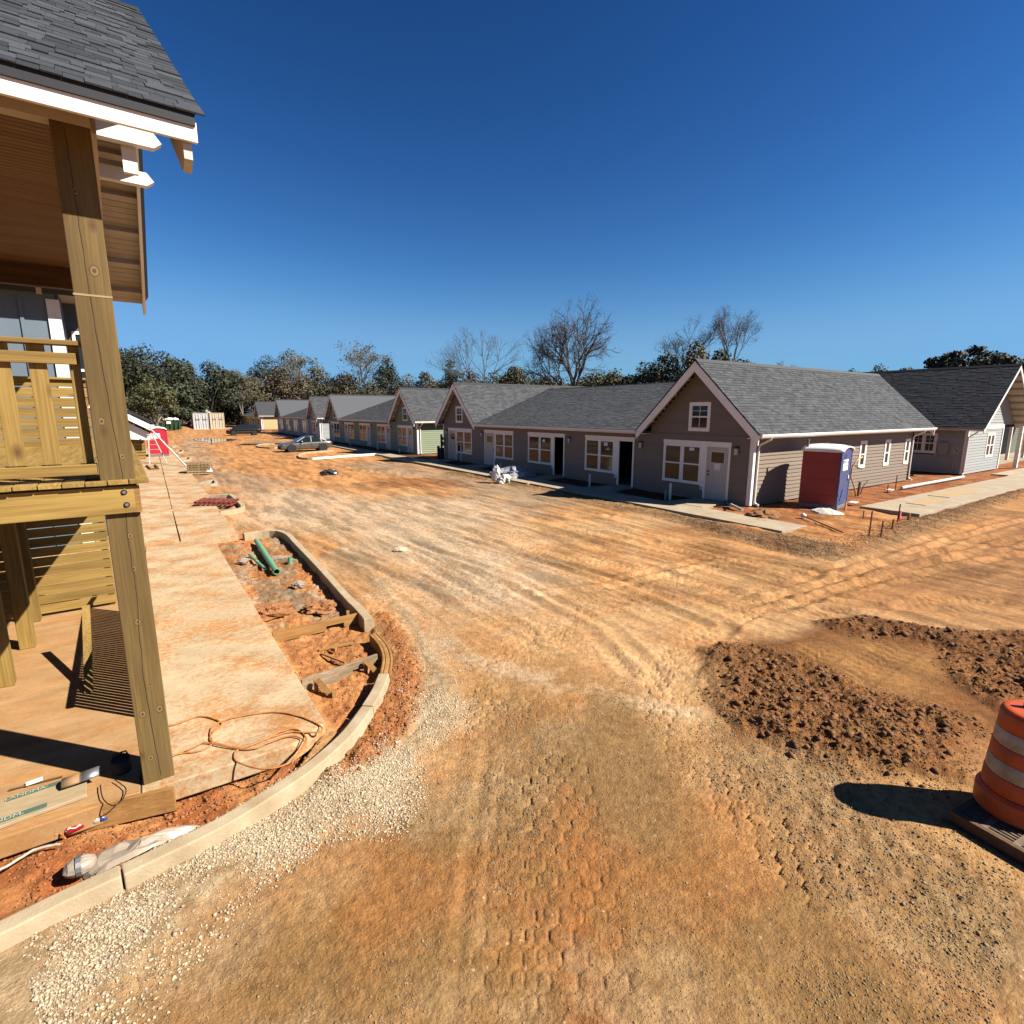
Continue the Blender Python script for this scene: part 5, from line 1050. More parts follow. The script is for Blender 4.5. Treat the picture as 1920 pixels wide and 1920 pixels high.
def row_building(name,label,ya,yb,col_side,col_front,detail=2,units=None,sx=1.,plain=False,trim=None,seed=0,group='row houses'):
    """two street-facing gable wings joined by a long eave; ya, yb: ridge lines of the wings"""
    X0=18.56; hw=2.97; t=thing(name,label,'house',(X0,ya-2.5,0),group=group)
    tr=trim or m_trim; tb=detail>=2
    wF=Wall((X0,ya-2.48),(0,1),(-1,0)); LF=yb+2.48-(ya-2.48)
    ym=yb-ya
    def rel(y): return y-(ya-2.48)
    # ---- openings of the front, measured on the nearest building and spread along the others
    base=[((13.77,15.74),(12.46,13.62),False,12.20),((18.74,20.86),(17.47,18.52),True,17.05),((23.63,25.93),(22.53,23.50),True,22.1),((27.5,29.62),(29.66,30.95),False,31.25),((32.67,34.95),(34.98,36.2),False,36.45)]
    def mapy(y):
        if y<16.6: return ya+(y-14.03)
        if y>31.9: return yb+(y-34.5)
        return ya+2.55+(y-16.58)/(31.95-16.58)*(ym-5.1)
    U=[]
    for (w0,w1),(d0,d1),op,lp in base:
        c=(w0+w1)/2; f=lambda y:rel(mapy(c)+(y-c)); U.append(((f(w0),f(w1)),(f(d0),f(d1)),op and detail>=2,f(lp)))
    holes=[]
    for wn,dr,op,lp in U:
        holes.append((wn[0]+.05,wn[1]-.05,.6,2.2)); holes.append((dr[0]+.05,dr[1]-.05,0,2.15))
    # front wall
    siding(wF,t,LF,.0,2.62,col_front,holes,step=.17)
    for yc in (ya,yb):
        siding(Wall((X0,yc-2.48),(0,1),(-1,0)),t,4.96,2.62,5.35,col_front,[(2.48-.48+(.05),2.48+.48,2.85,3.75)],(2.48,5.36,.95,2.62))
    for wn,dr,op,lp in U: unit(wF,t,wn,dr,opened=op,lamp=lp if detail>=1 else None,simple=detail<2,flip=dr[0]>wn[0])
    for yc in (ya,yb):
        c=rel(yc)-.03; window(wF,t,c-.51,c+.51,2.72,3.88,1,.11,mat=tr,grid=detail>=2,simple=detail<2)
    # side walls of the wings (lit side faces the viewer)
    wS=Wall((X0,ya-2.48),(1,0),(0,-1))
    sw_=[(7.25,9.9,.95,2.2,2),(8.62-.0,9.22,.93,2.19,1),(11.0,11.6,.9,2.17,1),(13.35,13.93,.87,2.16,1)] if detail>=2 else []
    if detail>=2: sw_=[(3.75,5.5,.95,2.2,2),(8.35,9.0,.93,2.19,1),(10.9,11.5,.9,2.17,1),(13.2,13.8,.87,2.16,1)]
    Ls=14.1
    siding(wS,t,Ls,.0,2.62,col_side,[(a+.05,b-.05,c+.05,d-.05) for a,b,c,d,_ in sw_],single=detail>=2,step=.155 if detail>=2 else .17)
    for a,b,c,d,n in sw_: window(wS,t,a,b,c,d,n,.12,mat=m_white,simple=False)
    MB().box(X0-.056,ya-2.536,0,X0+.09,ya-2.37,2.6).build('corner_board',m_white,t); MB().box(X0+Ls-.1,ya-2.536,0,X0+Ls+.03,ya-2.4,2.6).build('corner_board',m_dkwood if detail>=2 else tr,t)
    MB().box(X0-.056,yb+2.4,0,X0+.09,yb+2.51,2.6).build('corner_board',tr,t)
    # shell so that no light enters: back, far side, floor, ceiling, inner dark rooms
    MB().box(X0+Ls-.1,ya-2.44,0,X0+Ls,yb+2.44,2.62).build('back_wall',col_side,t); MB().box(X0+.05,yb+2.38,0,X0+Ls-.12,yb+2.46,2.62).build('far_wall',col_side,t)
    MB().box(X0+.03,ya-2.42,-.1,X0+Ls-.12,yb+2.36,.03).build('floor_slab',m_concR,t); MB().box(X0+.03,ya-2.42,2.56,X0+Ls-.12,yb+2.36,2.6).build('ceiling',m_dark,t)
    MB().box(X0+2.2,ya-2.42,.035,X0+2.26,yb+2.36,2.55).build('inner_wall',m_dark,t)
    # roofs
    xe=X0+15.4
    for i,yc in enumerate((ya,yb)):
        gable_roof_x(t,X0-.5,xe,yc,hw,2.70,5.52,m_shA,(True,True),(tb or i==0 and detail>=1,False) if True else None,tr,seed+i*7,tw=.3)
    xr=26.3;zr=5.22; m=MB(); x_in=X0+.15; z_in=2.68+(zr-.01-2.68)*(x_in-(X0-.48))/(xr-X0+.48)
    for y0_,y1_,xq,zq in ((ya+hw,yb-hw,X0-.48,2.68),(ya,ya+hw-.003,x_in,z_in),(yb-hw+.003,yb,x_in,z_in)):
        m.hexa([(xq,y0_,zq-.06),(xr,y0_,zr-.07),(xr,y1_,zr-.07),(xq,y1_,zq-.06),(xq,y0_,zq),(xr,y0_,zr-.01),(xr,y1_,zr-.01),(xq,y1_,zq)])
    m.hexa([(xr,ya,zr-.07),(xe,ya,2.62),(xe,yb,2.62),(xr,yb,zr-.07),(xr,ya,zr-.01),(xe,ya,2.68),(xe,yb,2.68),(xr,yb,zr-.01)]); m.build('roof_deck',m_black,t,kind='stuff')
    m=MB(); roof_slope(m,(X0-.5,ya+hw-.0,2.70),(X0-.5,yb-hw+.0,2.70),(xr,ya+hw,zr),(xr,yb-hw,zr),detail>=1,seed+31)
    roof_slope(m,(x_in,yb-hw,z_in+.02),(x_in,yb,z_in+.02),(xr,yb-hw,zr),(xr,yb,zr),detail>=1,seed+32); roof_slope(m,(x_in,ya,z_in+.02),(x_in,ya+hw,z_in+.02),(xr,ya,zr),(xr,ya+hw,zr),detail>=1,seed+33); m.build('shingles',m_shA,t,kind='stuff')
    MB().prism([(xr-.14,ya+.3,zr-.04),(xr,ya+.3,zr+.045),(xr+.14,ya+.3,zr-.04)],(0,ym-.6,0)).build('ridge_cap',m_black,t)
    MB().prism([(X0-.5,ya+hw-.02,2.68),(X0-.59,ya+hw-.02,2.69),(X0-.6,ya+hw-.02,2.65),(X0-.56,ya+hw-.02,2.57),(X0-.5,ya+hw-.02,2.57)],(0,ym-2*hw+.04,0)).build('gutter',tr,t)
    MB().box(X0-.5,ya+hw,2.53,X0,yb-hw,2.555).build('eave_soffit',tr,t)
    downspout(t,X0+.22,ya-2.48,2.6,ya-hw-.05,m_white); downspout(t,X0+Ls-.1,ya-2.48,2.6,ya-hw-.05,tr)
    return t
def side_paint(n,c): return M(n,c,tuple(q*.93 for q in c),scale=3,rough=.65,lo=.2,hi=.7,rnd=.05)
m_taupe=side_paint('taupe_siding',(.245,.186,.134)); m_grn=side_paint('green_siding',(.235,.285,.17)); m_blu=side_paint('pale_blue_siding',(.36,.39,.39)); m_yel=side_paint('yellow_siding',(.52,.43,.2))
m_paper=m_white
hA=row_building('row_house','taupe row house with two gables, nearest of the row, blue and red toilet beside it',14.03,34.5,m_taupe,m_taupe,2,seed=1)
_w=Wall((18.56,11.55),(0,1),(-1,0)); ORG=Vector(hA.location)
q=MB(); _w.board(q,1.36,1.62,1.22,1.46,.006,.010); q.build('door_notice',m_paper,hA,'white paper notice taped to the door')
q=MB(); _w.board(q,2.62,2.86,1.92,2.04,.016,.019); q.build('window_sticker',m_paper,hA); q=MB(); _w.board(q,7.7,7.95,1.85,2.02,.016,.019); q.build('window_sticker',m_paper,hA); q=MB(); _w.board(q,12.75,13.0,1.8,1.95,.016,.019); q.build('window_sticker',m_paper,hA)
hB=row_building('row_house','green row house behind the taupe one, its lit end wall pale green',44.4,66.,m_grn,m_grn,1,seed=2)
hC=row_building('row_house','grey row house behind the silver car, its lit end wall pale blue',75.5,98.4,m_blu,m_blu,1,seed=3)
hD=row_building('row_house','yellow row house farthest down the row, behind the dark van',120.,148.,m_yel,m_yel,0,seed=4)
# ================================================================ grey house on the right
m_lg=side_paint('light_grey_siding',(.36,.375,.36)); m_lgd=m_lg; m_g2=side_paint('dark_green_siding',(.14,.16,.1))
gE=thing('grey_house','light grey house with roof coloured dark for shade and deep gable at the right edge','house',(38,10.84,0))
XE=37.97; YE=10.84; xa,xb=37.45,46.35; xm=(xa+xb)/2; ze,zr=2.60,6.18; yb_=19.2
wl=Wall((XE,YE),(0,1),(-1,0)); siding(wl,gE,8,0,2.55,m_lgd,[(1.4,2.6,1.15,2.2)])
window(wl,gE,1.35,2.65,1.1,2.28,2,.12,mat=m_white,grid=True)
wg=Wall((XE,YE),(1,0),(0,-1)); siding(wg,gE,5.9,0,2.5,m_lg,[(3.3,4.55,.85,2.2)],single=True,step=.16); kE=(zr-ze)/(xm-xa)
q=MB(); wg.board(q,-.05,6.0,2.5,2.72,.0,.05); q.build('belt_board',m_white,gE)
siding(wg,gE,7.88,2.72,5.95,m_lg,[(3.15,3.72,3.35,4.75)],(xm-XE,zr-.13,kE,2.6),single=True,step=.16)
window(wg,gE,3.25,4.6,.8,2.25,2,.12,mat=m_white,grid=False); window(wg,gE,3.1,3.78,3.3,4.8,1,.11,mat=m_white)
for x_,y_ in ((XE-.03,YE-.03),(XE+5.85,YE-.03)): MB().box(x_-.02,y_-.03,0,x_+.13,y_+.12,2.5).build('corner_board',m_white,gE)
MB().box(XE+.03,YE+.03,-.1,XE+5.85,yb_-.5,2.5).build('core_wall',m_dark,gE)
MB().box(XE+5.9,YE+2.6,0,xb-.5,yb_-.5,2.5).build('porch_wall',m_g2,gE)
m=MB(); y0=YE-.85
m.hexa([(xa,y0,ze-.07),(xm,y0,zr-.07),(xm,yb_,zr-.07),(xa,yb_,ze-.07),(xa,y0,ze),(xm,y0,zr),(xm,yb_,zr),(xa,yb_,ze)])
m.hexa([(xm,y0,zr-.07),(xb,y0,ze-.07),(xb,yb_,ze-.07),(xm,yb_,zr-.07),(xm,y0,zr),(xb,y0,ze),(xb,yb_,ze),(xm,yb_,zr)]); m.build('roof_deck',m_black,gE)
m=MB(); roof_slope(m,(xa,y0,ze),(xa,yb_,ze),(xm,y0,zr),(xm,yb_,zr),True,77,tw=.32); m.build('shingles',m_shE,gE,kind='stuff')
m=MB(); roof_slope(m,(xb,y0,ze),(xb,yb_,ze),(xm,y0,zr),(xm,yb_,zr),False,78); m.build('shingles',m_shE,gE,kind='stuff')
MB().prism([(xm-.14,y0,zr-.08),(xm,y0,zr+.05),(xm+.14,y0,zr-.08)],(0,yb_-y0,0)).build('ridge_cap',m_black,gE)
for s_,xo in ((1,xa),(-1,xb)):
    MB().prism([(xo,y0,ze-.05),(xm,y0,zr-.05),(xm,y0,zr-.27),(xo+s_*.03,y0,ze-.25)],(0,.045,0)).build('rake_board',m_white,gE)
    MB().hexa([(xo+.03*s_,y0+.05,ze-.12),(xo+.03*s_,YE,ze-.12),(xm,YE,zr-.11),(xm,y0+.05,zr-.11),(xo+.03*s_,y0+.05,ze-.09),(xo+.03*s_,YE,ze-.09),(xm,YE,zr-.08),(xm,y0+.05,zr-.08)]).build('soffit',m_tail,gE)
    for q in range(1,9):
        f=q/9; x_=xo+(xm-xo)*f; z_=ze+(zr-ze)*f-.11; MB().box(x_-.05,y0+.06,z_-.13,x_+.05,YE-.02,z_-.03).build('lookout',m_beige,gE)
MB().prism([(xa,y0,ze-.02),(xa-.09,y0,ze-.01),(xa-.1,y0,ze-.05),(xa-.06,y0,ze-.13),(xa,y0,ze-.13)],(0,yb_-y0,0)).build('gutter',m_beige,gE)
MB().tube([(xa-.05,y0+.25,ze-.1),(xa-.03,y0+.28,ze-.2),(XE-.07,YE-.2,ze-.42),(XE-.07,YE-.09,ze-.5),(XE-.07,YE-.09,.1)],.04,8).build('downspout',m_white,gE)
q=MB(); wl.board(q,.75,1.25,1.05,1.75,.03,.16); q.build('meter_box',M('box_grey',(.36,.35,.34),scale=4,rough=.5),gE)
q=MB(); q.lathe([(.09,.03),(.09,.12),(.07,.16)],(XE,YE+.55,1.35),14,axis='x'); 
MB().lathe([(.10,-.16),(.10,-.05)],(XE,YE+.45,1.3),16,axis='x').build('meter',m_galv,gE)
q=MB(); wl.board(q,.28,.62,1.1,1.6,.026,.05); q.build('meter_base',m_galv,gE); MB().tube([(XE-.06,YE+.45,.02),(XE-.06,YE+.45,1.1)],.03,8).build('conduit',m_galv,gE); MB().tube([(XE-.06,YE+1.1,.02),(XE-.06,YE+1.1,1.05)],.025,8).build('conduit',m_galv,gE)
MB().box(45.2,10.2,0,45.4,10.4,2.6).build('porch_post',m_trim,gE)
gF=thing('green_house','dark green house with white porch posts beyond the grey house, cut by the frame','house',(47,12.5,0))
wf_=Wall((46.8,14.0),(1,0),(0,-1)); siding(wf_,gF,14,0,3.0,m_g2,[(2.05,3.3,.9,2.3)]); window(wf_,gF,2.0,3.4,.85,2.35,2,.12,mat=m_white)
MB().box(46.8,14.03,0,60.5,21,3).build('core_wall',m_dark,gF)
for x_ in (47.0,50.3,54): MB().box(x_,11.9,0,x_+.16,12.06,2.75).build('porch_post',m_white,gF)
MB().box(46.4,11.8,-.1,61,13.95,.12).build('porch_slab',m_concR,gF); MB().box(46.4,11.7,2.75,61,11.85,3.0).build('porch_beam',m_white,gF)
MB().hexa([(46.3,11.5,2.95),(61,11.5,2.95),(61,16.5,5.2),(46.3,16.5,5.2),(46.3,11.5,3.03),(61,11.5,3.03),(61,16.5,5.28),(46.3,16.5,5.28)]).build('roof',m_shE,gF)
# ================================================================ low house beyond the left pavement
gG=thing('porch_roof_house','low house with bright white eave boards and black roof beyond the red toilet','house',(-2,47.6,0))
def PG(px,py,Y=47.): pass
a=(-1.33,3.5);b=(0.26,2.58)
ax,az_=a; bx,bz=b; s_=(az_-bz)/(ax-bx)
MB().hexa([(ax-4,47.4,az_+4*-s_*-1-.0 if 0 else az_-s_*4),(bx,47.4,bz),(bx,56,bz),(ax-4,56,az_-s_*4),(ax-4,47.4,az_-s_*4+.1),(bx,47.4,bz+.1),(bx,56,bz+.1),(ax-4,56,az_-s_*4+.1)]).build('roof',m_black,gG)
MB().prism([(ax-4,47.45,az_-s_*4-.02),(bx-.15,47.45,bz-.05),(bx-.15,47.45,bz-.5),(ax-4,47.45,az_-s_*4-.42)],(0,.04,0)).build('rake_board',m_white,gG)
MB().prism([(ax-4,47.9,az_-s_*4-.5),(bx-.35,47.9,bz-.62),(bx-.35,47.9,bz-1.15),(ax-4,47.9,bz-.7)],(0,.06,0)).build('gable_board',m_white,gG)
MB().box(bx-.2,47.4,bz-.3,bx,56,bz-.01).build('fascia',m_white,gG)
c=(-1.42,52.09); MB().box(c[0]-.75,47.9,0,c[0]-.35,48.2,bz-.6).build('porch_post',m_white,gG)
for k in range(9): MB().box(c[0]-4,48.6+.9*k*.0,.05+.24*k,c[0]+.95,48.64,.05+.24*k+.2).build('slat',m_wx,gG)
MB().box(c[0]-4,48.7,0,c[0]+.9,56,2.2).build('core_wall',m_dkwood,gG)
# ================================================================ toilets
def plast(n,c,r=.45): return M(n,c,tuple(q*.86 for q in c),scale=3,rough=r,spec=.4,bump=.05,bs=20)
m_redp=plast('red_plastic',(.36,.028,.03)); m_blup=plast('blue_plastic',(.055,.075,.21)); m_redb=plast('bright_red_plastic',(.52,.02,.035)); m_whp=plast('white_plastic',(.78,.76,.72)); m_grp=plast('grey_plastic',(.2,.2,.21))
def toilet(label,loc,rot,side,door,sign=True,W=1.24,Hh=2.05):
    t=thing('portable_toilet',label,'portable toilet',loc,rot,group=None,local=True); h=W/2
    MB().box(-h-.03,-h-.03,0,h+.03,h+.03,.14).build('skid_base',m_grp,t,bevel=.02)
    for (x0,y0,x1,y1) in ((-h,-h+.03,-h+.04,h),(h-.04,-h+.03,h,h),(-h+.04,h-.04,h-.04,h)):
        MB().box(x0,y0,.14,x1,y1,Hh).build('side_panel',side,t)
    for s_ in (-1,1):
        for z_ in (.5,1.1,1.7):
            xx=s_*h; MB().box(min(xx,xx+.015*s_),-h+.15,z_-.05,max(xx,xx+.015*s_),h-.12,z_+.0).build('rib',side,t)
        MB().box(s_*h-.05,-h-.012,.14,s_*h+.05,-h+.05,Hh).build('corner_post',door,t)
    dr=MB().box(-h+.052,-h,.16,h-.052,-h+.035,Hh-.02).build('door',door,t)
    m=MB(); n=12; m.prism([(-h+.052,-h,Hh-.02)]+[((-h+.052)*math.cos(math.pi*i/n),-h,Hh-.02+.22*math.sin(math.pi*i/n)) for i in range(1,n)]+[(h-.052,-h,Hh-.02)],(0,.035,0)); m.build('door_arch',door,t)
    m=MB()
    for (x0,z0,x1,z1) in ((-.4,.3,-.15,.7),(-.35,1.75,-.1,2.0),(.38,1.0,.38,1.2)): m.beam((x0,-h-.012,z0),(x1,-h-.012,z1),.03,.02,up=(0,1,0))
    m.build('door_rib',door,dr); MB().box(.36,-h-.03,1.08,.46,-h,1.2).build('latch',m_whp,dr); 
    for z_ in (.5,1.0,1.8): MB().box(-h+.01,-h-.03,z_,-h+.07,-h-.013,z_+.09).build('hinge',m_grp,dr)
    if sign:
        sg=MB().box(-.42,-h-.012,1.42,.22,-h-.001,1.82).build('sign',m_whp,dr)
        text('lettering','PORTA-A',.15,m_blue,t,(-.10,-h-.013,1.71),(1,0,0),(0,0,1),.003); text('lettering','1 JOHN',.10,m_blue,t,(-.05,-h-.013,1.58),(1,0,0),(0,0,1),.003); text('lettering','800',.08,m_blue,t,(-.02,-h-.013,1.48),(1,0,0),(0,0,1),.003)
    # domed translucent roof
    m=MB(); N=16; K=10; V=[]
    for j in range(K+1):
        y=-h-.07+(2*h+.14)*j/K; e=.12*(1-abs(2*j/K-1)**3)
        for i in range(N+1):
            a=math.pi*i/N; V.append((-(h+.06)*math.cos(a),y,Hh-.02+(.19+e*.6)*math.sin(a)**.8))
    m.add(V,[(j*(N+1)+i,j*(N+1)+i+1,(j+1)*(N+1)+i+1,(j+1)*(N+1)+i) for j in range(K) for i in range(N)]); o=m.build('roof',m_whp,t,smooth=True); o.modifiers.new('t','SOLIDIFY').thickness=.05
    MB().tube([(-h+.12,h-.1,Hh),(-h+.12,h-.1,Hh+.42)],.05,10).build('vent_pipe',m_grp,t)
    return t
toilet('portable toilet with red sides and a blue door by the taupe house wall',(21.05,10.1,-.04),R(11),m_redp,m_blup,True,1.3,2.12)
toilet('bright red portable toilet with white roof on the left pavement',(.36,51.6,0),R(0),m_redb,m_redb,True,1.3,2.1)
# ================================================================ traffic barrel on the drain grate
m_or=M('orange_plastic',(.60,.09,.015),(.36,.075,.022),scale=7,rough=.5,bump=.1,bs=20,detail=10,lo=.34,hi=.55); m_refl=M('reflective_band',(.52,.44,.36),(.34,.26,.19),scale=8,rough=.4,detail=10,lo=.36,hi=.58)
a=Vector((*(5.58,1.3),0));b=Vector((*(5.51,0.79),0)); d=(b-a).normalized(); n=Vector((-d.y,d.x,0)); 
if n.dot(a)<0: n=-n
gr=thing('drain_grate','cast iron drain grate and frame under the orange barrel','drain grate',(a.x,a.y,-.12))
ZG=.0
def gp_(s,t,z): q=a+d*s+n*t; return (q.x,q.y,z)
def gb(m,s0,s1,t0,t1,z0,z1): return m.hexa([gp_(s0,t0,z0),gp_(s1,t0,z0),gp_(s1,t1,z0),gp_(s0,t1,z0),gp_(s0,t0,z1),gp_(s1,t0,z1),gp_(s1,t1,z1),gp_(s0,t1,z1)])
gb(MB(),0,1.6,0,.05,-.2,ZG).build('frame_side',m_rust,gr,bevel=.004); gb(MB(),0,1.6,.72,.77,-.2,ZG).build('frame_side',m_rust,gr); gb(MB(),0,.05,.05,.72,-.2,ZG-.002).build('frame_side',m_rust,gr); gb(MB(),-.03,1.62,-.05,-.001,-.2,-.095).build('frame_lip',m_rust,gr)
gb(MB(),.05,1.6,.05,.72,-.22,-.16).build('drain_well',m_dark,gr)
m_iron=M('worn_iron',(.27,.2,.14),(.16,.105,.065),scale=14,rough=.7,metal=.3)
for k in range(17): gb(MB(),.05,1.6,.06+.04*k,.076+.04*k,-.06,ZG-.012).build('grate_bar',m_iron,gr)
for k in range(7): gb(MB(),.20+.22*k,.245+.22*k,.052,.718,-.058,ZG-.004).build('cross_bar',m_iron,gr)
bx_,by_=6.10,.965
ba=thing('traffic_barrel','orange and white traffic barrel standing on the drain grate at the right edge','traffic barrel',(bx_,by_,.0))
prof=[(.305,.0),(.315,.02),(.315,.17),(.285,.205)]; MB().lathe(prof,(bx_,by_,0),48).build('base_ring',m_or,ba,smooth=False,bevel=.006)
zz=[.205,.36,.50,.635,.775,.93]; rr=[.283,.272,.262,.252,.242,.232]
for i,(mt,nm) in enumerate(((m_or,'orange_band'),(m_refl,'white_band'),(m_or,'orange_band'),(m_refl,'white_band'),(m_or,'orange_band'))):
    r_=rr[i]; MB().lathe([(r_-.008,zz[i]),(r_,zz[i]+.012),(r_-.006,zz[i+1]-.01),(r_-.014,zz[i+1])],(bx_,by_,0),48,cap=False).build(nm,mt,ba,smooth=True)
MB().lathe([(.222,.925),(.226,.94),(.21,.955),(.17,.958),(.0,.958)],(bx_,by_,0),48,cap=False).build('top_cap',m_or,ba,smooth=True)
MB().tube([(bx_+.10,by_-.08,.95),(bx_+.10,by_-.07,1.04),(bx_+.07,by_-.0,1.06),(bx_+.02,by_+.07,1.04),(bx_+.02,by_+.08,.95)],.022,10).build('handle',m_or,ba,smooth=True)

# ================================================================ vehicles
m_silver=M('silver_paint',(.30,.30,.28),(.27,.27,.255),scale=2,rough=.28,metal=.75,spec=.6); m_blackp=M('black_paint',(.010,.008,.009),scale=2,rough=.3,spec=.4)
m_cgl=GLASS('car_glass',(.01,.012,.014),.06); m_rim=M('dark_rim',(.62,.58,.52),scale=3,rough=.35,metal=.6); m_rims=M('silver_rim',(.5,.5,.5),scale=3,rough=.3,metal=.8); m_lamp=M('lamp_lens',(.5,.5,.48),scale=6,rough=.1); m_tail_l=M('tail_lens',(.3,.01,.01),scale=6,rough=.15)
def loft(m,rings):
    b=len(m.v);k=len(rings[0])
    for r_ in rings: m.v+=[tuple(p) for p in r_]
    for i in range(len(rings)-1):
        for j in range(k): m.f.append((b+i*k+j,b+i*k+(j+1)%k,b+(i+1)*k+(j+1)%k,b+(i+1)*k+j))
    m.f.append(tuple(b+j for j in range(k-1,-1,-1))); m.f.append(tuple(b+(len(rings)-1)*k+j for j in range(k))); return m
def car(name,label,cat,loc,rotz,s,st,gh_,wheels,wr,paint,rim,posts,gb_w,gt_w):
    t=thing(name,label,cat,loc,rotz,local=True); sc=lambda p:(p[0]*s,p[1]*s,p[2]*s)
    rings=[]
    for x,zb,zs,zt,w_ in st:
        half=[(0,zb),(w_*.86,zb),(w_*.97,zb+.12),(w_,zs-.22),(w_*.985,zs-.06),(w_*.93,zs),(w_*.72,zt-.01),(w_*.4,zt+.012),(0,zt+.018)]
        rings.append([sc((x,-y,z)) for y,z in half]+[sc((x,y,z)) for y,z in half[-2:0:-1]])
    loft(MB(),rings).build('body',paint,t,smooth=True).modifiers.new('s','SUBSURF').levels=1
    # greenhouse
    g=[]
    for x,z,zb in gh_:
        f=(z-zb)/max(1e-3,max(q[1]-q[2] for q in gh_)); wt=gb_w+(gt_w-gb_w)*f
        g.append([sc((x,-gb_w,zb-.03)),sc((x,-gb_w+(gb_w-wt)*.5,zb+(z-zb)*.55)),sc((x,-wt,z-.035)),sc((x,-wt+.1,z)),sc((x,wt-.1,z)),sc((x,wt,z-.035)),sc((x,gb_w-(gb_w-wt)*.5,zb+(z-zb)*.55)),sc((x,gb_w,zb-.03))])
    loft(MB(),g).build('cabin_glass',m_cgl,t,smooth=False)
    # roof skin over the glass
    r_=[q for q in gh_ if q[1]>max(v[1] for v in gh_)-.11]; zb=r_[0][2]
    m=MB(); V=[]
    for x,z,_ in r_: V+=[sc((x,-gt_w-.015,z-.05)),sc((x,-gt_w+.08,z+.012)),sc((x,0,z+.03)),sc((x,gt_w-.08,z+.012)),sc((x,gt_w+.015,z-.05))]
    m.add(V,[(i*5+j,i*5+j+1,(i+1)*5+j+1,(i+1)*5+j) for i in range(len(r_)-1) for j in range(4)]); o=m.build('roof',paint,t,smooth=True); o.modifiers.new('t','SOLIDIFY').thickness=.02
    for (xa_,za_,xb_,zb_,wd) in posts:
        for sd in (-1,1):
            f=lambda z: gb_w+(gt_w-gb_w)*max(0,min(1,(z-gh_[0][2])/(max(q[1] for q in gh_)-gh_[0][2])))
            MB().beam(sc((xa_,sd*(f(za_)+.012),za_)),sc((xb_,sd*(f(zb_)+.012),zb_)),.03,wd*s,up=(1,0,0)).build('pillar',paint,t)
    for x in wheels:
        for sd in (-1,1):
            yo=sd*(max(q[4] for q in st)-.02)
            MB().lathe([(wr*1.1*s,-.16),(wr*1.1*s,.004)],sc((x,yo,wr))[0:3],28,axis='y').build('wheel_arch',m_rubber,t)
            wh=thing_part=MB().lathe([(wr*.68*s,-.10*s),(wr*s,-.09*s),(wr*s,.05*s),(wr*.9*s,.065*s),(wr*.68*s,.055*s)],sc((x,yo+sd*.02,wr)),28,axis='y').build('wheel',m_rubber,t)
            rm=MB().lathe([(wr*.7*s,-.02),(wr*.7*s,.04 if sd>0 else -.09)],sc((x,yo+sd*.02,wr)),24,axis='y').build('rim',m_rubber,wh)
            m=MB(); cy_=(yo+sd*.14)*s
            for k in range(5):
                a_=math.pi*2*k/5+.3; 
                m.beam((x*s,cy_,wr*s),((x+math.cos(a_)*wr*.68)*s,cy_,(wr+math.sin(a_)*wr*.68)*s),.10*s,.03,up=(0,1,0))
            m.build('spokes',rim,wh)
    return t,sc
st=[(0,.34,.56,.62,.60),(.06,.24,.64,.70,.80),(.3,.2,.72,.79,.90),(.9,.2,.80,.87,.95),(1.6,.2,.87,.95,.95),(2.6,.2,.90,.96,.94),(3.5,.2,.92,.98,.95),(4.2,.22,.97,1.03,.95),(4.75,.28,.95,1.03,.90),(4.93,.36,.86,.94,.78)]
ghs=[(1.45,.97,.90),(1.85,1.22,.90),(2.3,1.42,.90),(2.75,1.475,.90),(3.2,1.46,.90),(3.7,1.32,.90),(4.3,1.04,.90)]
t,sc=car('silver_car','silver grey four-door car with black wheels parked on the dirt street','car',(9.5,52.15,-.10),0,.94,st,ghs,(.98,3.92),.37,m_silver,m_rim,((1.5,.98,2.3,1.42,.07),(2.86,.94,2.86,1.45,.07),(3.85,.96,3.75,1.27,.10),(3.75,1.3,4.3,1.04,.12)),.84,.63)
for sd in (-1,1):
    MB().beam(sc((.10,sd*.62,.66)),sc((.35,sd*.86,.70)),.06,.09).build('headlight',m_lamp,t); MB().box(*sc((4.80,sd*.5-.3,.78)),*sc((4.95,sd*.5+.3,.88))).build('tail_light',m_tail_l,t)
    for x0 in (1.75,2.86,3.62): MB().box(*sc((x0,sd*.948-.008,.36)),*sc((x0+.012,sd*.948+.008,.88))).build('door_seam',m_rubber,t)
    for x0 in (2.62,3.55): MB().box(*sc((x0-.1,sd*.955-.012,.78)),*sc((x0+.1,sd*.955+.012,.81))).build('door_handle',m_silver,t)
    MB().lathe([(.0,-.08),(.07,-.05),(.08,.04),(.0,.06)],sc((1.95,sd*1.0,.98)),10,axis='y').build('mirror',m_silver,t)
MB().box(*sc((-.02,-.55,.36)),*sc((.04,.55,.56))).build('grille',m_rubber,t); MB().box(*sc((.0,-.78,.24)),*sc((.10,.78,.34))).build('bumper',m_rubber,t)
st=[(0,.36,.62,.68,.62),(.06,.26,.74,.80,.82),(.35,.22,.86,.93,.92),(.9,.22,.96,1.04,.97),(1.3,.22,1.02,1.10,.98),(2.4,.22,1.04,1.08,.98),(3.8,.22,1.04,1.08,.98),(4.6,.24,1.04,1.1,.97),(4.98,.3,1.02,1.08,.93),(5.1,.4,.9,1.0,.84)]
ghs=[(.95,1.06,1.0),(1.45,1.4,1.0),(1.9,1.66,1.0),(2.5,1.75,1.0),(3.6,1.76,1.0),(4.5,1.70,1.0),(4.75,1.5,1.0),(5.02,1.06,1.0)]
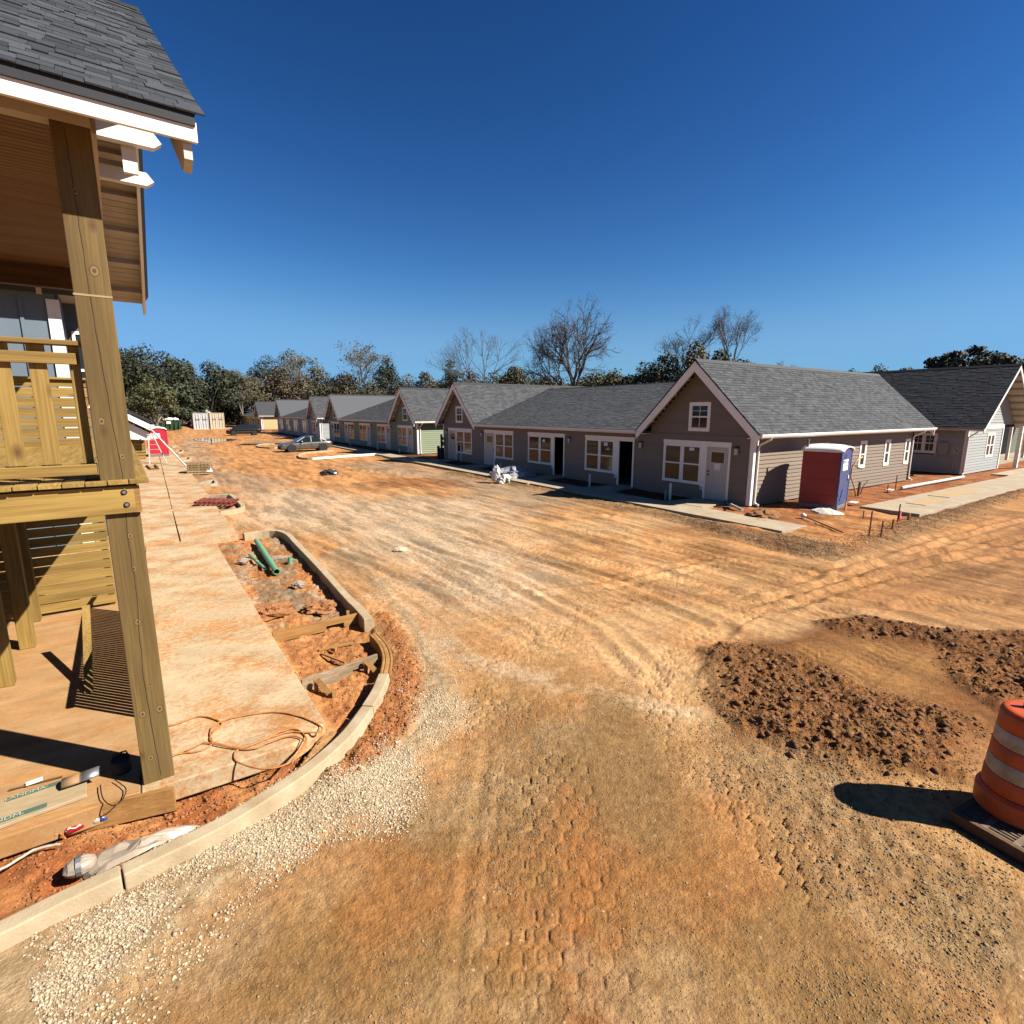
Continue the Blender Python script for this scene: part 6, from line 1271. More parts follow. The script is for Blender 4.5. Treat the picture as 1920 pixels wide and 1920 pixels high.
t,sc=car('dark_van','dark minivan parked far down the street beside the yellow house','van',(9.6,93.2,-.10),0,.95,st,ghs,(1.0,4.05),.36,m_blackp,m_rims,((.98,1.06,1.9,1.64,.07),(2.2,1.04,2.2,1.7,.06),(3.3,1.04,3.3,1.72,.06),(4.45,1.04,4.5,1.68,.12)),.86,.68)
for sd in (-1,1):
    MB().beam(sc((.12,sd*.62,.76)),sc((.42,sd*.88,.84)),.06,.1).build('headlight',m_lamp,t); MB().box(*sc((4.92,sd*.82-.06,.9)),*sc((5.06,sd*.82+.06,1.25))).build('tail_light',m_tail_l,t)
    MB().box(*sc((1.5,sd*.985-.01,.55)),*sc((3.7,sd*.985+.01,.60))).build('side_trim',m_rims,t)
# ================================================================ far end of the street
m_dgreen=M('dumpster_green',(.03,.09,.05),(.02,.065,.035),scale=3,rough=.5)
du=thing('dumpster','dark green dumpster heaped with pale rubbish at the far end','dumpster',(3.3,124,-.1))
m=MB(); m.hexa([(1.6,124,.1),(5,124,.1),(5,125.8,.1),(1.6,125.8,.1),(1.5,123.7,1.9),(5.1,123.7,1.9),(5.1,126,1.9),(1.5,126,1.9)]); m.build('bin_body',m_dgreen,du)
for k in range(5): MB().box(1.9+.7*k,123.62,.2,2.0+.7*k,123.85,1.8).build('bin_rib',m_dgreen,du)
MB().box(1.45,123.6,1.8,5.15,123.7,1.95).build('bin_rim',m_dgreen,du); MB().box(2.7,123.55,1.2,3.4,123.6,1.7).build('bin_sign',m_white,du)
for i,(x_,r_) in enumerate(((2.4,.5),(3.3,.6),(4.2,.55))): boulder(('left','middle','right')[i]+' pale bundle of rubbish heaped in the green dumpster',(x_,124.8),r_,(m_tail,m_white,m_pvc)[i],1.95,'rubbish_bundle',.7,40+i,'rubbish')
scrap('board','pale board sticking out of the green dumpster',(1.0,124),(2.6,124.6),.25,.1,m_white,2.0,'board')
def container(label,x0,x1,y,mat,dent=None):
    t=thing('shipping_container',label,'container',((x0+x1)/2,y,-.1)); h=3.25
    MB().box(x0,y+.12,-.1,x1,y+6,h).build('container_shell',mat,t)
    xm=(x0+x1)/2
    for a_,b_ in ((x0+.12,xm-.02),(xm+.02,x1-.12)):
        dr=MB().box(a_,y+.05,.05,b_,y+.118,h-.12).build('container_door',mat,t)
        for q in (.3,.72): xx=a_+(b_-a_)*q; MB().tube([(xx,y+.0,.1),(xx,y+.0,h-.2)],.035,6).build('lock_bar',m_galv,dr)
        m=MB(); m.box(a_+.2,y+.02,1.75,b_-.15,y+.048,2.05); m.build('marking',m_grp,dr)
        for z_ in (1.0,2.3): MB().box(a_+.03,y+.03,z_,b_-.03,y+.049,z_+.06).build('door_ridge',mat,dr)
    for xx in (x0,x1-.11): MB().box(xx,y-.005,-.1,xx+.11,y+.118,h).build('corner_post',mat,t)
    MB().box(x0+.112,y-.004,h-.11,x1-.112,y+.118,h).build('header',mat,t); MB().box(x0+.112,y-.004,-.1,x1-.112,y+.118,.045).build('sill',mat,t)
    return t
m_cw=M('container_white',(.62,.62,.62),(.5,.5,.5),scale=2,rough=.5); m_cc=M('container_cream',(.62,.54,.38),(.52,.44,.3),scale=2,rough=.5)
container('white shipping container, left of the pair at the far end',7.45,10.2,128.5,m_cw); container('cream shipping container, right of the pair at the far end',10.7,13.4,131,m_cc)
cn=thing('shed_frame','pale roof frame standing behind the two containers','shed',(9,136,0))
P_=[(5.96,137.87,3.5),(10.49,137.6,3.85),(12.04,137.47,2.68)]
for a_,b_ in zip(P_[:-1],P_[1:]): MB().beam(a_,b_,.5,.5).build('roof_edge',m_tail,cn)
for p in P_: MB().beam((p[0],p[1],-.1),p,.25,.25).build('frame_post',m_tail,cn)
MB().hexa([(P_[0][0],P_[0][1]+.3,2.2),(P_[1][0],P_[1][1]+.3,2.2),(P_[1][0],P_[1][1]+5,2.2),(P_[0][0],P_[0][1]+5,2.2),(P_[0][0],P_[0][1]+.3,P_[0][2]-.3),(P_[1][0],P_[1][1]+.3,P_[1][2]-.3),(P_[1][0],P_[1][1]+5,P_[1][2]-.3),(P_[0][0],P_[0][1]+5,P_[0][2]-.3)]).build('shed_body',m_bark,cn)
# puddle
m_pud=GLASS('puddle_water',(.10,.055,.03),.02)
P=dense([(4.48,81.41),(5.27,84.26),(6.72,84.17),(8.16,82.33),(9.37,78.96),(8.2,75.79),(7.05,74.37),(5.85,70.47),(5.54,71.32),(5.42,75.46),(4.86,78.03),(4.48,81.41)],.6)
def bad(p): return p
zz=max(gh(*p) for p in P)*.0-.085
m=MB(); m.add([(x,y,zz) for x,y in P[:-1]],[tuple(range(len(P)-1))]); o=m.build('puddle',m_pud); props(o,None,None,None,'structure')
# ================================================================ pallets and builder's clutter on the left
def pallet(label,loc,rotz,mat,tilt=(0,0),L=1.2,W=1.0,name='pallet',nb=7,group=None):
    t=thing(name,label,'pallet',loc,rotz,group=group,local=True); t.rotation_euler=(tilt[0],tilt[1],rotz)
    for y in (-W/2+.05,0,W/2-.05): MB().box(-L/2,y-.03,.022,L/2,y+.03,.115).build('stringer',mat,t)
    for k in range(nb): x=-L/2+.06+(L-.12)*k/(nb-1); MB().box(x-.05,-W/2,.117,x+.05,W/2,.138).build('deck_slat',mat,t)
    for x in (-L/2+.06,0,L/2-.06): MB().box(x-.05,-W/2,0,x+.05,W/2,.02).build('base_slat',mat,t)
    return t
m_pal=WOOD('pallet_wood',(.50,.36,.2),(.36,.24,.12),axis=0)
c=(2.18,35.68); nm=('lowest','second lowest','middle','second from top','topmost')
for k in range(5): pallet(nm[k]+' wooden pallet of the stack beside the left pavement',(c[0]+rng.uniform(-.03,.03),c[1]+.5,-.09+.142*k),R(-14+rng.uniform(-3,3)),m_pal,group='stacked pallets')
drape('white_wrap','white plastic wrap hanging off the pallet stack',[(c[0]+.15,c[1]+.0),(c[0]+.5,c[1]-.12),(c[0]+.6,c[1]+.15),(c[0]+.25,c[1]+.25)],m_white,lambda X,Y:.05,.25,3)
m_rw=WOOD('red_painted_wood',(.33,.085,.06),(.24,.055,.04),axis=0)
c=(1.85,23.21); pallet('red painted pallet lying across the kerbed tree pit',(c[0],c[1],.02),R(-24),m_rw,(0,R(3)),1.3,1.0,nb=8)
ld=thing('stepladder','white stepladder standing open on the pavement before the red toilet','ladder',(0,44,0))
f1_=(-0.28,43.91);f2_=(0.7,43.71); ap=(( f1_[0]+f2_[0])/2-.25,f1_[1]+.2,1.95); m_al=M('aluminium',(.72,.7,.66),(.62,.6,.56),scale=9,rough=.4,metal=.3)
for f_ in (f1_,f2_):
    MB().beam((*f_,0),(ap[0]+(.12 if f_ is f2_ else -.12),ap[1],ap[2]),.075,.04).build('ladder_rail',m_al,ld)
    MB().beam((f_[0],f_[1]+1.1,0),(ap[0]+(.10 if f_ is f2_ else -.10),ap[1]+.1,ap[2]),.05,.03).build('rear_leg',m_al,ld)
for k in range(1,6):
    q=k/6; L=lambda f_,sg:((f_[0]*(1-q)+(ap[0]+sg*.12)*q),(f_[1]*(1-q)+ap[1]*q),ap[2]*q); MB().beam(L(f1_,-1),L(f2_,1),.08,.025).build('ladder_tread',m_al,ld)
MB().box(ap[0]-.2,ap[1]-.06,ap[2],ap[0]+.2,ap[1]+.16,ap[2]+.05).build('top_plate',m_al,ld)
g0=(1.68,40.03); po=props(MB().tube([(g0[0],g0[1],.03),(-.05,47.2,2.35)],.055,8).build('gutter_length',m_pvc),'long white gutter length leaning from the kerb up to the low black roof','gutter')
fr=thing('timber_skid','small dark timber frame lying flat on the pavement slab','timber',(*(-0.15,40.08),0)); a=(-0.45,42.28);b=(0.15,39.5)
for p,q in (((a[0],a[1]),(a[0]+.2,b[1])),((a[0]+.2,b[1]),(b[0],b[1])),((b[0],b[1]),(b[0]-.15,a[1]))): MB().beam((*p,.05),(*q,.05),.09,.09).build('frame_bar',m_dkwood,fr)
for i,(px_,lab) in enumerate((((-0.23,22.44),'white'),)): props(MB().beam((px_[0]-.5,px_[1],.02),(px_[0]+.6,px_[1]+.05,.02),.09,.02).build('trim_strip',m_white),'white trim strip lying along a gap between the inner slabs','trim strip')
# ================================================================ clutter on the right
def stub(label,px,zt,r,mat,name='standpipe',z0=-.15,group=None,lean=0): return props(MB().tube([(px[0],px[1],z0),(px[0]+lean,px[1],zt)],r,10).build(name,mat,None,smooth=False),label,'pipe',group)
stub('white pipe standing below the nearest picture window of the taupe house',(17.49,14.41),.62,.055,m_pvc)
stub('short green pipe beside the white pipe under the nearest window',(17.46,14.6),.33,.055,m_green)
stub('white pipe standing in the soil bed below the second window of the taupe house',(17.24,19.03),.56,.05,m_pvc)
stub('white pipe standing behind the tarpaulin heap',(17.57,27.45),.42,.05,m_pvc)
stub('tall white pipe before the far window of the taupe house',(18.51,34.22),1.15,.06,m_pvc)
stub('white pipe before the near window of the green house',(17.81,49.59),.68,.06,m_pvc)
stub('white pipe before the middle door of the green house',(17.72,57.69),.5,.06,m_pvc)
stub('short pipe near the nearest door of the green house',(17.97,44.56),.3,.05,m_pvc)
mp=thing('meter_pedestal','black meter pedestal between the taupe and the green house','meter post',(*(17.95,36.19),0)); c=(17.95,36.19)
MB().box(c[0]-.12,c[1]-.12,0,c[0]+.12,c[1]+.12,.85).build('pedestal',m_black,mp); MB().box(c[0]-.35,c[1]-.05,0,c[0]-.2,c[1]+.1,1.0).build('pedestal',m_black,mp)
MB().box(c[0]-.06,c[1]-.02,.85,c[0]+.06,c[1]+.1,1.85).build('post',m_black,mp); MB().box(c[0]+.06,c[1]-.06,1.0,c[0]+.3,c[1]+.14,1.3).build('meter_box',m_galv,mp); MB().box(c[0]+.06,c[1]-.06,1.42,c[0]+.3,c[1]+.14,1.62).build('meter_box',m_galv,mp)
m_tarp=M('blue_grey_tarp',(.42,.43,.47),(.16,.17,.2),scale=5,rough=.7,bump=.6,bs=6)
boulder('low heap under a mottled blue grey tarpaulin on the row pavement',(16.45,24.23),1.05,m_tarp,.05,'tarpaulin_heap',.42,51,'tarpaulin')
m_cloth=M('white_cloth',(.80,.77,.72),(.70,.67,.62),scale=5,rough=.8,bump=.7,bs=7)
wc=thing('white_wrapping','crumpled white wrapping slumped over the pavement edge by the tarpaulin heap','plastic sheet',(*(14.93,23.28),-.1)); c=(14.61,22.72)
def lump(name,c,r,mat,parent,seed,sx=1,sy=1,sz=1):
    m=MB();n=16;k=10;V=[]
    for i in range(k+1):
        th=math.pi*i/k
        for j in range(n):
            ph=2*math.pi*j/n; d=Vector((math.sin(th)*math.cos(ph),math.sin(th)*math.sin(ph),math.cos(th))); s_=.55+.9*fbm(np.array([d.x*2.4+seed+d.z]),np.array([d.y*2.4+d.z*2]),3,seed)[0]
            V.append((c[0]+d.x*r*s_*sx,c[1]+d.y*r*s_*sy,c[2]+d.z*r*s_*sz))
    m.add(V,[(i*n+j,i*n+(j+1)%n,(i+1)*n+(j+1)%n,(i+1)*n+j) for i in range(k) for j in range(n)]); return m.build(name,mat,parent)
lump('wrapping_fold',(c[0]-.15,c[1]+.35,.40),.29,m_cloth,wc,5,.6,.9,1.4); lump('wrapping_fold',(c[0]+.22,c[1]-.05,.16),.25,m_cloth,wc,8,1.1,.8,.9); lump('wrapping_fold',(c[0]-.05,c[1]-.05,.0),.21,m_cloth,wc,9,.8,.8,1.2)
lump_=thing('debris_clump','dark clump of debris alone on the orange street','debris',(*(8.21,30.99),-.1)); c=(8.36,31.6); lump('clump',(c[0],c[1],.0),.3,m_black,lump_,3,1.5,.8,.8); lump('clump',(c[0]+.25,c[1]-.05,.0),.2,m_tail,lump_,6,1.1,.8,.8)
boulder('dark mound of soil at the end of the row pavement by the house corner',(17.24,10.15),.52,m_clod,-.04,'soil_heap',.5,61,'soil')
props(MB().tube([(*(17.9,11.86),.06),(*(17.35,11.03),.04)],.05,8).build('pipe_length',m_pvc),'short white pipe with a cap lying beside the dark soil mound','pipe')
drape('sandy_tarp','sandy pale tarp lying at the foot of the red and blue toilet',[(19.59,9.79),(20.24,9.87),(20.69,9.85),(20.64,9.61),(20.05,9.1),(19.76,8.69),(19.29,8.89),(19.21,9.3)],m_tail,lambda X,Y:-.05,.10,9)
def rebar(label,b_,t_,r=.022,mat=None,name='rebar_stake',cat='stake'): 
    return props(MB().tube([(b_[0],b_[1],-.15),t_],r,6).build(name,mat or m_rust),label,cat)
b=(17,6.76); rebar('tallest rusty stake before the corner of the side pavement',b,(b[0]+.12,b[1]+.04,.68))
b=(17.13,6.51); rebar('middle-height rusty stake right of the tallest one',b,(b[0]+.03,b[1],.42))
b=(18.54,6.76); rebar('wooden stake between the rusty stakes and the pink flag stake',b,(b[0],b[1],.28),.03,m_form)
b=(19.48,7.99); rebar('short rusty stake beside the slab corner nearest the toilet',b,(b[0],b[1],.25),.018)
fs=thing('flag_stake','wooden stake tied with pink ribbon at the end of the side pavement','stake',(*(19.91,7.14),0)); b=(20.14,7.23)
MB().beam((b[0],b[1],-.1),(b[0]+.06,b[1],.52),.05,.03).build('stake',m_form,fs); m_pink=M('pink_ribbon',(.65,.10,.16),scale=5,rough=.6); m_red2=m_red
MB().box(b[0]-.0,b[1]-.05,.05,b[0]+.10,b[1]-.02,.3).build('ribbon',m_pink,fs); MB().hexa([(b[0]-.1,b[1]-.03,-.08),(b[0]+.14,b[1]-.03,-.08),(b[0]+.14,b[1],-.08),(b[0]-.1,b[1],-.08),(b[0]+.0,b[1]-.03,.12),(b[0]+.1,b[1]-.03,.12),(b[0]+.1,b[1],.12),(b[0],b[1],.12)]).build('ribbon',m_red,fs)
b=(20.87,7.18); rebar('pale wooden peg at the street corner of the side pavement',b,(b[0],b[1],.16),.05,m_form,'peg')
b=(17.99,9.19); e=(16.61,7.3); rd=thing('capped_rod','thin dark rod with a white ball cap lying on the sandy yard','rod',(*b,0)); MB().tube([(*b,.05),(*e,.01)],.02,6).build('rod',m_rust,rd); MB().lathe([(.0,-.09),(.08,-.04),(.09,.03),(.0,.09)],(b[0],b[1],.06),12).build('cap',m_white,rd,smooth=True)
m_cond=M('yellow_conduit',(.62,.43,.17),(.5,.33,.12),scale=5,rough=.5)
b=(24.65,10.52); X_,Y_=b
props(MB().tube([(X_+.1,Y_,-.1),(X_-.15,Y_,.35),(X_-.35,Y_+.1,.8),(X_-.34,Y_+.1,1.2),(X_-.1,Y_+.05,1.5),(X_+.25,Y_,1.62)],.03,8).build('conduit',m_cond,None,smooth=True),'yellow curved conduit rising by the toilet against the taupe wall','conduit')
props(MB().tube([(X_-.6,Y_+.1,-.1),(X_-.5,Y_+.1,.5),(X_-.3,Y_+.1,1.3),(X_+.3,Y_,1.1)],.024,6).build('cable_stub',m_rust),'bent rusty cable stub beside the yellow conduit','cable')
props(MB().tube([(X_+.25,Y_,-.1),(X_+.3,Y_,.55)],.05,6).build('conduit_stub',m_rust),'dark upright stub right of the yellow conduit','pipe')
props(MB().tube([(X_+.95,Y_+.2,-.1),(X_+1.1,Y_+.2,.25),(X_+1.5,Y_+.2,.5)],.025,6).build('cable_stub',m_rust),'arching brown cable stub under the first narrow window','cable')
b=(27.15,10.29); rebar('thin dark peg under the second narrow window',b,(b[0],b[1],.3)); b=(28.42,10.46); rebar('tall thin peg under the third narrow window',b,(b[0],b[1],.62))
props(MB().tube([(*(28.44,10.23),.06),(*(36.09,10.2),.06)],.07,8).build('pipe_length',m_pvc),'long white pipe lying on red soil between the taupe and grey houses','pipe')
for i,(q,lab) in enumerate((((27.23,10.23),'scrap of white paper on red soil under the second narrow window'),((22.24,9.52),'scrap of white paper on red soil right of the toilet'))): props(MB().beam((q[0]-.15,q[1],.06),(q[0]+.15,q[1],.08),.25,.02).build('paper_scrap',m_white),lab,'paper')
ol=props(MB().box(*(20.53,9.03),-.08,(20.53,9.03)[0]+.1,(20.53,9.03)[1]+.04,.28).build('marker_flag',m_cord),'small orange marker flag at the foot of the toilet','flag')
cb=cord('black cable dropping from the nearest door to the pavement','cable',[(19.3,13.16),(18.02,12.14),(17.53,11.63),(17.1,11.78),(17,11.98)],.03,m_black,.06)
props(MB().beam((*(3,6.2),-.1),(*(3.09,6.18),-.1),.05,.02).build('paper_scrap',m_white),'scrap of white plastic on the red soil outside the kerb','paper')
# ================================================================ trees
def leafmat(n,c,v=.45):
    m,nn,b=newmat(n); L=nn.links; ge=nn.nodes.new('ShaderNodeNewGeometry'); oi=nn.nodes.new('ShaderNodeObjectInfo')
    mr=nn.nodes.new('ShaderNodeMapRange'); mr.inputs['To Min'].default_value=1-v; mr.inputs['To Max'].default_value=1+v; L.new(ge.outputs['Random Per Island'],mr.inputs[0])
    vm=nn.nodes.new('ShaderNodeVectorMath'); vm.operation='SCALE'; vm.inputs[0].default_value=kk(c); L.new(mr.outputs[0],vm.inputs['Scale']); L.new(vm.outputs[0],b.inputs['Base Color'])
    b.inputs['Roughness'].default_value=.7; b.inputs['Specular IOR Level'].default_value=.25; return m
m_lfd=leafmat('dark_leaves',(.046,.054,.028)); m_lfo=leafmat('olive_leaves',(.095,.086,.042)); m_lfb=leafmat('brown_leaves',(.15,.115,.07)); m_lfy=leafmat('yellow_green_leaves',(.085,.09,.035)); m_lfp=leafmat('pine_needles',(.03,.05,.034)); m_lfg=leafmat('grey_green_leaves',(.12,.12,.075))
def leaf_cloud(name,C,N,size,mat,parent):
    """small leaf quads at C facing roughly along N"""
    n=len(C); t=NR.normal(size=(n,3)); N=N+NR.normal(scale=.7,size=(n,3)); N/=np.linalg.norm(N,axis=1,keepdims=True)
    u=np.cross(N,t); u/=np.linalg.norm(u,axis=1,keepdims=True)+1e-9; v=np.cross(N,u); s=size*NR.uniform(.6,1.4,(n,1)); 
    V=np.stack([C-u*s,C-v*s*.6,C+u*s,C+v*s*.6],1).reshape(-1,3)-np.array(ORG)[None]; Q=np.arange(n*4).reshape(-1,4)
    o=np_mesh(name,V,Q,mat,parent); return o
def limb(m,p,q,r0,r1,rg,n=5,bend=.12):
    p=Vector(p);q=Vector(q);d=q-p; k=4; pts=[]
    o=Vector((rg.uniform(-1,1),rg.uniform(-1,1),rg.uniform(-.3,.3)))*d.length*bend
    for i in range(k+1): t=i/k; pts.append(p+d*t+o*math.sin(math.pi*t))
    m.tube(pts,[r0+(r1-r0)*i/k for i in range(k+1)],n,cap=False)
def leafy(name,label,top,R_,mat,n=5200,leaf=.30,seed=0,group=None,blobs=22,squash=.8,low=.2,trunk=True,dens=.8,cat='tree',bark=None,shape='round'):
    rg=random.Random(seed); x,y,zt=top; t=thing(name,label,cat,(x,y,0),group=group); H_=zt+.3
    zc=H_*(low+(1-low)*.5); hz=H_*(1-low)*.5
    cs=[]
    for i in range(blobs):
        for _ in range(30):
            d=Vector((rg.uniform(-1,1),rg.uniform(-1,1),rg.uniform(-1,1)))
            if d.length<1 and (d.length>.45 or rg.random()<.2): break
        r_=rg.uniform(.24,.42)*min(R_,hz)*1.15
        w_=1-.35*max(0,d.z)
        if shape=='pine': w_=1.0 if d.z>-.2 else .5
        cs.append((x+d.x*(R_-r_*.6)*w_,y+d.y*(R_-r_*.6)*w_,zc+d.z*(hz-r_*.8),r_))
    cs.append((x,y,H_-.3*min(R_,hz),.32*min(R_,hz)))
    wts=np.array([c[3]**2 for c in cs]); wts/=wts.sum(); k=NR.choice(len(cs),n,p=wts); C=np.array(cs)[k]
    d=NR.normal(size=(n,3)); d/=np.linalg.norm(d,axis=1,keepdims=True); rr=C[:,3:4]*NR.uniform(.55,1.08,(n,1))
    P=C[:,:3]+d*rr*np.array([[1,1,squash]]); f=fbm(P[:,0]*.9+P[:,2]*.7,P[:,1]*.9-P[:,2]*.5,3,seed); P=P[f>1-dens-.12]; d=d[f>1-dens-.12]
    leaf_cloud('crown',P,d+np.array([[0,0,.35]]),leaf,mat,t)
    if trunk:
        m=MB(); r0=.035*H_**.9; fk=Vector((x+rg.uniform(-.5,.5),y,H_*max(.15,low*.9))); limb(m,(x,y,-.2),fk,r0,r0*.75,rg,7,.05)
        for c in rg.sample(cs,min(8,len(cs))): limb(m,fk,(c[0],c[1],c[2]),r0*.5,r0*.12,rg,5,.1)
        m.build('trunk',bark or m_bark,t)
    return t
def bare(name,label,top,spread,seed,mat,r0=None,fork=.25,levels=6,group=None,twigs=True,base=0,leafm=None,up=.5,lean=0,kids=(2,3),nleaf=500,wide=1.):
    """leafless tree grown by forking; rescaled to its height and spread"""
    rg=random.Random(seed); x,y,zt=top; t=thing(name,label,'tree',(x,y,0),group=group); H_=zt-base
    segs=[]; tips=[]
    def grow(p,d,L,r,lv):
        q=p+d*L; mid=p+d*L*.5+Vector((rg.uniform(-1,1),rg.uniform(-1,1),rg.uniform(-1,1)))*L*.07
        segs.append((p,mid,q,r,r*.72,lv)); 
        if lv>=levels: tips.append(q); return
        nk=rg.randint(*kids) if lv>0 else rg.randint(3,4)
        for i in range(nk):
            a_=rg.uniform(0,2*math.pi); sp_=rg.uniform(.28,.62)*(1.25 if lv==0 else 1)*wide
            if i==0: sp_*=.45
            o=d.orthogonal().normalized(); o.rotate(__import__('mathutils').Quaternion(d,a_)); nd=(d*math.cos(sp_)+o*math.sin(sp_)); nd.z+=up*.18*(1 if lv<3 else .6); nd.normalize()
            grow(q,nd,L*rg.uniform(.66,.88),r*(.72 if i==0 else .55),lv+1)
        if lv>=2 and rg.random()<.6:
            o=d.orthogonal().normalized(); o.rotate(__import__('mathutils').Quaternion(d,rg.uniform(0,6.28))); grow(mid,(d*.5+o*.8).normalized(),L*.6,r*.35,min(levels,lv+2))
    grow(Vector((0,0,0)),Vector((lean,0,1)).normalized(),1.,.07,0)
    zm=max(max(s[1].z,s[2].z) for s in segs); xm=max(math.hypot(s[2].x,s[2].y) for s in segs)
    # first limb shortened/lengthened so that the fork sits at the wanted height
    def warp(p): f=max(0,p.z); z=H_*fork*f if f<1 else H_*(fork+(1-fork)*(f-1)/(zm-1)); return Vector((x+p.x*spread/xm,y+p.y*spread/xm,base+z))
    rs=(r0 or .018*H_)/.07; tk=MB(); br=MB(); 
    for p,mid,q,ra,rb,lv in segs:
        m=tk if lv==0 else br; n=7 if lv==0 else 5 if lv<3 else 3
        rm=max(.017,ra*rs); rn=max(.013,rb*rs); m.tube([warp(p),warp(mid),warp(q)],[rm,(rm+rn)/2,rn],n,cap=False)
    if twigs:
        for q in tips:
            w0=warp(q)
            for k in range(2):
                d=Vector((rg.uniform(-1,1),rg.uniform(-1,1),rg.uniform(-.2,1.2))).normalized()*H_*rg.uniform(.025,.06); br.tube([w0,w0+d*.5+Vector((0,0,.05)),w0+d],[.014,.012,.008],3,cap=False)
    tk.build('trunk',mat,t); br.build('branches',mat,t)
    if leafm and tips:
        P=np.array([tuple(warp(tips[rg.randrange(len(tips))])) for _ in range(nleaf)])+NR.normal(scale=H_*.025,size=(nleaf,3)); leaf_cloud('leaves',P,NR.normal(size=P.shape),.22,leafm,t)
    return t
# --- left group, dark evergreens
leafy('oak_tree','broad dark evergreen oak, leftmost tree beside the porch post',(0.37,135,17.06),9.5,m_lfd,9500,.27,1,blobs=42,low=.22,dens=.62)
leafy('oak_tree','dark tree partly hidden by the porch post, behind the broad oak',(-3.78,141.95,16.73),9,m_lfd,6000,.28,2,blobs=30,low=.15,dens=.7)
leafy('magnolia_tree','glossy dark magnolia with a pale forked trunk above the containers',(12.43,139.45,14.73),7,m_lfd,7500,.27,3,blobs=34,low=.18,dens=.72,bark=m_barkg)
leafy('magnolia_tree','dark pointed evergreen between the broad oak and the magnolia',(7.16,137.81,14.57),6,m_lfd,6500,.27,4,blobs=30,low=.1,dens=.72)
leafy('oak_tree','dark rounded tree right of the magnolia, before the first far roof',(17.64,143.92,13.63),6,m_lfo,5500,.26,5,blobs=28,low=.1,dens=.65)
leafy('young_tree','light yellow-green young tree with a thin pale trunk by the far roof',(0.57,104,9.06),4.5,m_lfy,3400,.2,6,blobs=20,low=.2,dens=.6,bark=m_barkg)
for i,(p,r_,mt,lab) in enumerate((((-1.27,117.99,6.31),4.5,m_lfo,'olive bush behind the low black roof'),((3.53,127.95,6),5,m_lfd,'dark bush behind the green dumpster'),((6.55,139.85,6.61),5,m_lfb,'brown scrub behind the soil pile'),((10.35,145.63,7.16),5.5,m_lfd,'dark bush right behind the white container'),((14.39,145.29,7.46),5,m_lfo,'olive bush behind the cream container'),((18.25,148.89,6.98),5,m_lfd,'dark bush right of the containers'),((-3.04,119.96,6.05),4.5,m_lfd,'dark bush beside the porch post'))):
    leafy('bush',lab,p,r_,mt,3200,.25,60+i,group='bushes at the far end',blobs=16,low=-.05,trunk=False,dens=.85,cat='bush')
# --- behind the row
mid=[((24.3,163.2,13.76),6,m_lfb,'brown twiggy tree above the first far roof'),((28.8,165.5,19.26),6,m_lfd,'dark evergreen above the second far roof'),((35.1,168.4,21.34),7.5,m_lfg,'pale grey-green tree, tallest above the far roofs'),((41.2,167.0,19.47),5.5,m_lfg,'smaller pale grey-green tree right of the tallest'),((29.7,157.2,15.01),6,m_lfb,'brown tree in front of the pale tall one'),((35.2,154.0,13.64),6,m_lfb,'brown bushy tree above the third far roof'),
 ((38.7,144.9,13.52),5.5,m_lfo,'olive tree left of the bare spreading tree'),((43.6,143.5,14.17),6,m_lfb,'brown tree under the bare spreading tree'),((47.1,137.1,12.34),5.5,m_lfo,'olive tree low behind the green house'),((53.7,140.0,17.93),4.5,m_lfd,'dark-leaved tree right of the bare spreading tree'),((55.0,128.7,12.95),5,m_lfb,'brown tree behind the nearest green gable'),((58.9,127.0,13.39),4.5,m_lfo,'olive tree left of the taupe far gable'),((60.7,117.2,15.46),4,m_lfd,'dark-leaved tree left of the many-stemmed bare tree'),
 ((62.7,111.6,13.46),5.5,m_lfb,'brown tree behind the taupe far gable'),((67.6,108.7,13.00),5.5,m_lfo,'olive tree under the many-stemmed bare tree'),((70.1,103.5,13.96),5,m_lfo,'olive tree right of the many-stemmed bare tree'),((71.2,96.6,11.73),4.5,m_lfd,'dark tree left of the great bare tree'),((73.6,92.2,11.13),4.5,m_lfo,'olive bush at the foot of the great bare tree'),((75.7,82.6,11.73),5,m_lfy,'yellow-green tree right of the great bare tree'),((77.0,78.6,11.94),4.5,m_lfo,'olive tree left of the dense evergreens'),
 ((73.6,67.7,12.37),5,m_lfd,'dark evergreen, leftmost of the dense clump by the taupe gable'),((73.9,62.8,13.41),4.8,m_lfd,'dark evergreen, second of the dense clump by the taupe gable'),((76.0,58.7,14.78),5.2,m_lfo,'tallest olive evergreen of the dense clump by the taupe gable'),((79.8,56.8,13.67),4.5,m_lfd,'dark evergreen of the dense clump under the right bare tree'),((83.3,55.4,12.29),3.5,m_lfd,'low evergreen at the right end of the dense clump'),((77.7,75.0,10.55),4.2,m_lfd,'dark low tree above the long taupe roof')]
for i,(p,r_,mt,lab) in enumerate(mid):
    big=p[2]>14
    leafy('tree',lab,p,r_,mt,4300 if big else 3600,.24,100+i,group='leafy trees behind the row houses',blobs=26,low=.12,dens=.66)
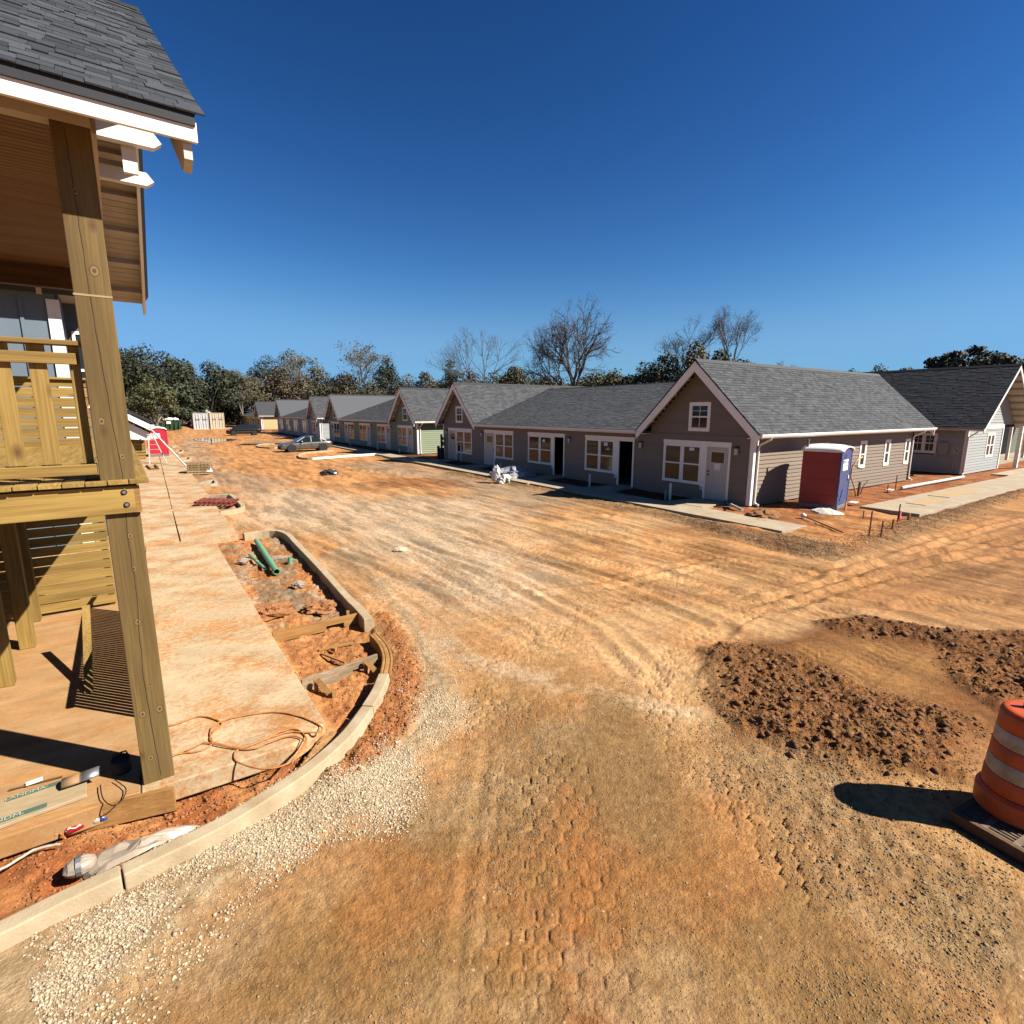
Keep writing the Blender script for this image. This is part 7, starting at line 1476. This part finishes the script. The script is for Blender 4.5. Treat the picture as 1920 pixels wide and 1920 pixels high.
for i,(p,r_,mt,lab) in enumerate((((25.7,180.18,12.3),7.7,m_lfo,'olive thicket above the first far roof'),
 ((29.29,177.6,10.89),7.7,m_lfb,'brown thicket above the second far roof'),
 ((34.87,180.67,13.87),8.1,m_lfo,'olive thicket under the tallest pale tree'),
 ((39.3,177.71,13.23),7.8,m_lfb,'brown thicket under the paired pale trees'),
 ((44,174.54,12.1),7.9,m_lfd,'dark thicket above the third far roof'),
 ((47.81,169.38,13.58),7.9,m_lfo,'olive thicket left of the sparse spreading tree'),
 ((52.05,166.03,12.44),8.7,m_lfo,'olive thicket under the left limb of the sparse spreading tree'),
 ((56.51,162.45,12.42),8.0,m_lfo,'olive thicket under the trunk of the sparse spreading tree'),
 ((59.88,156.97,13.66),7.6,m_lfg,'grey-green thicket right of the sparse spreading tree'),
 ((63.8,153.25,12.53),8.5,m_lfd,'dark thicket above the nearest green gable'),
 ((67.61,149.41,13.54),7.8,m_lfd,'dark thicket between the green and the taupe gables'),
 ((70.41,143.67,12.74),7.6,m_lfb,'brown thicket left of the far taupe gable'),
 ((73.23,137.74,13.28),7.5,m_lfd,'dark thicket above the peak of the far taupe gable'),
 ((75.76,131.77,12.77),8.8,m_lfb,'brown thicket under the left side of the many-stemmed tree'),
 ((79.06,127.48,12.66),8.1,m_lfd,'dark thicket under the right side of the many-stemmed tree'),
 ((81.05,121.44,13.38),8.1,m_lfd,'dark thicket right of the many-stemmed tree'),
 ((82.73,115.41,12.57),8.0,m_lfo,'olive thicket left of the great bare tree'),
 ((84.09,109.42,12.43),7.6,m_lfo,'olive thicket under the left limbs of the great bare tree'),
 ((85.34,103.31,11.52),8.3,m_lfg,'grey-green thicket at the trunk of the great bare tree'),
 ((86.24,97.28,11.74),8.6,m_lfg,'grey-green thicket under the right limbs of the great bare tree'),
 ((86.62,91.51,11.8),7.6,m_lfo,'olive thicket right of the great bare tree'),
 ((86.68,85.85,10.92),7.9,m_lfo,'olive thicket left of the dense evergreen clump'))):
    leafy('thicket',lab,p,r_*1.2,mt,6000,.26,300+i,group='thickets behind the row houses',blobs=40,low=-.05,trunk=False,dens=.9,cat='bush')
bare('bare_tree','great spreading bare tree, tallest of all, above the long taupe roof',(59.55,70.13,21.04),11.5,11,m_bark,.5,.24,6,kids=(3,3),wide=1.35,up=.14)
bare('bare_tree','many-stemmed bare tree above the far taupe gable',(62.36,104.86,21.8),14,15,m_bark,.34,.14,6,kids=(2,3),wide=1.1,up=.3)
bare('bare_tree','bare spreading tree with sparse leaves above the green house',(47.72,142.21,21.55),11,23,m_barkg,.4,.35,6,leafm=m_lfo,nleaf=900)
bare('bare_tree','bare forked tree on the left above the dense evergreen clump',(81.44,64.68,20.05),6.5,31,m_bark,.3,.42,6,wide=1.1)
bare('bare_tree','bare tree with a long right branch above the dense evergreen clump',(83.95,57.93,20.92),6.2,42,m_bark,.3,.45,6)
bare('bare_tree','small bare treetop just above the taupe roof ridge',(104.11,59.67,13.13),3.5,8,m_barkg,.2,.5,5)
bare('bare_tree','grey bare tree in front of the brown scrub by the magnolia',(18.12,138.82,11.42),5,9,m_barkg,.2,.25,6,leafm=m_lfb,nleaf=500)
bare('bare_tree','pale bare tree among the pale trees above the far roofs',(33.75,156.4,18.2),6,13,m_barkg,.25,.3,6,leafm=m_lfg,nleaf=700)
leafy('pine_tree','big dark pine behind the grey house roof',(115.22,33.53,14.37),9.,m_lfp,9000,.3,201,blobs=34,low=.42,dens=.8,squash=.65,shape='pine')
leafy('pine_tree','dark pine at the right frame edge behind the grey house',(115.19,25.61,12.32),6.,m_lfp,5000,.3,202,blobs=24,low=.4,dens=.75,squash=.65,shape='pine')
for i,(p,r_,mt,lab) in enumerate((((136.51,62.17,13.26),6,m_lfd,'low dark treetop left of the pair behind the taupe ridge'),((138.67,57.19,13.98),7,m_lfo,'olive treetop behind the taupe ridge, above its right end'),((140.49,52.56,13.17),6,m_lfo,'olive treetop left of the big pine'),((123.64,40.16,12.1),4,m_lfp,'small dark treetop at the left foot of the big pine'))):
    leafy('tree',lab,p,r_,mt,3500,.28,220+i,group='treetops behind the houses on the right',blobs=18,low=.3,dens=.75)
